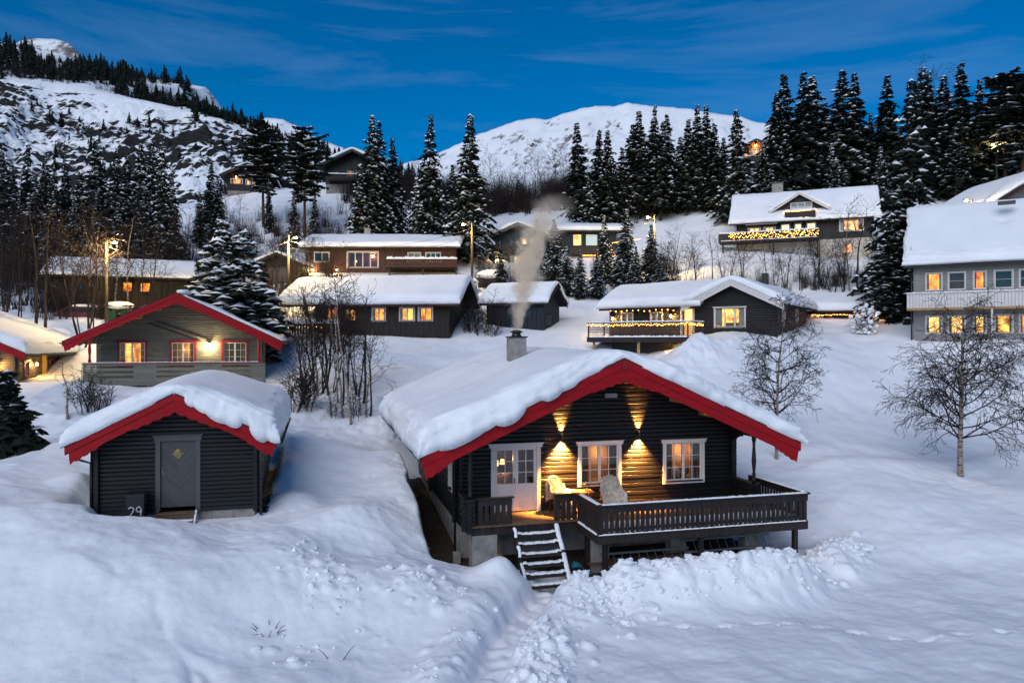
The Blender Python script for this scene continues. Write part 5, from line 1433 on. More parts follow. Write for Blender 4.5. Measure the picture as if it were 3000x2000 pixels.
# ---- dark house behind, upper left
UL = eave_site(wl(160, 58), 22, 7.0, 9.4, 8.3)
CARVE.append((UL, 0, 8.0))
Q = House('wooden_house', 'dark brown wooden house with orange lit windows behind the bare birches', 'house', UL, slope=.42, eave_o=.7, front_o=.8, back_o=.7, ze=2.75)
ULW = [(4.6, 5.65, 1.35, 2.25), (5.9, 6.95, 1.35, 2.25), (1.0, 2.0, 1.3, 2.1)]
Q.vwall('right', 0, LOGBROWN, .2, [opening(w) for w in ULW]); Q.vwall('front', 0, LOGBROWN, .2); Q.vwall('back', 0, LOGBROWN, .2); Q.vwall('left', 0, LOGBROWN, .2)
Q.roof(FELT); Q.snow(.22, 41, n=(40, 40), r=.2, rough=.04, ridge_r=.3); Q.eaves(DECKWOOD); Q.barge(LOGBROWN, -.8, w=.3, step=.14, scallop=False)
for w, rm in zip(ULW, (GLOWO, GLOWO, DARKROOM)): Q.window('right', *w, sashes=1, cols=1, rows=1, frame=LOGBROWN, casing=.07, room=rm, depth=.4, head=False)

# ---- two cabins on the hilltop
def hill_cabin(px, Y, a, W, D, z, label, ze, slope, wins, col, sn, fo=1.1):
    x, y = wl(px, Y); c, s = math.cos(R(a)), math.sin(R(a))
    B = dict(o=(x - c * W / 2, y - s * W / 2), a=a, W=W, D=D, z=z); CARVE.append((B, 0, z - .1))
    q = House('log_cabin', label, 'cabin', B, slope=slope, eave_o=.9, front_o=fo, back_o=.6, ze=ze)
    ops = [opening(w) for w in wins]
    q.wall('front', -.4, col, .2, ops, split=False, rounded=False); q.wall('left', -.4, col, .2, [], split=False, rounded=False); q.wall('right', -.4, col, .2, [], split=False, rounded=False); q.wall('back', -.4, col, .2, [], split=False, rounded=False)
    MB().box(.05, W - .05, .05, D - .05, -3.5, -.42).build('foundation', CONCRETE, q.e)
    q.roof(FELT); q.snow(sn, int(px), n=(36, 30), r=.3, rough=.05, ridge_r=.5); q.barge(DECKWOOD, -fo, w=.36, step=.16, scallop=False)
    for k, w in enumerate(wins): q.window('front', *w, sashes=2 if w[1] - w[0] > 1 else 1, cols=2, rows=2, frame=WHITE, casing=.07, room=GLOWO if k % 2 == 0 else GLOW, depth=.3, head=False)
    return q
q = hill_cabin(728, 108, 12, 6.0, 7, 28.2, 'small dark hilltop cabin with orange windows, left of the two', 1.9, .5, [(.5, 2.2, .5, 1.3), (2.6, 3.3, .4, 1.3), (3.5, 4.5, .4, 1.3)], LOGBROWN, .4)
lantern_lamp(q, 'front', 1.3, 1.5, 'tiny lamp on the left hilltop cabin', 25)
q = hill_cabin(1036, 105, 6, 7.8, 8, 28.5, 'dark hilltop cabin with snowy balcony, right of the two', 2.2, .5, [(3.0, 3.9, .7, 1.5), (4.2, 5.0, .7, 1.5), (5.4, 6.3, .6, 1.5)], SLATE, .5, 1.6)
MB().box(.5, 7.6, -1.5, -.1, -.1, 0).build('balcony_floor', DECKWOOD, q.e)
for k in range(26): MB().box(.5 + k * .27, .66 + k * .27, -1.5, -1.46, -.1, .62).build('baluster', DECKWOOD, q.e)
MB().box(.4, 7.7, -1.56, -1.4, .62, .7).build('handrail', DECKWOOD, q.e); snow_strip('rail_snow', [(.5, -1.48, .7), (7.6, -1.48, .7)], .25, .16, q.e, 3)

# ---- brown house with long roof
NB = eave_site(wl(898, 72), 0, 8.0, 14.6, 11.9)
CARVE.append((NB, 0, 11.3))
Q = House('wooden_house', 'long red-brown wooden house with white windows and snowy balcony', 'house', NB, slope=.34, eave_o=.7, front_o=.5, back_o=.5, ze=3.05)
NW = [(.75, 2.3, 1.5, 2.55), (3.95, 7.1, .95, 2.6), (9.9, 11.25, 1.55, 2.5), (11.65, 13.2, 1.5, 2.5)]
Q.vwall('right', .55, REDBROWN, .22, [opening(w) for w in NW]); Q.vwall('front', .55, REDBROWN, .22); Q.vwall('back', .55, REDBROWN, .22); Q.vwall('left', .55, REDBROWN, .22)
MB().box(.1, 7.9, .1, 14.5, -.6, .53).build('foundation', CREAM, Q.e)
Q.roof(FELT); Q.snow(.5, 51, n=(40, 60), r=.35, rough=.05, ridge_r=.6); Q.eaves(DECKWOOD)
Q.window('right', *NW[0], sashes=2, cols=1, rows=1, room=DARKROOM, casing=.09, head=False, inner=DARKROOM)
w_ = Q.window('right', *NW[1], sashes=4, cols=1, rows=1, room=mat('dusky_room', (.09, .03, .025), .9, .4, 1.5), depth=1.2, casing=.09, head=False)
for s_ in (.7, 2.4): MB(Q.frame('right')).blob((3.95 + s_, -.9, 1.7 if s_ < 2 else 2.2), (.12, .12, .12), 2, 8, 6, .05).build('ceiling_lamp', BULB if s_ > 2 else MATS['lampshade'], w_, smooth=True)
Q.window('right', *NW[2], sashes=2, cols=1, rows=1, room=CURTAINW, casing=.09, head=False, depth=.2); Q.window('right', *NW[3], sashes=3, cols=1, rows=1, room=mat('blue_dim_room', (.06, .10, .12), .8, .3, 1.0), casing=.09, head=False, depth=.3)
BL = Q.frame('right')
MB(BL).box(8.1, 14.9, .05, 1.5, .72, .84).build('balcony_floor', DECKWOOD, Q.e)
for k in range(34): MB(BL).box(8.15 + k * .2, 8.30 + k * .2, 1.45, 1.49, .84, 1.55).build('baluster', REDBROWN, Q.e)
MB(BL).box(8.1, 14.95, 1.40, 1.56, 1.56, 1.66).build('handrail', REDBROWN, Q.e); MB(BL).box(8.1, 14.95, 1.44, 1.5, .7, .83).build('rim_beam', REDBROWN, Q.e)
snow_strip('rail_snow', [BL(8.1, 1.48, 1.66), BL(11.6, 1.48, 1.66), BL(14.9, 1.48, 1.66)], .3, .22, Q.e, 5)
for s_ in (8.3, 11.5, 14.7): MB(BL).box(s_, s_ + .14, 1.3, 1.44, -.6, .7).build('balcony_post', DECKWOOD, Q.e)
MB().bbox(4.1, 4.7, 5.0, 5.6, 3.6, 5.4).build('chimney', CONCRETE, Q.e)
lantern_lamp(Q, 'right', .6, .75, 'bright lamp low on the wall of the red-brown house beside the carport', 130, col=(1, .70, .3), r=.15)
lantern_lamp(Q, 'right', 3.0, .75, 'bright lamp low on the wall of the red-brown house under its big window', 90, col=(1, .70, .3), r=.15)
x, y = wl(814, 67)
B = dict(o=(x - 1.7, y), a=0, W=3.4, D=4, z=11.6); CARVE.append((B, 0, 11.2))
Q = House('garage', 'small dark garage with snowy gable roof beside the red-brown house', 'garage', B, slope=.42, eave_o=.35, front_o=.5, back_o=.3, ze=1.25)
for f in ('front', 'left', 'right', 'back'): Q.vwall(f, -.6, LOGBROWN, .2, [(.6, 2.8, -.6, .9)] if f == 'front' else [])
Q.roof(FELT); Q.snow(.3, 61, n=(24, 24), r=.2, rough=.04, ridge_r=.3); Q.barge(DECKWOOD, -.5, w=.25, step=.12, scallop=False)
MB().box(.6, 2.8, .25, .3, -.6, .9).build('garage_door', GREYPAINT, Q.e)

# ---- long dark house in front of it
ML = eave_site((-14.0, 52.35), -8, 6.2, 9.7, 6.3)
CARVE.append((ML, 0, 6.1))
Q = House('wooden_house', 'low dark brown house with fairy lights in its windows and deep roof snow', 'house', ML, slope=.5, eave_o=.9, front_o=2.5, back_o=.9, ze=2.25)
MW = [(.6, 1.75, .75, 1.8), (2.0, 3.1, .75, 1.7), (4.15, 5.2, .75, 1.75), (6.15, 7.3, .75, 1.75), (7.5, 8.6, .75, 1.75)]
Q.vwall('right', -.3, LOGBROWN, .2, [opening(w) for w in MW]); Q.vwall('front', -.3, LOGBROWN, .2); Q.vwall('back', -.3, LOGBROWN, .2); Q.vwall('left', -.3, LOGBROWN, .2)
Q.roof(FELT); Q.snow(.62, 71, n=(50, 70), r=.42, rough=.05, ridge_r=.6); Q.eaves(REDBROWN); Q.barge(LOGBROWN, -2.5, w=.32, step=.15, scallop=False)
for k, w in enumerate(MW):
    Q.window('right', *w, sashes=2, cols=1 if k else 2, rows=1 if k else 2, frame=WHITE if k > 1 else LOGBROWN, casing=.08, room=GLOWO if k % 2 == 0 else GLOW, depth=.35, head=False, curtain=.14 if k > 1 else None, cmat=CURTAINW)
FN = Q.frame('right')
p0, p1 = Q.e.matrix_basis @ Vector(FN(-1.9, 2.0, 0.35)), Q.e.matrix_basis @ Vector(FN(2.6, 2.0, 0.35))
fe = empty('picket_fence', p0, R(-8), 'low fence with snow on top and glowing gaps beside the low dark house', 'fence')
for k in range(22): MB().box(k * .2, k * .2 + .13, 0, .03, -.5, .22).build('picket', DECKWOOD, fe)
MB().box(-.05, 4.5, .03, .07, .08, .16).build('rail', DECKWOOD, fe); snow_strip('rail_snow', [(0, .02, .22), (4.45, .02, .22)], .34, .3, fe, 9)
string_lights('string_lights', [p0 + Vector((0, .14, -.02)), p1 + Vector((0, .14, -.02))], 'warm lights behind the low snowy fence', 34, seed=3, r=.025)

# ---- blue-black shed
KB = eave_site((-1.85, 53.9), -25, 3.0, 4.5, 6.75)
CARVE.append((KB, 0, 6.5))
Q = House('wooden_shed', 'steep blue-black shed with deep snow roof behind the chimney smoke', 'shed', KB, slope=.74, eave_o=.45, front_o=.4, back_o=.5, ze=1.85)
Q.vwall('right', -.3, BLUEDARK, .17); Q.vwall('back', -.3, BLUEDARK, .17); Q.vwall('front', -.3, BLUEDARK, .17); Q.vwall('left', -.3, BLUEDARK, .17)
Q.roof(FELT); Q.snow(.5, 81, n=(36, 36), r=.35, rough=.06, ridge_r=.4); Q.eaves(DECKWOOD); Q.barge(FELT, 5.02, w=.26, step=.12, scallop=False)
RK = Q.frame('back')
for k in range(6): MB(RK).box(.35 + k * .16, .40 + k * .16, .07, .11, .1, .75).build('rack_slat', GREYPAINT, Q.e)
MB(RK).box(.3, 1.25, .11, .15, .68, .74).build('rack_rail', GREYPAINT, Q.e)

# ---- house with lit windows behind the spruces
MG = dict(o=wl(1452, 78), a=-8, W=5.0, D=7.0, z=13.0); CARVE.append((MG, 0, 12.6))
Q = House('wooden_house', 'tall dark house with lit windows half hidden by spruces', 'house', MG, slope=.42, eave_o=.6, front_o=.9, back_o=.5, ze=3.9)
GW2 = [(2.7, 3.45, 2.75, 3.65), (3.55, 4.3, 2.75, 3.65), (1.6, 3.6, .9, 1.7)]
Q.wall('front', -.3, BLUEDARK, .2, [opening(w) for w in GW2], split=False, rounded=False)
for f in ('left', 'right', 'back'): Q.wall(f, -.3, BLUEDARK, .2, [], split=False, rounded=False)
Q.roof(FELT); Q.snow(.45, 91, n=(36, 30), r=.3, rough=.05); Q.barge(GREYPAINT, -.9, w=.32, step=.15, scallop=False)
for w in GW2: Q.window('front', *w, sashes=1 if w[1] - w[0] < 1 else 3, cols=1, rows=1, casing=.06, room=GLOWY, depth=.3, head=False, frame=CREAM)
MB().box(-.6, 5.4, -1.3, -.05, 2.0, 2.12).build('balcony_floor', DECKWOOD, Q.e); MB().box(-.6, 5.4, -1.3, -1.24, 2.12, 2.75).build('balcony_front', DECKWOOD, Q.e)
x, y = wl(1420, 76); 
lantern_lamp(Q, 'front', .25, 1.3, 'warm lamp at the corner of the tall dark house behind the spruces', 220, col=(1, .66, .25), r=.15)
MR = eave_site(wl(1578, 80), 0, 6.0, 8.4, 13.4); CARVE.append((MR, 0, 13.0))
Q = House('wooden_house', 'low dark wing with pale square windows behind the spruces', 'house', MR, slope=.3, eave_o=.6, front_o=.3, back_o=.8, ze=4.3)
MRW = [(3.5, 4.95, 2.6, 4.0), (5.05, 6.5, 2.6, 4.0)]
Q.wall('right', -.3, BLUEDARK, .2, [opening(w) for w in MRW], split=False, rounded=False)
for f in ('front', 'left', 'back'): Q.wall(f, -.3, BLUEDARK, .2, [], split=False, rounded=False)
Q.roof(FELT); Q.snow(.5, 95, n=(36, 36), r=.35, rough=.05); Q.eaves(DECKWOOD)
for w, rm in zip(MRW, (GLOWY, emit('pale_grey_window', (.75, .78, .72), .55))): Q.window('right', *w, sashes=1, cols=1, rows=1, casing=.07, room=rm, depth=.3, head=False, frame=SLATE)
MRF = Q.frame('right')
MB(MRF).box(3.2, 9.2, .05, 2.0, 1.5, 1.62).build('balcony_floor', DECKWOOD, Q.e); MB(MRF).box(3.2, 9.2, 1.95, 2.0, 1.62, 2.3).build('balcony_front', DECKWOOD, Q.e)
string_lights('string_lights', [Q.e.matrix_basis @ Vector(MRF(s_, 2.05, 1.4)) for s_ in (4.6, 6.5, 8.4)], 'warm string lights under the balcony behind the spruces', 40, seed=4, r=.035)
string_lights('string_lights', [at(1792, 712, 74), at(1830, 706, 74), at(1876, 700, 75)], 'short string of lights on a rail right of the spruces', 26, seed=5, r=.035)

# ---- black house with white gable boards and its deck
DG = dict(o=(11.74, 47.28), a=-33, W=5.1, D=8.6, z=6.0); CARVE.append((DG, 0, 5.6))
Q = House('wooden_house', 'anthracite house with white gable boards and a large lit three-part window', 'house', DG, slope=.49, eave_o=.62, front_o=.7, back_o=.6, ze=2.1)
TW3 = (1.30, 3.30, .5, 1.82)
Q.wall('front', -.25, SLATE, .15, [opening(TW3)], name='board'); Q.wall('right', -.25, SLATE, .15, [(1.3, 2.1, .95, 1.75), (5.1, 5.9, .95, 1.75)], name='board', zoff=.05)
Q.wall('left', -.25, SLATE, .15, [], split=False); Q.wall('back', -.25, SLATE, .15, [], split=False)
Q.roof(FELT, .12); Q.snow(.55, 101, n=(50, 50), r=.38, rough=.05, th=.12, ridge_r=.6); Q.barge(WHITE, -.7, w=.38, step=.16, scallop=False, th=.12); Q.eaves(FELT, .16, .12)
w_ = Q.window('front', *TW3, sashes=3, cols=1, rows=1, room=GLOW, depth=1.2, casing=.07, curtain=.22, cmat=CURTAINW)
point('room_lamp', (2.3, .6, 1.6), 26, (1, .62, .28), w_, .1)
for k, (s_, z_) in enumerate(((2.0, 1.25), (2.45, 1.3))): MB().box(s_, s_ + .28, 1.12, 1.14, z_, z_ + .36).build('picture', CREAM, w_)
MB().box(1.75, 2.75, .75, 1.0, .55, .85).build('sideboard', LOGBROWN, w_)
for s_ in (1.25, 5.05): Q.window('right', s_, s_ + .9, .9, 1.8, sashes=1, cols=2, rows=2, room=GLOWY, depth=.3, casing=.07, head=False)
MB().bbox(2.9, 3.3, 5.2, 5.6, 3.0, 4.3).build('chimney', IRON, Q.e)
DHG = Q
DW = eave_site((6.75, 50.54), -33, 6.0, 6.3, 5.95); CARVE.append((DW, 0, 5.6))
Q = House('wooden_house', 'low anthracite wing with two lit wall lamps facing the deck', 'house', DW, slope=.42, eave_o=.7, front_o=.5, back_o=.2, ze=2.12)
DWW = [(.85, 1.75, .7, 1.65), (2.95, 3.85, .7, 1.65)]
Q.wall('right', -.1, SLATE, .15, [opening(w) for w in DWW] + [(5.1, 5.95, 0, 1.9)], name='board')
for f in ('front', 'left', 'back'): Q.wall(f, -.1, SLATE, .15, [], split=False)
Q.roof(FELT, .12); Q.snow(.6, 105, n=(44, 44), r=.42, rough=.05, th=.12, ridge_r=.6); Q.eaves(FELT, .16, .12)
for w in DWW: Q.window('right', *w, sashes=2, cols=1, rows=3, room=mat('curtained_room', (.42, .27, .14), .9, .25, 3.0), depth=.15, casing=.06, head=False)
Q.window('right', 5.05, 6.0, -.05, 1.92, sashes=1, cols=1, rows=1, room=GLOWY, depth=.25, casing=.09, head=False, sill=False)
lantern_lamp(Q, 'right', .3, 1.25, 'starry wall lamp at the left end of the anthracite wing', 60, group='lamps facing the lit deck'); lantern_lamp(Q, 'right', 4.45, 1.35, 'starry wall lamp between the window and white door of the anthracite wing', 60, group='lamps facing the lit deck')
DF = Q.frame('right'); MBX = Q.e.matrix_basis
string_lights('string_lights', [MBX @ Vector(DF(s_, .6, 1.78 - .06 * (k % 2))) for k, s_ in enumerate((.1, 1, 2, 3, 4, 5))], 'string of larger bulbs under the eave of the anthracite wing', 12, seed=6, r=.04)
dd = empty('wooden_deck', (4.92, 47.7, 5.9), R(-33), 'raised deck with horizontal rails and string lights in front of the anthracite house', 'deck')
MB().box(0, 6.8, 0, 3.9, -.22, 0).build('deck_floor', PLANK, dd)
MB().box(-.04, 6.84, -.06, 0.0, -.30, .02).build('rim_beam', DECKWOOD, dd)
for k in range(7): MB().box(0, 6.8, -.02, .02, .12 + k * .115, .12 + k * .115 + .05).build('rail_slat', mat('brown_slats', (.10, .055, .03), .6, .3, 3.0), dd)
for k in range(7): MB().box(k * 1.11, k * 1.11 + .08, .02, .08, -.3, .92).build('rail_post', DECKWOOD, dd)
for k in range(7): MB().box(6.78, 6.82, 0, 2.6, .12 + k * .115, .12 + k * .115 + .05).build('rail_slat', MATS['brown_slats'], dd)
MB().bbox(-.05, 6.9, -.07, .07, .92, .96).build('handrail', DECKWOOD, dd); MB().bbox(6.74, 6.86, .07, 2.7, .921, .961).build('handrail', DECKWOOD, dd)
snow_strip('rail_snow', [(0, 0, .96), (6.8, 0, .96), (6.8, 2.6, .96)], .16, .07, dd, 6); snow_strip('rim_snow', [(.3, -.04, .02), (6.7, -.04, .02)], .12, .09, dd, 7)
MB().box(1.2, 5.2, 1.2, 1.4, -2.4, -.23).build('under_wall', SLATE, dd)
for u in (.3, 3.4, 6.5): MB().box(u, u + .14, .1, .24, -2.6, -.23).build('support_post', RAWWOOD, dd)
string_lights('string_lights', [dd.matrix_basis @ Vector(p) for p in ((0, -.05, .88), (1.7, -.05, .82), (3.4, -.05, .88), (5.1, -.05, .82), (6.8, -.05, .88), (6.85, 2.5, .85))], 'dense string of warm lights along the deck rail of the anthracite house', 150, drops=.14, seed=7, r=.02)
point('light', (5.9, .5, -.6), 45, (1.0, .6, .18), dd, .05)
MB().lathe([(.06, -.3), (.06, -.24)], 10, (5.9, .5)).build('ceiling_lamp', BULB, dd)
AN = eave_site(wl(2361, 53), -18, 5.0, 8.0, 6.2); CARVE.append((AN, 0, 5.9))
Q = House('wooden_house', 'low red-brown annex hung with lights behind the snowy shrub', 'house', AN, slope=.36, eave_o=.7, front_o=.3, back_o=.5, ze=1.75)
Q.wall('right', -.2, REDBROWN, .15, [(.15, 1.1, .6, 1.35)], split=False)
for f in ('front', 'left', 'back'): Q.wall(f, -.2, REDBROWN, .15, [], split=False)
Q.roof(FELT); Q.snow(.55, 111, n=(36, 44), r=.38, rough=.06, ridge_r=.6); Q.eaves(FELT)
Q.window('right', .1, 1.15, .55, 1.4, sashes=2, cols=1, rows=2, room=GLOW, depth=.3, casing=.07, head=False, frame=CREAM)
AF = Q.frame('right')
string_lights('string_lights', [Q.e.matrix_basis @ Vector(AF(s_, .68, 1.36 - .05 * (k % 2))) for k, s_ in enumerate((.3, 1.2, 2.1, 3.0, 3.9))], 'string lights along the eave of the red-brown annex', 34, seed=8, r=.025)
lantern_lamp(Q, 'right', 4.6, 1.25, 'red-orange lamp on the red-brown annex behind the snowy shrub', 34, col=(1, .38, .16))
MB(AF).box(.2, 4.2, .9, 1.0, -.3, .22).build('hedge_box', DECKWOOD, Q.e)

# ---- white house at the right edge
WH = eave_site((24.65, 45.0), -33, 9.0, 12.0, 5.5); CARVE.append((WH, 0, 5.2))
Q = House('wooden_house', 'white two-storey house with long balcony and steep snowy roof', 'house', WH, slope=.84, eave_o=.55, front_o=.55, back_o=.6, ze=5.1)
cs = [(.6, 1.52), (1.77, 2.72), (3.05, 3.75), (4.08, 5.05), (5.28, 6.25), (6.6, 7.6)]
WHW = [(a, b, 3.2, 4.32) for a, b in cs] + [(a, b, .6, 1.72) for a, b in cs]
Q.wall('right', -.4, WHITEWALL, .17, [opening(w, .03) for w in WHW], name='board', rounded=False)
Q.wall('front', -.4, WHITEWALL, .17, [], name='board', rounded=False)
for f in ('left', 'back'): Q.wall(f, -.4, WHITEWALL, .17, [], split=False, rounded=False)
Q.roof(FELT, .16)
Q.snow(.55, 121, n=(60, 70), r=.4, rough=.09, th=.16, ridge_r=.6, side=lambda U, V: 1 - .55 * np.exp(-((V - 4.6) / .5) ** 2 - ((U - 6.6) / .5) ** 2))
Q.eaves(SLATE, .2, .16)
for k, w in enumerate(WHW):
    rm = [GLOWO, mat('red_dim_room', (.12, .03, .02), .9, .4, 1.0), GLOWO, DARKROOM, DARKROOM, DARKROOM, GLOWY, GLOWY, GLOWY, GLOW, GLOWO, GLOW][k]
    Q.window('right', *w, sashes=1, cols=2 if k > 5 else 1, rows=2, room=rm, depth=.5, casing=.06, head=False, sill=False, inner=DARKROOM if rm is DARKROOM else None)
WF = Q.frame('right')
MB(WF).box(-.3, 11.5, .06, 1.25, 2.02, 2.14).build('balcony_floor', RAWWOOD, Q.e)
for k in range(72):
    MB(WF).box(-.28 + k * .163, -.28 + k * .163 + .145, 1.2, 1.225, 2.05, 2.98).build('balcony_board', WHITE, Q.e)
MB(WF).box(-.33, 11.5, 1.16, 1.29, 2.985, 3.04).build('handrail', WHITE, Q.e); snow_strip('rail_snow', [WF(-.3, 1.22, 3.04), WF(11.4, 1.22, 3.04)], .16, .05, Q.e, 2)
for k in range(8): MB().box(9.06 + k * .14, 9.19 + k * .14, -.30, -.275, 2.05, 2.98).build('balcony_board', WHITEWALL, Q.e)
MB(WF).tube([(-.12, .1, 4.9), (-.12, .1, -.3)], .045, 8).build('downpipe', IRON, Q.e, smooth=True)
for s_ in (3.95, 7.7): MB(WF).box(s_, s_ + .1, 1.1, 1.2, -.4, 2.02).build('balcony_post', WHITE, Q.e)
MB().box(6.35, 6.95, 4.3, 5.2, 8.45, 8.60).build('roof_window', IRON, Q.e)

# ---- big dark house with dormer, upper right
BH = eave_site((23.53, 76.76), -22, 8.0, 12.7, 13.7); CARVE.append((BH, 0, 13.3))
Q = House('wooden_house', 'large black house with white basement, dormer and lit balcony on the slope', 'house', BH, slope=.80, eave_o=.8, front_o=.7, back_o=.7, ze=4.62)
BHU = [(1.05, 2.4, 2.9, 3.75), (2.6, 3.85, 2.9, 3.75), (4.3, 5.2, 3.0, 3.95), (5.6, 6.3, 3.0, 3.95), (6.75, 7.65, 3.0, 3.95), (9.75, 12.0, 2.85, 4.1)]
BHL = [(1.1, 2.35, .3, 1.25), (4.35, 5.4, .4, 1.5), (5.6, 6.6, .4, 1.5), (6.75, 7.75, .4, 1.5), (10.0, 11.1, .7, 1.65)]
Q.wall('right', 2.2, SLATE, .2, [opening(w, .03) for w in BHU], split=False, rounded=False)
Q.wall('right', -.4, CREAM, .26, [opening(w, .03) for w in BHL], split=False, rounded=False, top=2.19)
for f in ('front', 'left', 'back'): Q.wall(f, 2.2, SLATE, .2, [], split=False, rounded=False); Q.wall(f, -.4, CREAM, .26, [], split=False, rounded=False, top=2.19)
Q.roof(FELT); Q.snow(.45, 131, n=(50, 60), r=.35, rough=.05, ridge_r=.5); Q.eaves(FELT); Q.barge(SLATE, 13.4, w=.3, step=.14, scallop=False)
for k, w in enumerate(BHU): Q.window('right', *w, sashes=2 if k in (0, 1) else 3 if k == 5 else 1, cols=1, rows=1, room=GLOWW if k in (2, 3, 4) else GLOW, depth=.4, casing=.07 if k < 5 else .12, head=False, sill=False)
for k, w in enumerate(BHL): Q.window('right', *w, sashes=2, cols=1, rows=2, room=GLOWO if k == 4 else DARKROOM, depth=.4, casing=.05, head=False, sill=False, inner=DARKROOM)
BF = Q.frame('right'); MBX = Q.e.matrix_basis
MB(BF).box(-1.6, 7.9, .06, 2.0, 2.05, 2.2).build('balcony_floor', SLATE, Q.e); MB(BF).box(-1.6, 7.9, 1.94, 2.0, 2.2, 2.98).build('balcony_front', SLATE, Q.e); MB(BF).box(-1.66, -1.6, .06, 2.0, 2.05, 2.98).build('balcony_side', SLATE, Q.e); MB(BF).box(7.9, 7.96, .06, 2.0, 2.05, 2.98).build('balcony_side', SLATE, Q.e)
for k in range(3): MB(BF).box(-1.5, 7.8, 2.001, 2.03, 2.3 + k * .22, 2.42 + k * .22).build('balcony_board', SLATE, Q.e)
snow_strip('rail_snow', [BF(-1.6, 1.97, 2.98), BF(7.9, 1.97, 2.98)], .25, .14, Q.e, 3); snow_strip('rim_snow', [BF(-1.5, 2.03, 2.22), BF(7.8, 2.03, 2.22)], .08, .06, Q.e, 4)
for s_ in (-1.3, 3.6, 7.7): MB(BF).box(s_, s_ + .15, 1.7, 1.85, -.4, 2.05).build('balcony_post', SLATE, Q.e)
string_lights('icicle_lights', [MBX @ Vector(BF(s_, 2.06, 2.95)) for s_ in (-.6, 1.5, 3.5, 5.5, 7.9)], 'curtain of warm icicle lights on the big black house balcony', 170, drops=.6, seed=9, r=.036)
dm = dict(o=(0, 0), a=0, W=5.0, D=4.0, z=0)
DM = House('dormer', None, None, dm, slope=.62, eave_o=.35, front_o=.5, back_o=0, ze=.35)
DM.e.parent = Q.e; DM.e.location = (8.0 - .35, 3.6, 5.0); DM.e.rotation_euler = (0, 0, R(90))
DM.wall('front', -.6, SLATE, .2, [(1.65, 3.65, .25, 1.05)], split=False, rounded=False)
DM.roof(FELT); DM.snow(.4, 141, n=(30, 24), r=.25, rough=.04, ridge_r=.4); DM.barge(WHITE, -.5, w=.22, step=.1, scallop=False)
dmo = MB(DM.frame('front'))
dmo.box(1.6, 1.7, -.02, .08, .2, 1.1); dmo.box(3.6, 3.7, -.02, .08, .2, 1.1); dmo.box(1.7, 3.6, -.02, .078, .2, .28); dmo.box(1.7, 3.6, -.02, .078, 1.02, 1.1); dmo.box(2.28, 2.36, -.02, .076, .28, 1.02); dmo.box(2.94, 3.02, -.02, .076, .28, 1.02)
dmo.build('window', WHITE, DM.e); MB(DM.frame('front')).box(1.7, 3.6, -.03, -.02, .28, 1.02).build('pane', GLASS, DM.e); MB(DM.frame('front')).box(1.7, 3.6, -.4, -.38, .28, 1.02).build('room_light', mat('dusk_room', (.2, .14, .1), .9, .5, 2.0), DM.e)
MB().box(1.1, 4.0, -1.2, -.06, -.95, -.85).build('balcony_floor', SLATE, DM.e); MB().box(1.1, 4.0, -1.2, -1.15, -.95, .05).build('balcony_front', SLATE, DM.e)
for u in (1.1, 3.94): MB().box(u, u + .06, -1.14, -.06, -.95, .05).build('balcony_side', SLATE, DM.e)
snow_strip('rail_snow', [(1.1, -1.17, .05), (4.0, -1.17, .05)], .3, .22, DM.e, 6)
def dmw(p): return Q.e.matrix_basis @ (DM.e.matrix_basis @ Vector(p))
string_lights('string_lights', [dmw((1.05, -.3, .08)), dmw((1.05, -1.24, .06)), dmw((2.5, -1.24, .02)), dmw((4.05, -1.24, .1)), dmw((4.05, -.3, .2))], 'string lights round the small dormer balcony of the black house', 44, seed=10, r=.034)
MB().bbox(3.4, 4.4, 3.3, 4.4, 7.0, 8.9).build('chimney', CONCRETE, Q.e); MB().box(3.3, 4.5, 3.2, 4.5, 8.9, 9.0).build('chimney_cap', IRON, Q.e)
MB(BF).box(.9, 4.0, .1, .9, 3.92, 3.97).build('awning', CURTAINW, Q.e); MB(BF).box(4.3, 7.2, .1, .9, 4.12, 4.17).build('awning', CURTAINW, Q.e)

# ---- cabin high among the trees, cedar shed, far hut, corner house
q = hill_cabin(2214, 122, -14, 4.4, 6, 35.6, 'tall cabin with glowing glazed gable high among the spruces', 2.2, .5, [(.35, 1.5, .3, 2.0), (1.6, 2.7, .3, 2.0), (2.9, 4.0, .4, 1.9)], CEDAR, .4, 1.2)
MB().box(-.8, 5.2, -2.2, 6, -2.9, -.4).build('basement', SLATE, q.e); MB().box(-.8, 5.2, -2.2, -2.1, -.4, .35).build('balcony_front', SLATE, q.e); MB().box(-.8, 5.2, -2.3, 0, -1.9, -1.75).build('snowy_ledge', SNOWC, q.e)
lantern_lamp(q, 'front', 2.2, 2.6, 'lamp in the glazed gable high among the spruces', 60)
x, y = wl(2492, 100)
cs_ = empty('cedar_shed', (x, y, 27.2), R(-12), 'small orange cedar shed with white door above the black house', 'shed')
MB().box(0, 3.0, .05, 2.2, -.6, 2.0).build('wall', CEDAR, cs_)
for k in range(15): MB().box(k * .2, k * .2 + .18, .0, .05, -.6, 2.0).build('board', CEDAR, cs_)
MB().box(1.15, 1.95, -.05, 0, -.6, 1.6).build('door', WHITE, cs_); MB().box(-.2, 3.2, -.4, 2.4, 2.0, 2.1).build('roof', REDBROWN, cs_)
MB().blob((1.5, 1.0, 2.12), (1.8, 1.5, .35), 3, 18, 8, .05).build('roof_snow', SNOWC, cs_, smooth=True)
q = hill_cabin(1546, 110, 0, 2.4, 3, 25.6, 'tiny dark hut below the distant snowy mountain', .5, .5, [], SLATE, .25, .4)
x, y = wl(2884, 62)
RC = dict(o=(x + .9, y), a=4, W=9.5, D=8, z=15.2); CARVE.append((RC, 0, 14.8))
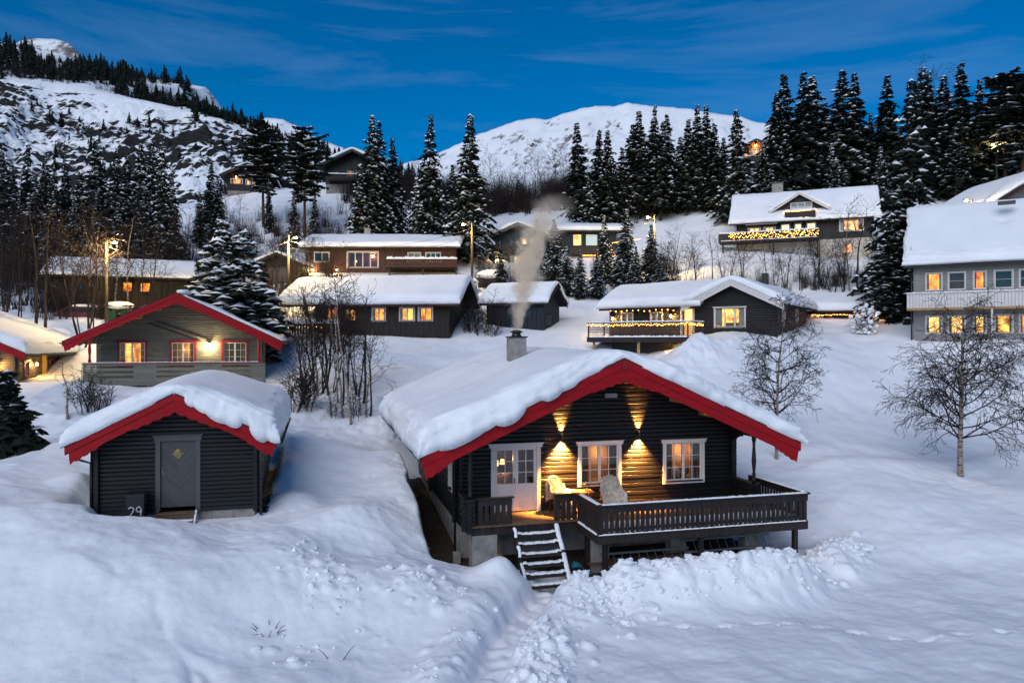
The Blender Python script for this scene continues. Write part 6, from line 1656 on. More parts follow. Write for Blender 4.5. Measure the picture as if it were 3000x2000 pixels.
Q = House('wooden_house', 'white house with dark red eaves at the upper right edge', 'house', RC, slope=.62, eave_o=.95, front_o=1.2, back_o=.6, ze=2.45)
for f in ('front', 'left', 'right', 'back'): Q.wall(f, -.4, WHITEWALL, .2, [(2.6, 3.4, 1.1, 2.2)] if f == 'front' else [], split=False, rounded=False)
Q.window('front', 2.55, 3.45, 1.05, 2.25, sashes=1, room=DARKROOM, frame=REDBROWN, inner=DARKROOM)
Q.roof(REDBROWN); Q.snow(.35, 151, n=(36, 30), r=.3, rough=.05); Q.barge(REDBROWN, -1.2, w=.4, step=.18, scallop=False)
MB().box(.3, 9, -1.6, -.1, .55, .7).build('balcony_floor', REDBROWN, Q.e)
snow_strip('ledge_snow', [(.3, -1.4, .7), (9, -1.4, .7)], .4, .2, Q.e, 5)
string_lights('string_lights', [Q.e.matrix_basis @ Vector((s_, -1.55, .78)) for s_ in (.4, 3, 6, 8.5)], 'string lights on the snowy ledge at the upper right edge', 60, seed=12, r=.03)
# small woodsheds by the road
for px, Y, z, w, h, m_, lab in ((1362, 62, 9.6, 1.5, 1.0, CEDAR, 'small orange woodshed under a snow dome beside the lamp post'), (1432, 64, 10.1, 1.9, 1.3, SLATE, 'small dark woodshed with snow cap in front of the lit house')):
    x, y = wl(px, Y); e = empty('woodshed', (x, y, z), R(-10), lab, 'shed')
    for k in range(int(w / .15)): MB().box(-w / 2 + k * .15, -w / 2 + k * .15 + .13, 0, .05, -.6, h).build('board', m_, e)
    MB().box(-w / 2, w / 2, .05, 1.4, -.6, h).build('wall', m_, e); MB().box(-w / 2 - .15, w / 2 + .15, -.2, 1.6, h, h + .07).build('roof', DECKWOOD, e)
    MB().blob((0, .7, h + .08), (w * .66, 1.1, .5), 5, 18, 9, .05).build('roof_snow', SNOWC, e, smooth=True)
build_ground()
build_cliff()
build_far('snowy_mountain', FAR_R, 2300.0, 900.0, 950, 3400, 'distant rounded snowy mountain glowing in the dusk', FARMAT, 3)
build_far('snowy_mountain', FAR_L, 2600.0, 1000.0, -700, 1350, 'distant snowy summit behind the rocky mountainside', FARMAT, 8)
# ------------------------------------------------------------------ trees
MULTI = []
NEEDLE = mat('dark_spruce_needles', (0.010, 0.016, 0.011), 0.8, 0.5, 1.5, spec=0.15)
BARK = mat('grey_brown_bark', (0.040, 0.030, 0.024), 0.85, 0.4, 4.0, 0.3, 20, 0.2, (3, 3, .6))
PINEBARK = mat('orange_brown_pine_bark', (0.085, 0.045, 0.028), 0.85, 0.4, 4.0, 0.3, 20, 0.2, (3, 3, .6))
TWIG = mat('dark_red_brown_twigs', (0.020, 0.0125, 0.011), 0.75, 0.35, 3.0, spec=0.2)
def birch_bark():
    m = mat('white_birch_bark', (0.30, 0.25, 0.21), 0.7, 0.25, 3.0, 0.3, 20, 0.2)
    n, l = m.node_tree.nodes, m.node_tree.links
    p = n['Principled BSDF']; old = p.inputs['Base Color'].links[0].from_socket
    t = n.new('ShaderNodeTexCoord'); mp = n.new('ShaderNodeMapping'); mp.inputs['Scale'].default_value = (1.5, 1.5, 9)
    z = n.new('ShaderNodeTexNoise'); z.inputs['Scale'].default_value = 2.0; z.inputs['Detail'].default_value = 3
    r = n.new('ShaderNodeValToRGB'); r.color_ramp.elements[0].position = .54; r.color_ramp.elements[1].position = .60
    mx = n.new('ShaderNodeMixRGB'); mx.inputs[2].default_value = (.02, .017, .015, 1)
    l.new(t.outputs['Object'], mp.inputs[0]); l.new(mp.outputs[0], z.inputs['Vector']); l.new(z.outputs['Fac'], r.inputs[0]); l.new(r.outputs[0], mx.inputs[0]); l.new(old, mx.inputs[1]); l.new(mx.outputs[0], p.inputs['Base Color'])
    return m
BIRCH = birch_bark()

def tri_mesh(name, V, m):
    V = np.asarray(V, np.float32).reshape(-1, 3); n = len(V) // 3
    o = npmesh(name, V, np.arange(n * 3).reshape(n, 3), m, smooth=False)
    me = o.data; bpy.data.objects.remove(o)
    return me

def spruce_meshes(seed, H=14.0, rmax=2.3, bare=0.06, snow=0.5, levels=26, dens=1.0, taper=0.85, pine=False):
    """trunk, crown and lying snow of one conifer"""
    rnd = random.Random(seed)
    crown, sn = [], []
    def tri(L, a, b, c): L.extend((a, b, c))
    lean = Vector((rnd.uniform(-.2, .2), rnd.uniform(-.2, .2), 0))
    for k in range(levels):
        f = bare + (1 - bare) * (max(0.0, k + rnd.uniform(-.35, .35)) / levels) ** 0.92
        f = min(max(f, bare), 0.985); jz = H / levels * .55
        g = (f - bare) / (1 - bare)
        if pine: rad = rmax * (0.35 + 0.9 * math.sin(math.pi * min(1, g * 0.85 + .12))) * rnd.uniform(.55, 1.15)
        else: rad = rmax * (1 - g) ** taper * rnd.uniform(.72, 1.15) * (0.55 + 0.45 * min(1, g / .12))
        rad = max(rad, .22)
        nb = max(4, int((9 if g < .6 else 7) * dens))
        a0 = rnd.uniform(0, 6.3)
        for b in range(nb):
            an = a0 + 2 * math.pi * b / nb + rnd.uniform(-.3, .3); L = rad * rnd.uniform(.7, 1.15)
            if rnd.random() < .07: continue
            d = Vector((math.cos(an), math.sin(an), 0)); sd = Vector((-d.y, d.x, 0))
            up = (0.30 if g > .75 else 0.05) + rnd.uniform(-.1, .1); dr = (.45 if not pine else .15) * (1 - g * .6)
            zz = f * H + rnd.uniform(-jz, jz)
            def bp(t, zz=zz): return Vector((0, 0, zz)) + lean * f + d * (L * t) + Vector((0, 0, L * (up * t - dr * t * t * 1.5 + .18 * max(0, t - .75))))
            ns = max(3, int(L / .30))
            for j in range(ns):
                t = (j + .5) / ns; p = bp(t); w = (.16 + .30 * math.sin(math.pi * min(1, t * .8 + .15))) * (0.6 + .5 * L / rmax) * rnd.uniform(.75, 1.25)
                fw = bp(min(1.08, t + .9 / ns))
                for s_ in (-1, 1):
                    tip = p + sd * (s_ * w) + (fw - p) * rnd.uniform(.5, 1.3) + Vector((0, 0, -w * rnd.uniform(.25, .75)))
                    base = bp(max(0, t - .7 / ns))
                    tri(crown, base, fw + Vector((0, 0, -.03)), tip)
                    if rnd.random() < .6:
                        q = p + sd * (s_ * w * .55) + Vector((0, 0, -w * rnd.uniform(.5, 1.1))); tri(crown, p, tip, q)
                if t > .80: tri(crown, p + sd * .07, p - sd * .07, bp(1.12) + Vector((0, 0, -.05)))
                if snow and rnd.random() < snow * (.55 + .5 * t) * (.5 + .6 * (1 - g * .4)):
                    h = rnd.uniform(.05, .13); big = 1.5 if rnd.random() < .18 else 1.0; h *= big; ww = w * rnd.uniform(.45, .95) * big; ll = (L / ns) * rnd.uniform(.5, .95)
                    c = p + Vector((0, 0, h * .9)); 
                    c2 = c + d * ll * .4 + sd * rnd.uniform(-.1, .1)
                    ring = [c + d * ll + Vector((0, 0, -h * .8)), c + sd * ww * .6 + d * ll * .3 + Vector((0, 0, -h)), c + sd * ww - d * ll * .3 + Vector((0, 0, -h * 1.4)), c - d * ll * .9 + Vector((0, 0, -h * .8)), c - sd * ww - d * ll * .3 + Vector((0, 0, -h * 1.4)), c - sd * ww * .6 + d * ll * .3 + Vector((0, 0, -h))]
                    top = c + Vector((0, 0, h * .5))
                    for q in range(6): tri(sn, top, ring[q], ring[(q + 1) % 6])
    tr = MB().tube([(lean.x * f * .9, lean.y * f * .9, H * f) for f in (-.06, 0, .25, .5, .75, .99)], [.012 * H * 1.1, .012 * H, .0095 * H, .0068 * H, .0038 * H, .0008 * H], 8).mesh('trunk', True)
    tr.materials.append(PINEBARK if pine else BARK)
    return tr, tri_mesh('crown', crown, NEEDLE), (tri_mesh('branch_snow', sn, SNOWC) if sn else None), H

SPR = [spruce_meshes(1, rmax=2.9, snow=.36, levels=34), spruce_meshes(2, rmax=2.6, snow=.24, levels=36), spruce_meshes(3, rmax=3.2, snow=.40, levels=32), spruce_meshes(4, rmax=2.2, snow=.20, levels=34, bare=.10), spruce_meshes(5, rmax=2.8, snow=.46, levels=34), spruce_meshes(6, rmax=2.4, snow=.28, bare=.14, levels=32)]
PIN = [spruce_meshes(11, rmax=2.2, bare=.34, levels=22, snow=.45, pine=True, dens=.9), spruce_meshes(12, rmax=2.0, bare=.45, levels=18, snow=.5, pine=True, dens=.9)]
SMALLSPR = spruce_meshes(21, H=4.0, rmax=1.35, bare=.02, snow=.12, levels=15, dens=1.5)
LADEN = [spruce_meshes(22, H=9.0, rmax=2.7, bare=.02, snow=1.1, levels=22, dens=1.2), spruce_meshes(23, H=9.0, rmax=2.4, bare=.02, snow=1.0, levels=22, dens=1.2)]

def plant(kind, px, Y, ytop, label, group=None, name='spruce_tree', base=None, rz=None, wide=1.0, cat='spruce'):
    """a tree standing on the ground at photo column px and distance Y, its top at photo row ytop"""
    p = on_ground(px, Y)
    if base is not None: p.z = HC - (base - 1000) / FPX * Y
    top = HC - (ytop - 1000) / FPX * Y
    tr, cr_, sn, H = kind
    k = max(.12, (top - p.z) / H)
    e = empty(name, p, rz if rz is not None else (px * 1.7) % 6.28, label, cat, group)
    wk = k * wide * (1.0 if k < 1.15 else (1.15 / k) ** .4) * (1.0 if k > .7 else (.7 / k) ** .35)
    wk *= .85 + .3 * ((px * 37) % 11) / 11
    e.rotation_euler[0] = ((px * 29) % 9 - 4) * .007; e.rotation_euler[1] = ((px * 53) % 9 - 4) * .007
    e.scale = (wk, wk * (.9 + .2 * ((px * 13) % 7) / 7), k)
    for nm, me in (('trunk', tr), ('crown', cr_), ('branch_snow', sn)):
        if me is None: continue
        o = bpy.data.objects.new(nm, me); COL.objects.link(o); o.parent = e
        if nm == 'trunk' and name != 'spruce_tree' and kind in MULTI: o['kind'] = 'stuff'
    return e

def row(items, group, phrase, kinds, name='spruce_tree', cat='spruce', adj='snow-dusted spruce', W=1.0):
    """trees of one stand, each told apart by its order from the left"""
    items = sorted(items)
    for i, it in enumerate(items):
        px, yt, Y = it[:3]; kd = kinds[(int(px) * 7 + int(yt)) % len(kinds)] if len(it) < 4 else it[3]
        plant(kd, px, Y, yt, '%s, %s from the left %s' % (adj, nth(i), phrase), group, name, wide=it[4] if len(it) > 4 else W, cat=cat)

# dark stand at the left
row([(8, 440, 78), (45, 470, 82), (77, 418, 80), (104, 500, 76), (130, 446, 84), (165, 480, 80), (196, 455, 86), (232, 500, 78), (276, 404, 80), (300, 470, 84), (325, 432, 78), (362, 455, 82), (410, 412, 80), (444, 408, 84), (482, 416, 76), (505, 520, 74), (55, 560, 74), (150, 560, 73), (215, 570, 73), (285, 560, 72), (350, 570, 72), (420, 545, 72)],
    'spruces in the dark stand at the left', 'in the dark stand above the brown house', SPR)
row([(612, 465, 92), (640, 520, 88), (585, 560, 84), (772, 357, 92, PIN[0], 1.2), (790, 520, 90, SPR[3], .8), (893, 372, 88, PIN[0], 1.25), (862, 560, 84, SPR[1], .8), (920, 560, 88, SPR[4], .7)], 'conifers below the hilltop cabins', 'below the hilltop cabins', [SPR[1], SPR[3]], adj='dark conifer')
row([(1082, 336, 80), (1113, 355, 82), (1154, 400, 84), (1060, 480, 78), (1252, 333, 80, SPR[0], 1.0), (1225, 520, 78), (1371, 333, 76, SPR[4], 1.15), (1330, 480, 84)], 'tall spruces behind the red-brown house', 'behind the red-brown house', [SPR[0], SPR[2], SPR[4]], adj='tall snowy spruce')
row([(1699, 356, 88), (1745, 376, 92), (1786, 381, 86), (1722, 500, 84), (1850, 360, 92), (1877, 318, 90), (1909, 310, 94), (1935, 350, 88), (1958, 330, 92), (1990, 400, 94), (2015, 350, 90), (2041, 304, 90), (2069, 306, 93), (2095, 360, 88), (2120, 400, 92), (2168, 318, 84), (1820, 430, 90), (2140, 480, 84)], 'spruces below the distant mountain', 'in the stand below the distant snowy mountain', SPR, W=1.2)
row([(1468, 705, 60, SPR[3], .8), (1575, 640, 68), (1629, 638, 68), (1660, 720, 62), (1700, 730, 61), (1774, 630, 66), (1828, 612, 64), (1860, 720, 62), (1905, 655, 65), (1935, 740, 62), (1745, 745, 61)], 'spruces around the lit house', 'in front of the half hidden lit house', [SPR[0], SPR[4], SPR[2]])
row([(2275, 270, 88), (2296, 218, 90), (2353, 212, 88), (2395, 219, 92), (2330, 330, 96), (2425, 300, 98), (2472, 206, 92), (2515, 212, 95), (2550, 330, 98), (2593, 218, 90), (2620, 330, 96), (2691, 200, 88), (2717, 204, 92), (2745, 300, 96), (2768, 222, 90), (2821, 186, 86), (2863, 228, 92), (2895, 300, 96), (2925, 270, 90), (2946, 218, 84, PIN[1], 1.6), (2980, 260, 90), (2997, 222, 82, PIN[0], 1.4), (2250, 420, 84), (2440, 420, 86), (2580, 430, 84), (2800, 420, 84, PIN[1], 1.5), (2650, 440, 86)],
    'tall spruces on the right hillside', 'in the tall dark wood on the right', SPR, W=1.25)
plant(SPR[2], 2650, 53, 232, 'huge dark spruce left of the white house, tallest near tree', rz=1.0, wide=1.05)
plant(SPR[0], 2600, 50.5, 640, 'dense lower spruce crowding the foot of the huge dark spruce', rz=2.0, wide=1.5)
plant(LADEN[0], 622, 49, 640, 'broad snow-laden spruce behind the grey cabin roof, left of two', rz=.4, wide=1.75)
plant(LADEN[1], 725, 48, 668, 'broad snow-laden spruce behind the grey cabin roof, right of two', rz=1.4, wide=1.75)
plant(SMALLSPR, 35, 27.5, 1075, 'low spruce with spreading dark branches in front of the leftmost cabin', rz=.7, wide=1.35)
plant(SPR[5], 1590, 56, 790, 'thin young spruce beside the blue-black shed', rz=.7, wide=.8)

# ---- bare birches
def birch_meshes(seed, H=7.0, stems=1, spread=.35, droop=.5, dens=1.0, trunk_r=.075, crook=.1, upright=.5, low=.22, depth=3, nb=2, sl=.20, rm=.013, bark=None, ll=1.0):
    rnd = random.Random(seed)
    trunks, twigs = [], []
    def seg(L, a, b, ra, rb): L.append((a, b, ra, rb))
    def branch(p, d, length, r, lvl):
        n = max(3, int(length / sl)); cur = p.copy(); d = d.normalized()
        for i in range(n):
            t = i / n
            d = (d + Vector((rnd.uniform(-1, 1), rnd.uniform(-1, 1), rnd.uniform(-1, 1))) * .16 + Vector((0, 0, (.10 * upright if lvl < 2 else -.10 * droop - .10 * droop * t)))).normalized()
            nx = cur + d * (length / n); r0 = r * (1 - t) + .0035; r1 = r * (1 - (i + 1) / n) + .0035
            seg(twigs, cur.copy(), nx.copy(), max(r0, rm), max(r1, rm * .8)); cur = nx
            if lvl < depth and t > .15:
                k = rnd.random() < (.80 if lvl == 1 else .75) * dens
                if k:
                    ax = d.orthogonal().normalized(); q = Matrix.Rotation(rnd.uniform(0, 6.3), 3, d) @ ax
                    dd = (d * rnd.uniform(.5, .9) + q * rnd.uniform(.5, .9)).normalized()
                    branch(cur.copy(), dd, length * rnd.uniform(.32, .55) * (1.15 - t * .5), r0 * .55, lvl + 1)
    for s_ in range(stems):
        a = rnd.uniform(0, 6.3); lean = spread * (0 if stems == 1 else rnd.uniform(.3, 1))
        p = Vector((math.cos(a) * .15 * (stems > 1), math.sin(a) * .15 * (stems > 1), -.3)); d = Vector((math.cos(a) * lean, math.sin(a) * lean, 1)).normalized()
        h = H * (1 if s_ == 0 else rnd.uniform(.6, .95)); n = 16; tr = trunk_r * (1 if s_ == 0 else .75)
        for i in range(n):
            t = i / n
            d = (d + Vector((rnd.uniform(-1, 1), rnd.uniform(-1, 1), 0)) * crook + Vector((0, 0, .10))).normalized()
            nx = p + d * ((h + .3) / n); seg(trunks, p.copy(), nx.copy(), tr * (1 - t) ** .8 + .006, tr * (1 - (i + 1) / n) ** .8 + .006); p = nx
            if t > low:
                for _ in range(nb if rnd.random() < .75 * dens else max(1, nb - 1)):
                    b = rnd.uniform(0, 6.3); out_ = Vector((math.cos(b), math.sin(b), rnd.uniform(.1, .8) * upright * 2)).normalized()
                    L = ll * H * (.34 * (1 - t) ** .6 + .05) * rnd.uniform(.6, 1.15)
                    branch(p.copy(), out_, L, tr * (1 - t) * .38 + .006, 1)
    def tubes(name, L, sides, m):
        A = np.array([[*a] for a, b, _, _ in L]); B = np.array([[*b] for a, b, _, _ in L]); ra = np.array([q[2] for q in L]); rb = np.array([q[3] for q in L])
        D = B - A; D /= np.linalg.norm(D, axis=1, keepdims=True) + 1e-9
        X = np.cross(D, [0.3, 0.2, 0.93]); X /= np.linalg.norm(X, axis=1, keepdims=True) + 1e-9; Y = np.cross(D, X)
        V = []
        for k in range(sides):
            t = 2 * math.pi * k / sides; o = X * math.cos(t) + Y * math.sin(t); V.append(A + o * ra[:, None])
        for k in range(sides):
            t = 2 * math.pi * k / sides; o = X * math.cos(t) + Y * math.sin(t); V.append(B + o * rb[:, None])
        V = np.stack(V, 1); n = len(L); base = np.arange(n)[:, None] * (2 * sides)
        F = np.stack([np.concatenate([base + k, base + (k + 1) % sides, base + sides + (k + 1) % sides, base + sides + k], 1) for k in range(sides)], 1).reshape(-1, 4)
        o = npmesh(name, V.reshape(-1, 3), F, m, smooth=True); me = o.data; bpy.data.objects.remove(o); return me
    return tubes('trunk', trunks, 7 if stems == 1 else 5, bark or BARK), tubes('branches', twigs, 3, TWIG), None, H

def bplant(kind, px, Y, ytop, label, group=None, base=None, rz=None, wide=1.0, name='birch_tree', cat='birch'):
    e = plant(kind, px, Y, ytop, label, group, name, base, rz, wide, cat)
    for c in e.children:
        if c.data.name.startswith('branches'): c.name = 'branches'; c['kind'] = 'stuff'
    return e
FB = [birch_meshes(101, 7.2, 1, droop=1.0, dens=.92, trunk_r=.10, upright=.5, low=.18, nb=5, depth=4, sl=.13, rm=.0085, crook=.03, ll=1.22, bark=BIRCH), birch_meshes(102, 7.2, 1, droop=.6, dens=1.0, trunk_r=.09, upright=.42, low=.2, nb=5, depth=4, sl=.14, rm=.010, crook=.04, bark=BIRCH)]
SB = [birch_meshes(111, 8.0, 1, droop=.5, dens=.8, trunk_r=.08, low=.25, upright=.6, nb=3, bark=BIRCH), birch_meshes(112, 8.0, 3, .30, droop=.4, dens=.6, trunk_r=.07, low=.3, upright=.7), birch_meshes(113, 8.0, 5, .35, droop=.3, dens=.5, trunk_r=.06, low=.25, upright=.8), birch_meshes(114, 8.0, 1, droop=1.1, dens=.95, trunk_r=.08, low=.5, upright=.5, nb=3, bark=BIRCH), birch_meshes(115, 8.0, 1, droop=.35, dens=.6, trunk_r=.09, low=.4, upright=.7)]
SHR = [birch_meshes(121, 3.0, 7, .7, droop=.2, dens=.4, trunk_r=.022, low=.1, upright=.6, depth=2), birch_meshes(122, 3.0, 9, .6, droop=.1, dens=.3, trunk_r=.020, low=.15, upright=.9, depth=2)]
CROOK = birch_meshes(131, 4.4, 1, droop=.5, dens=.7, trunk_r=.09, crook=.22, upright=.2, low=.3, rm=.007, bark=BIRCH)
MULTI += [SB[1], SB[2], SHR[0], SHR[1]]
bplant(FB[0], 2815, 30.0, 905, 'bare birch with white trunk and wide drooping twigs in the right snowfield', base=1392, rz=.3, wide=1.12)
bplant(FB[1], 2275, 32.0, 880, 'bare dark birch just behind the right eave of the big cabin', base=1345, rz=2.3, wide=1.0)
bplant(CROOK, 197, 32.5, 1040, 'small crooked birch leaning beside the grey cabin', rz=3.4)
def brow(items, group, phrase, adj, kinds, name='birch_tree', cat='birch'):
    for i, it in enumerate(sorted(items, key=lambda q: q[0])):
        px, yt, Y = it[:3]; kd = kinds[(int(px) * 5 + int(yt)) % len(kinds)] if len(it) < 4 else it[3]
        bplant(kd, px, Y, yt, '%s, %s from the left %s' % (adj, nth(i), phrase), group, name=name, cat=cat, wide=it[4] if len(it) > 4 else 1.0)
brow([(1005, 830, 36.8, SB[0]), (1028, 815, 36.4, SB[3]), (917, 800, 43, SB[4]), (931, 850, 39.5, SB[0]), (948, 800, 41, SB[1]), (961, 870, 39.5, SB[4]), (990, 860, 38.5, SB[0]), (1003, 900, 38, SB[4]), (1066, 850, 38.5, SB[4]), (1073, 960, 37.2, SB[0], 1.2), (1084, 930, 37.2, SB[4]), (940, 830, 40, SB[2]), (972, 820, 40, SB[2]), (1015, 850, 39, SB[1]), (1045, 870, 39.5, SB[2]), (900, 850, 42, SB[2]), (890, 900, 40, SB[1])],
     'bare birches in the clump before the low dark house', 'in the clump between the cabins', 'bare birch', SB)
brow([(885, 1030, 37.0), (905, 1050, 36.8), (860, 1040, 36.0, SHR[0], 1.2), (980, 1130, 36.6), (1050, 1090, 37)], 'twiggy shrubs in the birch clump', 'at the foot of the birch clump', 'low twiggy shrub', SHR, 'bare_shrub', 'shrub')
brow([(1385, 850, 52, SHR[1], 1.0), (1410, 845, 51.5, SHR[1], 1.0), (1440, 870, 51, SHR[0], 1.0), (1365, 900, 52, SHR[0])], 'bare shrubs beside the low dark house', 'beside the low dark house', 'dark upright bare shrub', SHR, 'bare_shrub', 'shrub')
brow([(245, 1075, 33.5, SHR[1], 1.1), (272, 1060, 34, SHR[0], 1.0), (300, 1085, 33.5, SHR[1], 1.0)], 'bare shrubs before the grey veranda', 'before the grey veranda', 'dark bare shrub', SHR, 'bare_shrub', 'shrub')
brow([(98, 560, 49, SB[4]), (128, 590, 48.5, SB[4]), (55, 600, 52, SB[1]), (20, 620, 54, SB[2]), (240, 600, 49.5, SB[2]), (262, 590, 50, SB[1]), (185, 640, 53, SB[2]), (300, 640, 54, SB[1]), (335, 650, 57, SB[0]), (378, 640, 57, SB[0]), (430, 660, 58, SB[2]), (70, 660, 60, SB[2]), (140, 650, 58, SB[1]), (390, 560, 66, SB[1]), (460, 600, 66, SB[2]), (520, 600, 66, SB[1]), (30, 520, 68, SB[1]), (205, 540, 68, SB[2])],
     'bare birches by the left road', 'along the left road', 'bare many-branched birch', SB)
brow([(690, 610, 75, SB[1]), (740, 640, 70, SB[2]), (800, 650, 64, SB[1]), (860, 660, 62, SB[2]), (905, 640, 66, SB[1]), (955, 600, 82, SB[0]), (1010, 610, 78, SB[1]), (1040, 560, 88, SB[0]), (700, 560, 95, SB[0]), (760, 820, 55, SB[2]), (720, 820, 55, SB[2]), (640, 690, 60, SB[1]), (560, 620, 80, SB[1]), (665, 520, 98, SB[0]), (985, 700, 62, SB[2])],
     'bare birches around the red-brown house', 'near the red-brown house', 'bare slender birch', SB)
brow([(1960, 660, 62, SB[1]), (2000, 680, 62, SB[2]), (2040, 690, 61, SB[1]), (2085, 670, 61, SB[4]), (2130, 700, 60, SB[2]), (2180, 660, 61, SB[1]), (2245, 690, 60, SB[0]), (2300, 690, 60, SB[2]), (2345, 720, 59, SB[1]), (2395, 650, 59, SB[1]), (2412, 690, 59, SB[2]), (2470, 660, 58, SB[2]), (2490, 600, 58, SB[0]), (2515, 590, 58, SB[4]), (2555, 640, 59, SB[1]), (2600, 680, 58, SB[2]), (1920, 720, 63, SB[2]), (2275, 720, 57.5, SB[1]), (2440, 700, 57.5, SB[2])],
     'bare birches along the lit road', 'along the lit road above the anthracite house', 'bare dark birch', SB)
brow([(1395, 470, 104, SB[1]), (1440, 440, 110, SB[0]), (1480, 480, 106, SB[2]), (1520, 470, 104, SB[1]), (1565, 425, 112, SB[0]), (1600, 470, 104, SB[2]), (1632, 425, 110, SB[0]), (1650, 430, 112, SB[0]), (1680, 500, 102, SB[1]), (1310, 500, 104, SB[1]), (1350, 520, 98, SB[2]), (1450, 560, 96, SB[2]), (1540, 560, 94, SB[1]), (1610, 560, 94, SB[2]), (1420, 540, 92, SB[1]), (1190, 480, 108, SB[1]), (1220, 460, 112, SB[2]), (2730, 180, 100, SB[1]), (2765, 200, 104, SB[1])],
     'bare birches on the ridge', 'on the ridge line', 'bare pale-twigged birch', SB)
# snowy shrub by the annex
sh = bplant(SHR[0], 2530, 47.5, 855, 'snow-clotted round shrub in front of the red-brown annex', base=985, wide=1.0, name='snowy_shrub', cat='shrub')
rnd = random.Random(3); mb = MB()
for i in range(90):
    a = rnd.uniform(0, 6.3); r_ = rnd.uniform(.1, 1.05); z = rnd.uniform(.25, 2.2) * (1.1 - r_ * .3); s_ = rnd.uniform(.06, .17)
    mb.blob((math.cos(a) * r_, math.sin(a) * r_, z), (s_ * 1.3, s_ * 1.3, s_ * .8), i, 6, 4, .2)
mb.build('branch_snow', SNOWC, sh, smooth=True, kind='stuff')
for _o in COL.objects:
    if _o.name.startswith('branch_snow') and _o.parent: _o['kind'] = 'stuff'

# ---- thickets and far-off woods too dense to count
def scatter_mesh(name, V, F, spots, m, label, tri=True, cat='thicket'):
    """joins many scaled copies of one small mesh; spots: x, y, z, scale, turn"""
    S = np.array(spots); c, s = np.cos(S[:, 4]), np.sin(S[:, 4])
    X = V[None, :, 0] * c[:, None] - V[None, :, 1] * s[:, None]; Y = V[None, :, 0] * s[:, None] + V[None, :, 1] * c[:, None]
    P = np.stack([X * S[:, 3:4] + S[:, 0:1], Y * S[:, 3:4] + S[:, 1:2], V[None, :, 2] * S[:, 3:4] + S[:, 2:3]], -1).reshape(-1, 3)
    Fn = (F[None] + (np.arange(len(S)) * len(V))[:, None, None]).reshape(-1, F.shape[1])
    o = npmesh(name, P, Fn, m, smooth=False); tag(o, label, cat, None, 'stuff'); return o
def twig_clump(seed, n=26, h=3.2):
    rnd = random.Random(seed); V, F = [], []
    for i in range(n):
        a = rnd.uniform(0, 6.3); b = Vector((math.cos(a) * rnd.uniform(0, .5), math.sin(a) * rnd.uniform(0, .5), -.2)); d = Vector((rnd.uniform(-.35, .35), rnd.uniform(-.35, .35), 1))
        hh = h * rnd.uniform(.5, 1.1); t = b + d * hh; w = rnd.uniform(.012, .022); an = rnd.uniform(0, 3.1); s_ = Vector((math.cos(an), math.sin(an), 0)) * w
        k = len(V); V += [b - s_, b + s_, t]; F.append((k, k + 1, k + 2))
        for j in range(5):
            q = b.lerp(t, rnd.uniform(.3, .95)); tip = q + Vector((rnd.uniform(-.5, .5), rnd.uniform(-.5, .5), rnd.uniform(.2, .7))) * hh * .22; k = len(V)
            V += [q - s_ * .5, q + s_ * .5, tip]; F.append((k, k + 1, k + 2))
    return np.array(V), np.array(F)
rs = np.random.RandomState(5)
def spots_px(n, x0, x1, Y0, Y1, s0, s1):
    out_ = []
    px = rs.uniform(x0, x1, n); Yv = rs.uniform(Y0, Y1, n); X = (px - 1500) / FPX * Yv; Z = ground(X, Yv, fine=False)
    for x, y, z in zip(X, Yv, Z): out_.append((x, y, z, rs.uniform(s0, s1), rs.uniform(0, 6.3)))
    return out_
V1, F1 = twig_clump(1); V2, F2 = twig_clump(2, 30, 2.6)
sp = spots_px(420, 1230, 1720, 96, 118, .8, 1.7) + spots_px(160, 1000, 1300, 100, 118, .8, 1.8) + spots_px(200, 1800, 2250, 88, 112, .6, 1.2)
scatter_mesh('birch_thicket', V1, F1, sp, TWIG, 'dense brown thicket on the ridge below the distant mountain')
sp = spots_px(330, 0, 560, 66, 84, .8, 1.6) + spots_px(170, 560, 1000, 60, 98, .6, 1.3) + spots_px(60, 540, 900, 54, 62, .7, 1.4) + spots_px(90, 0, 420, 52, 66, .6, 1.3)
scatter_mesh('birch_thicket', V2, F2, sp, TWIG, 'dense dark thicket under the spruces on the left slope')
sp = spots_px(120, 1380, 2000, 62, 74, .5, 1.0) + spots_px(110, 1950, 2620, 58, 62, .4, .9) + spots_px(160, 2250, 3000, 84, 104, .6, 1.3)
scatter_mesh('birch_thicket', V2, F2, sp, TWIG, 'scattered brown brush along the road and under the right wood')
# little conifers of the mountain woods
def mini_spruce():
    V, F = [], []; rnd = random.Random(9)
    for k in range(7):
        z = .12 + k * .125; r = (1 - z) * .30 + .02; n = 7
        for i in range(n):
            a = 2 * math.pi * (i + (k % 2) * .5) / n + rnd.uniform(-.2, .2); q = r * rnd.uniform(.6, 1.2); b = len(V)
            V += [(0, 0, z + .17), (math.cos(a - .38) * q, math.sin(a - .38) * q, z - .02 + rnd.uniform(-.03, .03)), (math.cos(a + .38) * q, math.sin(a + .38) * q, z - .04 + rnd.uniform(-.03, .03))]; F.append((b, b + 1, b + 2))
    return np.array(V), np.array(F)
VM, FM = mini_spruce()
def cliff_spots(n, x0, x1, Y0, Y1, h0, h1, clump=.0):
    out_ = []
    while len(out_) < n:
        px = rs.uniform(x0, x1); Y = rs.uniform(Y0, Y1); X = (px - 1500) / FPX * Y
        if vnoise2(X * .05, Y * .05) < clump: continue
        z = float(cliff_height(np.array([X]), np.array([Y]))[0]); out_.append((X, Y, z - .3, h0 + (h1 - h0) * rs.rand() ** 1.8, rs.uniform(0, 6.3)))
    return out_
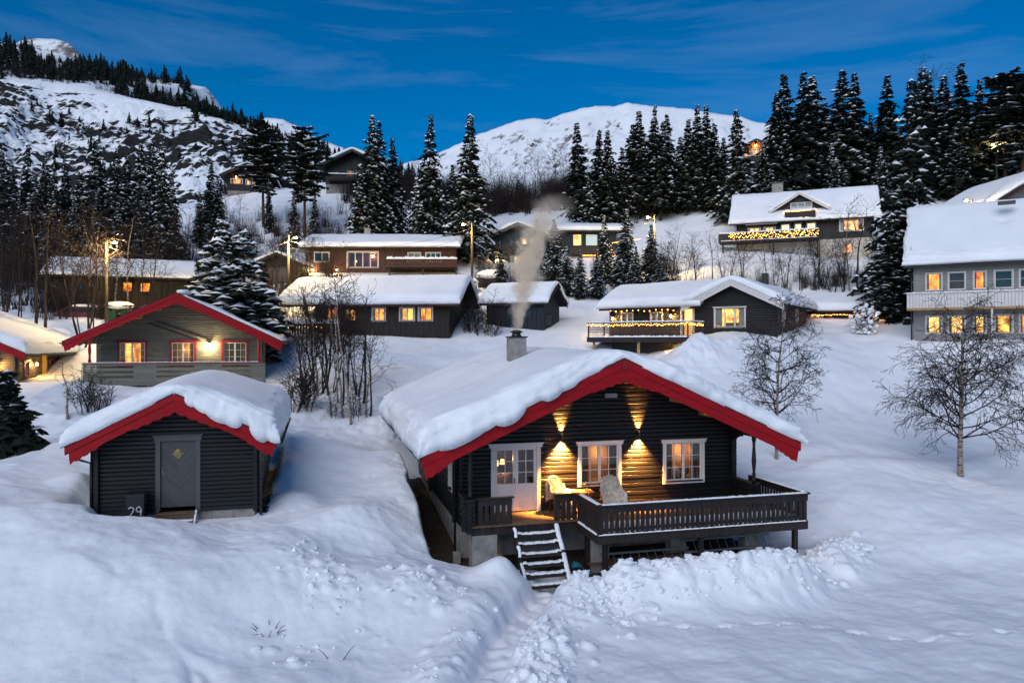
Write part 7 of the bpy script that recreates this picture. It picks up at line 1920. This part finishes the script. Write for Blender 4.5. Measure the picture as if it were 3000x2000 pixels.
sp = cliff_spots(640, -60, 640, 312, 430, 1.8, 10.5, -.2) + cliff_spots(200, 520, 1300, 300, 430, 2.5, 8.0, -.3) + cliff_spots(170, 560, 820, 296, 330, 3.0, 7.0, -.6) + cliff_spots(110, -60, 800, 215, 310, 2, 6, .05) + cliff_spots(360, 760, 1350, 190, 330, 4, 9, -.6)
scatter_mesh('mountain_wood', VM, FM, sp, NEEDLE, 'far-off spruce wood along the crest of the rocky mountain', cat='wood')
sp = cliff_spots(1500, -60, 660, 308, 432, .8, 2.4, -.45) + cliff_spots(500, 640, 1350, 190, 420, .8, 1.8, -.8) + cliff_spots(220, -60, 700, 176, 300, .5, 1.2, -.2)
scatter_mesh('mountain_scrub', V2, F2, sp, TWIG, 'brown birch scrub on the rocky mountainside', cat='scrub')
# ------------------------------------------------------------------ street lamps, wires, car, bins, smoke, twigs in the snow
POLE = mat('grey_wooden_pole', (0.075, 0.06, 0.04), .8, .3, 4.0, .2, 20, .2, (4, 4, .4))
def street_lamp(px, Y, ytop, label, energy, arm=.9, side=1, base=None, col=(1.0, .70, .28)):
    p = on_ground(px, Y); top = HC - (ytop - 1000) / FPX * Y; h = top - p.z
    e = empty('street_lamp', p, 0, label, 'street lamp', 'wooden street lamps along the roads')
    MB().tube([(0, 0, -.5), (0, 0, h + .3)], [.13, .09], 10).build('pole', POLE, e, smooth=True)
    MB().tube([(0, 0, h - .4), (side * arm * .5, -.15, h + .05), (side * arm, -.35, h + .1)], .03, 6).build('arm', IRON, e, smooth=True)
    MB().add([(side * arm - .14, -.62, h + .08), (side * arm + .14, -.62, h + .08), (side * arm + .16, -.18, h + .08), (side * arm - .16, -.18, h + .08), (side * arm - .07, -.55, h + .2), (side * arm + .07, -.55, h + .2), (side * arm + .08, -.2, h + .2), (side * arm - .08, -.2, h + .2)], [(4, 5, 6, 7), (0, 1, 5, 4), (1, 2, 6, 5), (2, 3, 7, 6), (3, 0, 4, 7), (0, 3, 2, 1)]).build('lamp_head', IRON, e)
    MB().blob((side * arm, -.42, h + .05), (.11, .17, .08), 1, 10, 6, 0).build('bulb', BULBY, e, smooth=True)
    point('light', (side * arm, -.42, h - .15), energy, col, e, .12)
    return e
SL = [street_lamp(312, 50, 715, 'yellow street lamp on a wooden pole among the left birches', 1400, .8), street_lamp(845, 58, 700, 'street lamp on a wooden pole left of the red-brown house', 1500, .7), street_lamp(1383, 61, 662, 'tall yellow street lamp on a pole right of the red-brown house', 450, -.7),
      street_lamp(1918, 66, 640, 'street lamp behind the spruces above the anthracite house', 1100, -.7), street_lamp(2846, 61, 592, 'white street lamp above the roof of the white house', 500, -.7, col=(1, .82, .55)), street_lamp(2920, 84, 428, 'small yellow street lamp high in the right wood', 260, -.7)]
def wire(a, b, sag, label):
    a, b = Vector(a), Vector(b); n = 14
    o = MB().tube([Vector((0, 0, 0)).lerp(b - a, i / n) + Vector((0, 0, -sag * 4 * (i / n) * (1 - i / n))) for i in range(n + 1)], .012, 4, False).build('overhead_wire', IRON)
    o.location = a; tag(o, label, 'wire', 'overhead wires between the lamp poles')
tp = lambda e, d=0: e.matrix_basis @ Vector((0, 0, max(v.co.z for v in e.children[0].data.vertices) - .3 - d))
wire(tp(SL[1]), tp(SL[2]), 1.0, 'upper overhead wire crossing the red-brown house roof'); wire(tp(SL[1], .5), tp(SL[2], .5), 1.2, 'lower overhead wire crossing the red-brown house roof')
wire(tp(SL[0]), tp(SL[1]), 1.3, 'overhead wire between the two left street lamps'); wire(tp(SL[2]), tp(SL[3]), 1.2, 'overhead wire in front of the half hidden lit house')
wire(tp(SL[4]), tp(SL[4]) + Vector((-14, 9, 1.5)), .8, 'overhead wire running left from the lamp above the white house')

# parked car, half buried
p = on_ground(262, 55)
car = empty('parked_car', p + Vector((0, 0, -.7)), R(12), 'dark red parked car with snow on its roof behind the snowbank', 'car')
CARP = mat('dark_red_car_paint', (.10, .008, .010), .25, .1, 3.0, spec=.6)
body = [(-2.1, .30), (2.1, .30), (2.15, .62), (2.05, .85), (1.2, .95), (.55, 1.38), (-1.2, 1.42), (-1.85, 1.0), (-2.12, .9)]
MB().prism(body, -.85, .85).build('body', CARP, car, fix=True)
for y0, y1 in ((-.862, -.852), (.852, .862)): MB().prism([(-1.65, .98), (.95, .98), (.5, 1.30), (-1.1, 1.33)], y0, y1).build('side_window', DARKROOM, car, fix=True)
for x in (-1.35, 1.35):
    for y in (-.80, .80): 
        w_ = MB().tube([(x, y - .1, .33), (x, y + .1, .33)], .33, 18).build('wheel', BLK, car); MB().tube([(x, y - .12, .33), (x, y + .12, .33)], .2, 14).build('rim', ALU, w_)
for y in (-.68, .68): MB().box(2.06, 2.16, y - .14, y + .14, .64, .80).build('tail_light', emit('tail_light', (1, .03, .02), 1.5), car)
MB().blob((-.3, 0, 1.42), (1.05, .78, .2), 2, 16, 8, .06).build('roof_snow', SNOWC, car, smooth=True); MB().blob((1.65, 0, .92), (.5, .7, .1), 3, 14, 6, .06).build('bonnet_snow', SNOWC, car, smooth=True)
# shelter with green bins
p = on_ground(350, 52.5)
bs = empty('bin_shelter', p, R(14), 'small open shelter with snow roof over green bins by the road', 'shelter')
for x in (-.8, .8):
    for y in (-.35, .35): MB().box(x - .05, x + .05, y - .05, y + .05, -.3, 1.25).build('post', DECKWOOD, bs)
MB().box(-.95, .95, -.5, .5, 1.25, 1.31).build('roof', DECKWOOD, bs); MB().blob((0, 0, 1.32), (1.0, .55, .28), 6, 18, 8, .05).build('roof_snow', SNOWC, bs, smooth=True)
MB().box(-.8, .8, .3, .34, -.3, .6).build('back_board', DECKWOOD, bs)
GRN = mat('green_plastic', (.012, .05, .022), .45, .2, 6.0)
for k, x in enumerate((-.4, .38)):
    b = empty('wheelie_bin', p + Vector((x * .97, x * .24 - .05, 0)), R(14), ('left' if k == 0 else 'right') + ' green wheelie bin inside the snowy roadside shelter', 'bin', 'green bins in the shelter')
    MB().add([(-.18, -.2, 0), (.18, -.2, 0), (.18, .2, 0), (-.18, .2, 0), (-.24, -.25, .85), (.24, -.25, .85), (.24, .25, .85), (-.24, .25, .85)], [(3, 2, 1, 0), (4, 5, 6, 7), (0, 1, 5, 4), (1, 2, 6, 5), (2, 3, 7, 6), (3, 0, 4, 7)]).build('bin_body', GRN, b); MB().bbox(-.26, .26, -.28, .27, .852, .91, .02).build('lid', GRN, b)

# twigs poking out of the foreground snow
def twigs(px, Y, label, n, seed, h):
    p = on_ground(px, Y); p.z = float(ground(np.array([p.x]), np.array([p.y]))[0]); rnd = random.Random(seed)
    e = empty('bare_twig', p, 0, label, 'twig', 'twigs poking out of the snow')
    for i in range(n):
        a = rnd.uniform(0, 6.3); q = Vector((math.cos(a) * rnd.uniform(0, .25), math.sin(a) * .15, -.05)); d = Vector((math.cos(a), math.sin(a) * .6, rnd.uniform(.2, 1.3))) * h
        MB().tube([q, q + d * .5 + Vector((0, 0, .03)), q + d], [.010, .008, .004], 5).build('stem', TWIG, e, smooth=True)
twigs(785, 17.2, 'cluster of dark twigs poking out of the left foreground snow', 11, 3, .22)
twigs(985, 16.6, 'single thin twig lying on the foreground snow', 2, 5, .3)

# chimney smoke
def smoke():
    o0 = cabin_pt(3.02, 4.0, 6.08); H_ = 5.4
    mb = MB(); n = 14; pts = []; rs_ = []
    cen = lambda t: (1.7 * t * t + .12 * math.sin(t * 5), .35 * t)
    rad = lambda t: .28 + 1.05 * t ** .8
    mb.tube([(cen(i / n)[0], cen(i / n)[1], H_ * i / n) for i in range(n + 1)], [rad(i / n) * 1.25 for i in range(n + 1)], 20)
    m = bpy.data.materials.new('chimney_smoke'); m.use_nodes = True; nt = m.node_tree; N, L = nt.nodes, nt.links
    N.remove(N['Principled BSDF'])
    pv = N.new('ShaderNodeVolumePrincipled'); pv.inputs['Color'].default_value = (1.0, .88, .71, 1); pv.inputs['Anisotropy'].default_value = .2  # peach tint puts the warm house light into the smoke's own colour
    tc_ = N.new('ShaderNodeTexCoord'); sx = N.new('ShaderNodeSeparateXYZ'); L.new(tc_.outputs['Object'], sx.inputs[0])
    def M(op, a, b=None, c=None):
        q = N.new('ShaderNodeMath'); q.operation = op
        for i, v_ in enumerate((a, b, c)):
            if v_ is None: continue
            if isinstance(v_, (int, float)): q.inputs[i].default_value = v_
            else: L.new(v_, q.inputs[i])
        return q.outputs[0]
    t = M('DIVIDE', sx.outputs['Z'], H_)
    cx = M('ADD', M('MULTIPLY', M('MULTIPLY', t, t), 1.7), M('MULTIPLY', M('SINE', M('MULTIPLY', t, 5.0)), .12)); cyy = M('MULTIPLY', t, .35)
    dx = M('SUBTRACT', sx.outputs['X'], cx); dy = M('SUBTRACT', sx.outputs['Y'], cyy)
    r = M('SQRT', M('ADD', M('MULTIPLY', dx, dx), M('MULTIPLY', dy, dy)))
    R_ = M('ADD', M('MULTIPLY', M('POWER', M('MAXIMUM', t, .001), .8), 1.05), .28)
    nz_ = N.new('ShaderNodeTexNoise'); nz_.inputs['Scale'].default_value = 1.35; nz_.inputs['Detail'].default_value = 4; nz_.inputs['Roughness'].default_value = .6; nz_.inputs['Distortion'].default_value = .6
    L.new(tc_.outputs['Object'], nz_.inputs['Vector'])
    q = M('SUBTRACT', 1.0, M('DIVIDE', r, R_)); q = M('ADD', q, M('MULTIPLY', M('SUBTRACT', nz_.outputs['Fac'], .56), 3.6))
    fade = M('MULTIPLY', M('SUBTRACT', 1.0, M('POWER', M('MAXIMUM', t, 0.0), 1.5)), M('SUBTRACT', 1.15, M('DIVIDE', r, M('MULTIPLY', R_, 1.1))))
    d = M('MULTIPLY', M('MAXIMUM', M('MINIMUM', q, 1.0), 0.0), M('MAXIMUM', fade, 0.0)); d = M('MULTIPLY', d, M('SUBTRACT', 24.0, M('MULTIPLY', t, 19.0)))
    L.new(d, pv.inputs['Density']); L.new(pv.outputs[0], N['Material Output'].inputs['Volume'])
    o = mb.build('chimney_smoke', m, None, smooth=True, fix=True); o.location = o0
    tag(o, 'pale smoke drifting up from the big cabin chimney', 'smoke', None, 'stuff')
smoke()

# crisp broken clods lying on the shovelled heaps
def clods():
    rs_ = np.random.RandomState(4)
    big = [l for l in LUMPS if len(l) > 4 and l[1] < 26]
    ph = (1 + 5 ** .5) / 2
    ico = np.array([(-1, ph, 0), (1, ph, 0), (-1, -ph, 0), (1, -ph, 0), (0, -1, ph), (0, 1, ph), (0, -1, -ph), (0, 1, -ph), (ph, 0, -1), (ph, 0, 1), (-ph, 0, -1), (-ph, 0, 1)]) / 1.902
    tri_ = np.array([(0, 11, 5), (0, 5, 1), (0, 1, 7), (0, 7, 10), (0, 10, 11), (1, 5, 9), (5, 11, 4), (11, 10, 2), (10, 7, 6), (7, 1, 8), (3, 9, 4), (3, 4, 2), (3, 2, 6), (3, 6, 8), (3, 8, 9), (4, 9, 5), (2, 4, 11), (6, 2, 10), (8, 6, 7), (9, 8, 1)])
    P, F = [], []
    xy = np.array([(l[0] + rs_.randn() * .12, l[1] + rs_.randn() * .12) for l in big]); z = ground(xy[:, 0], xy[:, 1])
    k = 0
    for (x, y), zz, l in zip(xy, z, big):
        if rs_.rand() < .42 or dist_poly(np.array([x]), np.array([y]), PATH)[0] < .5: continue
        r = l[2] * rs_.uniform(.25, .65)
        v = ico * (1 + rs_.uniform(-.28, .28, (12, 1))) * np.array([r * rs_.uniform(.8, 1.4), r * rs_.uniform(.7, 1.1), r * rs_.uniform(.55, .9)])
        a, b = rs_.uniform(0, 6.3), rs_.uniform(-.6, .6)
        ca, sa, cb, sb = math.cos(a), math.sin(a), math.cos(b), math.sin(b)
        v = np.stack([v[:, 0], v[:, 1] * cb - v[:, 2] * sb, v[:, 1] * sb + v[:, 2] * cb], 1)
        v = np.stack([v[:, 0] * ca - v[:, 1] * sa, v[:, 0] * sa + v[:, 1] * ca, v[:, 2]], 1)
        P.append(v + np.array([x, y, zz + r * .12])); F.append(tri_ + k); k += 12
    o = npmesh('snow_clods', np.concatenate(P), np.concatenate(F), SNOWC, smooth=False)
    tag(o, 'broken clods of shovelled snow heaped before the deck and path', 'snow', None, 'stuff')
clods()
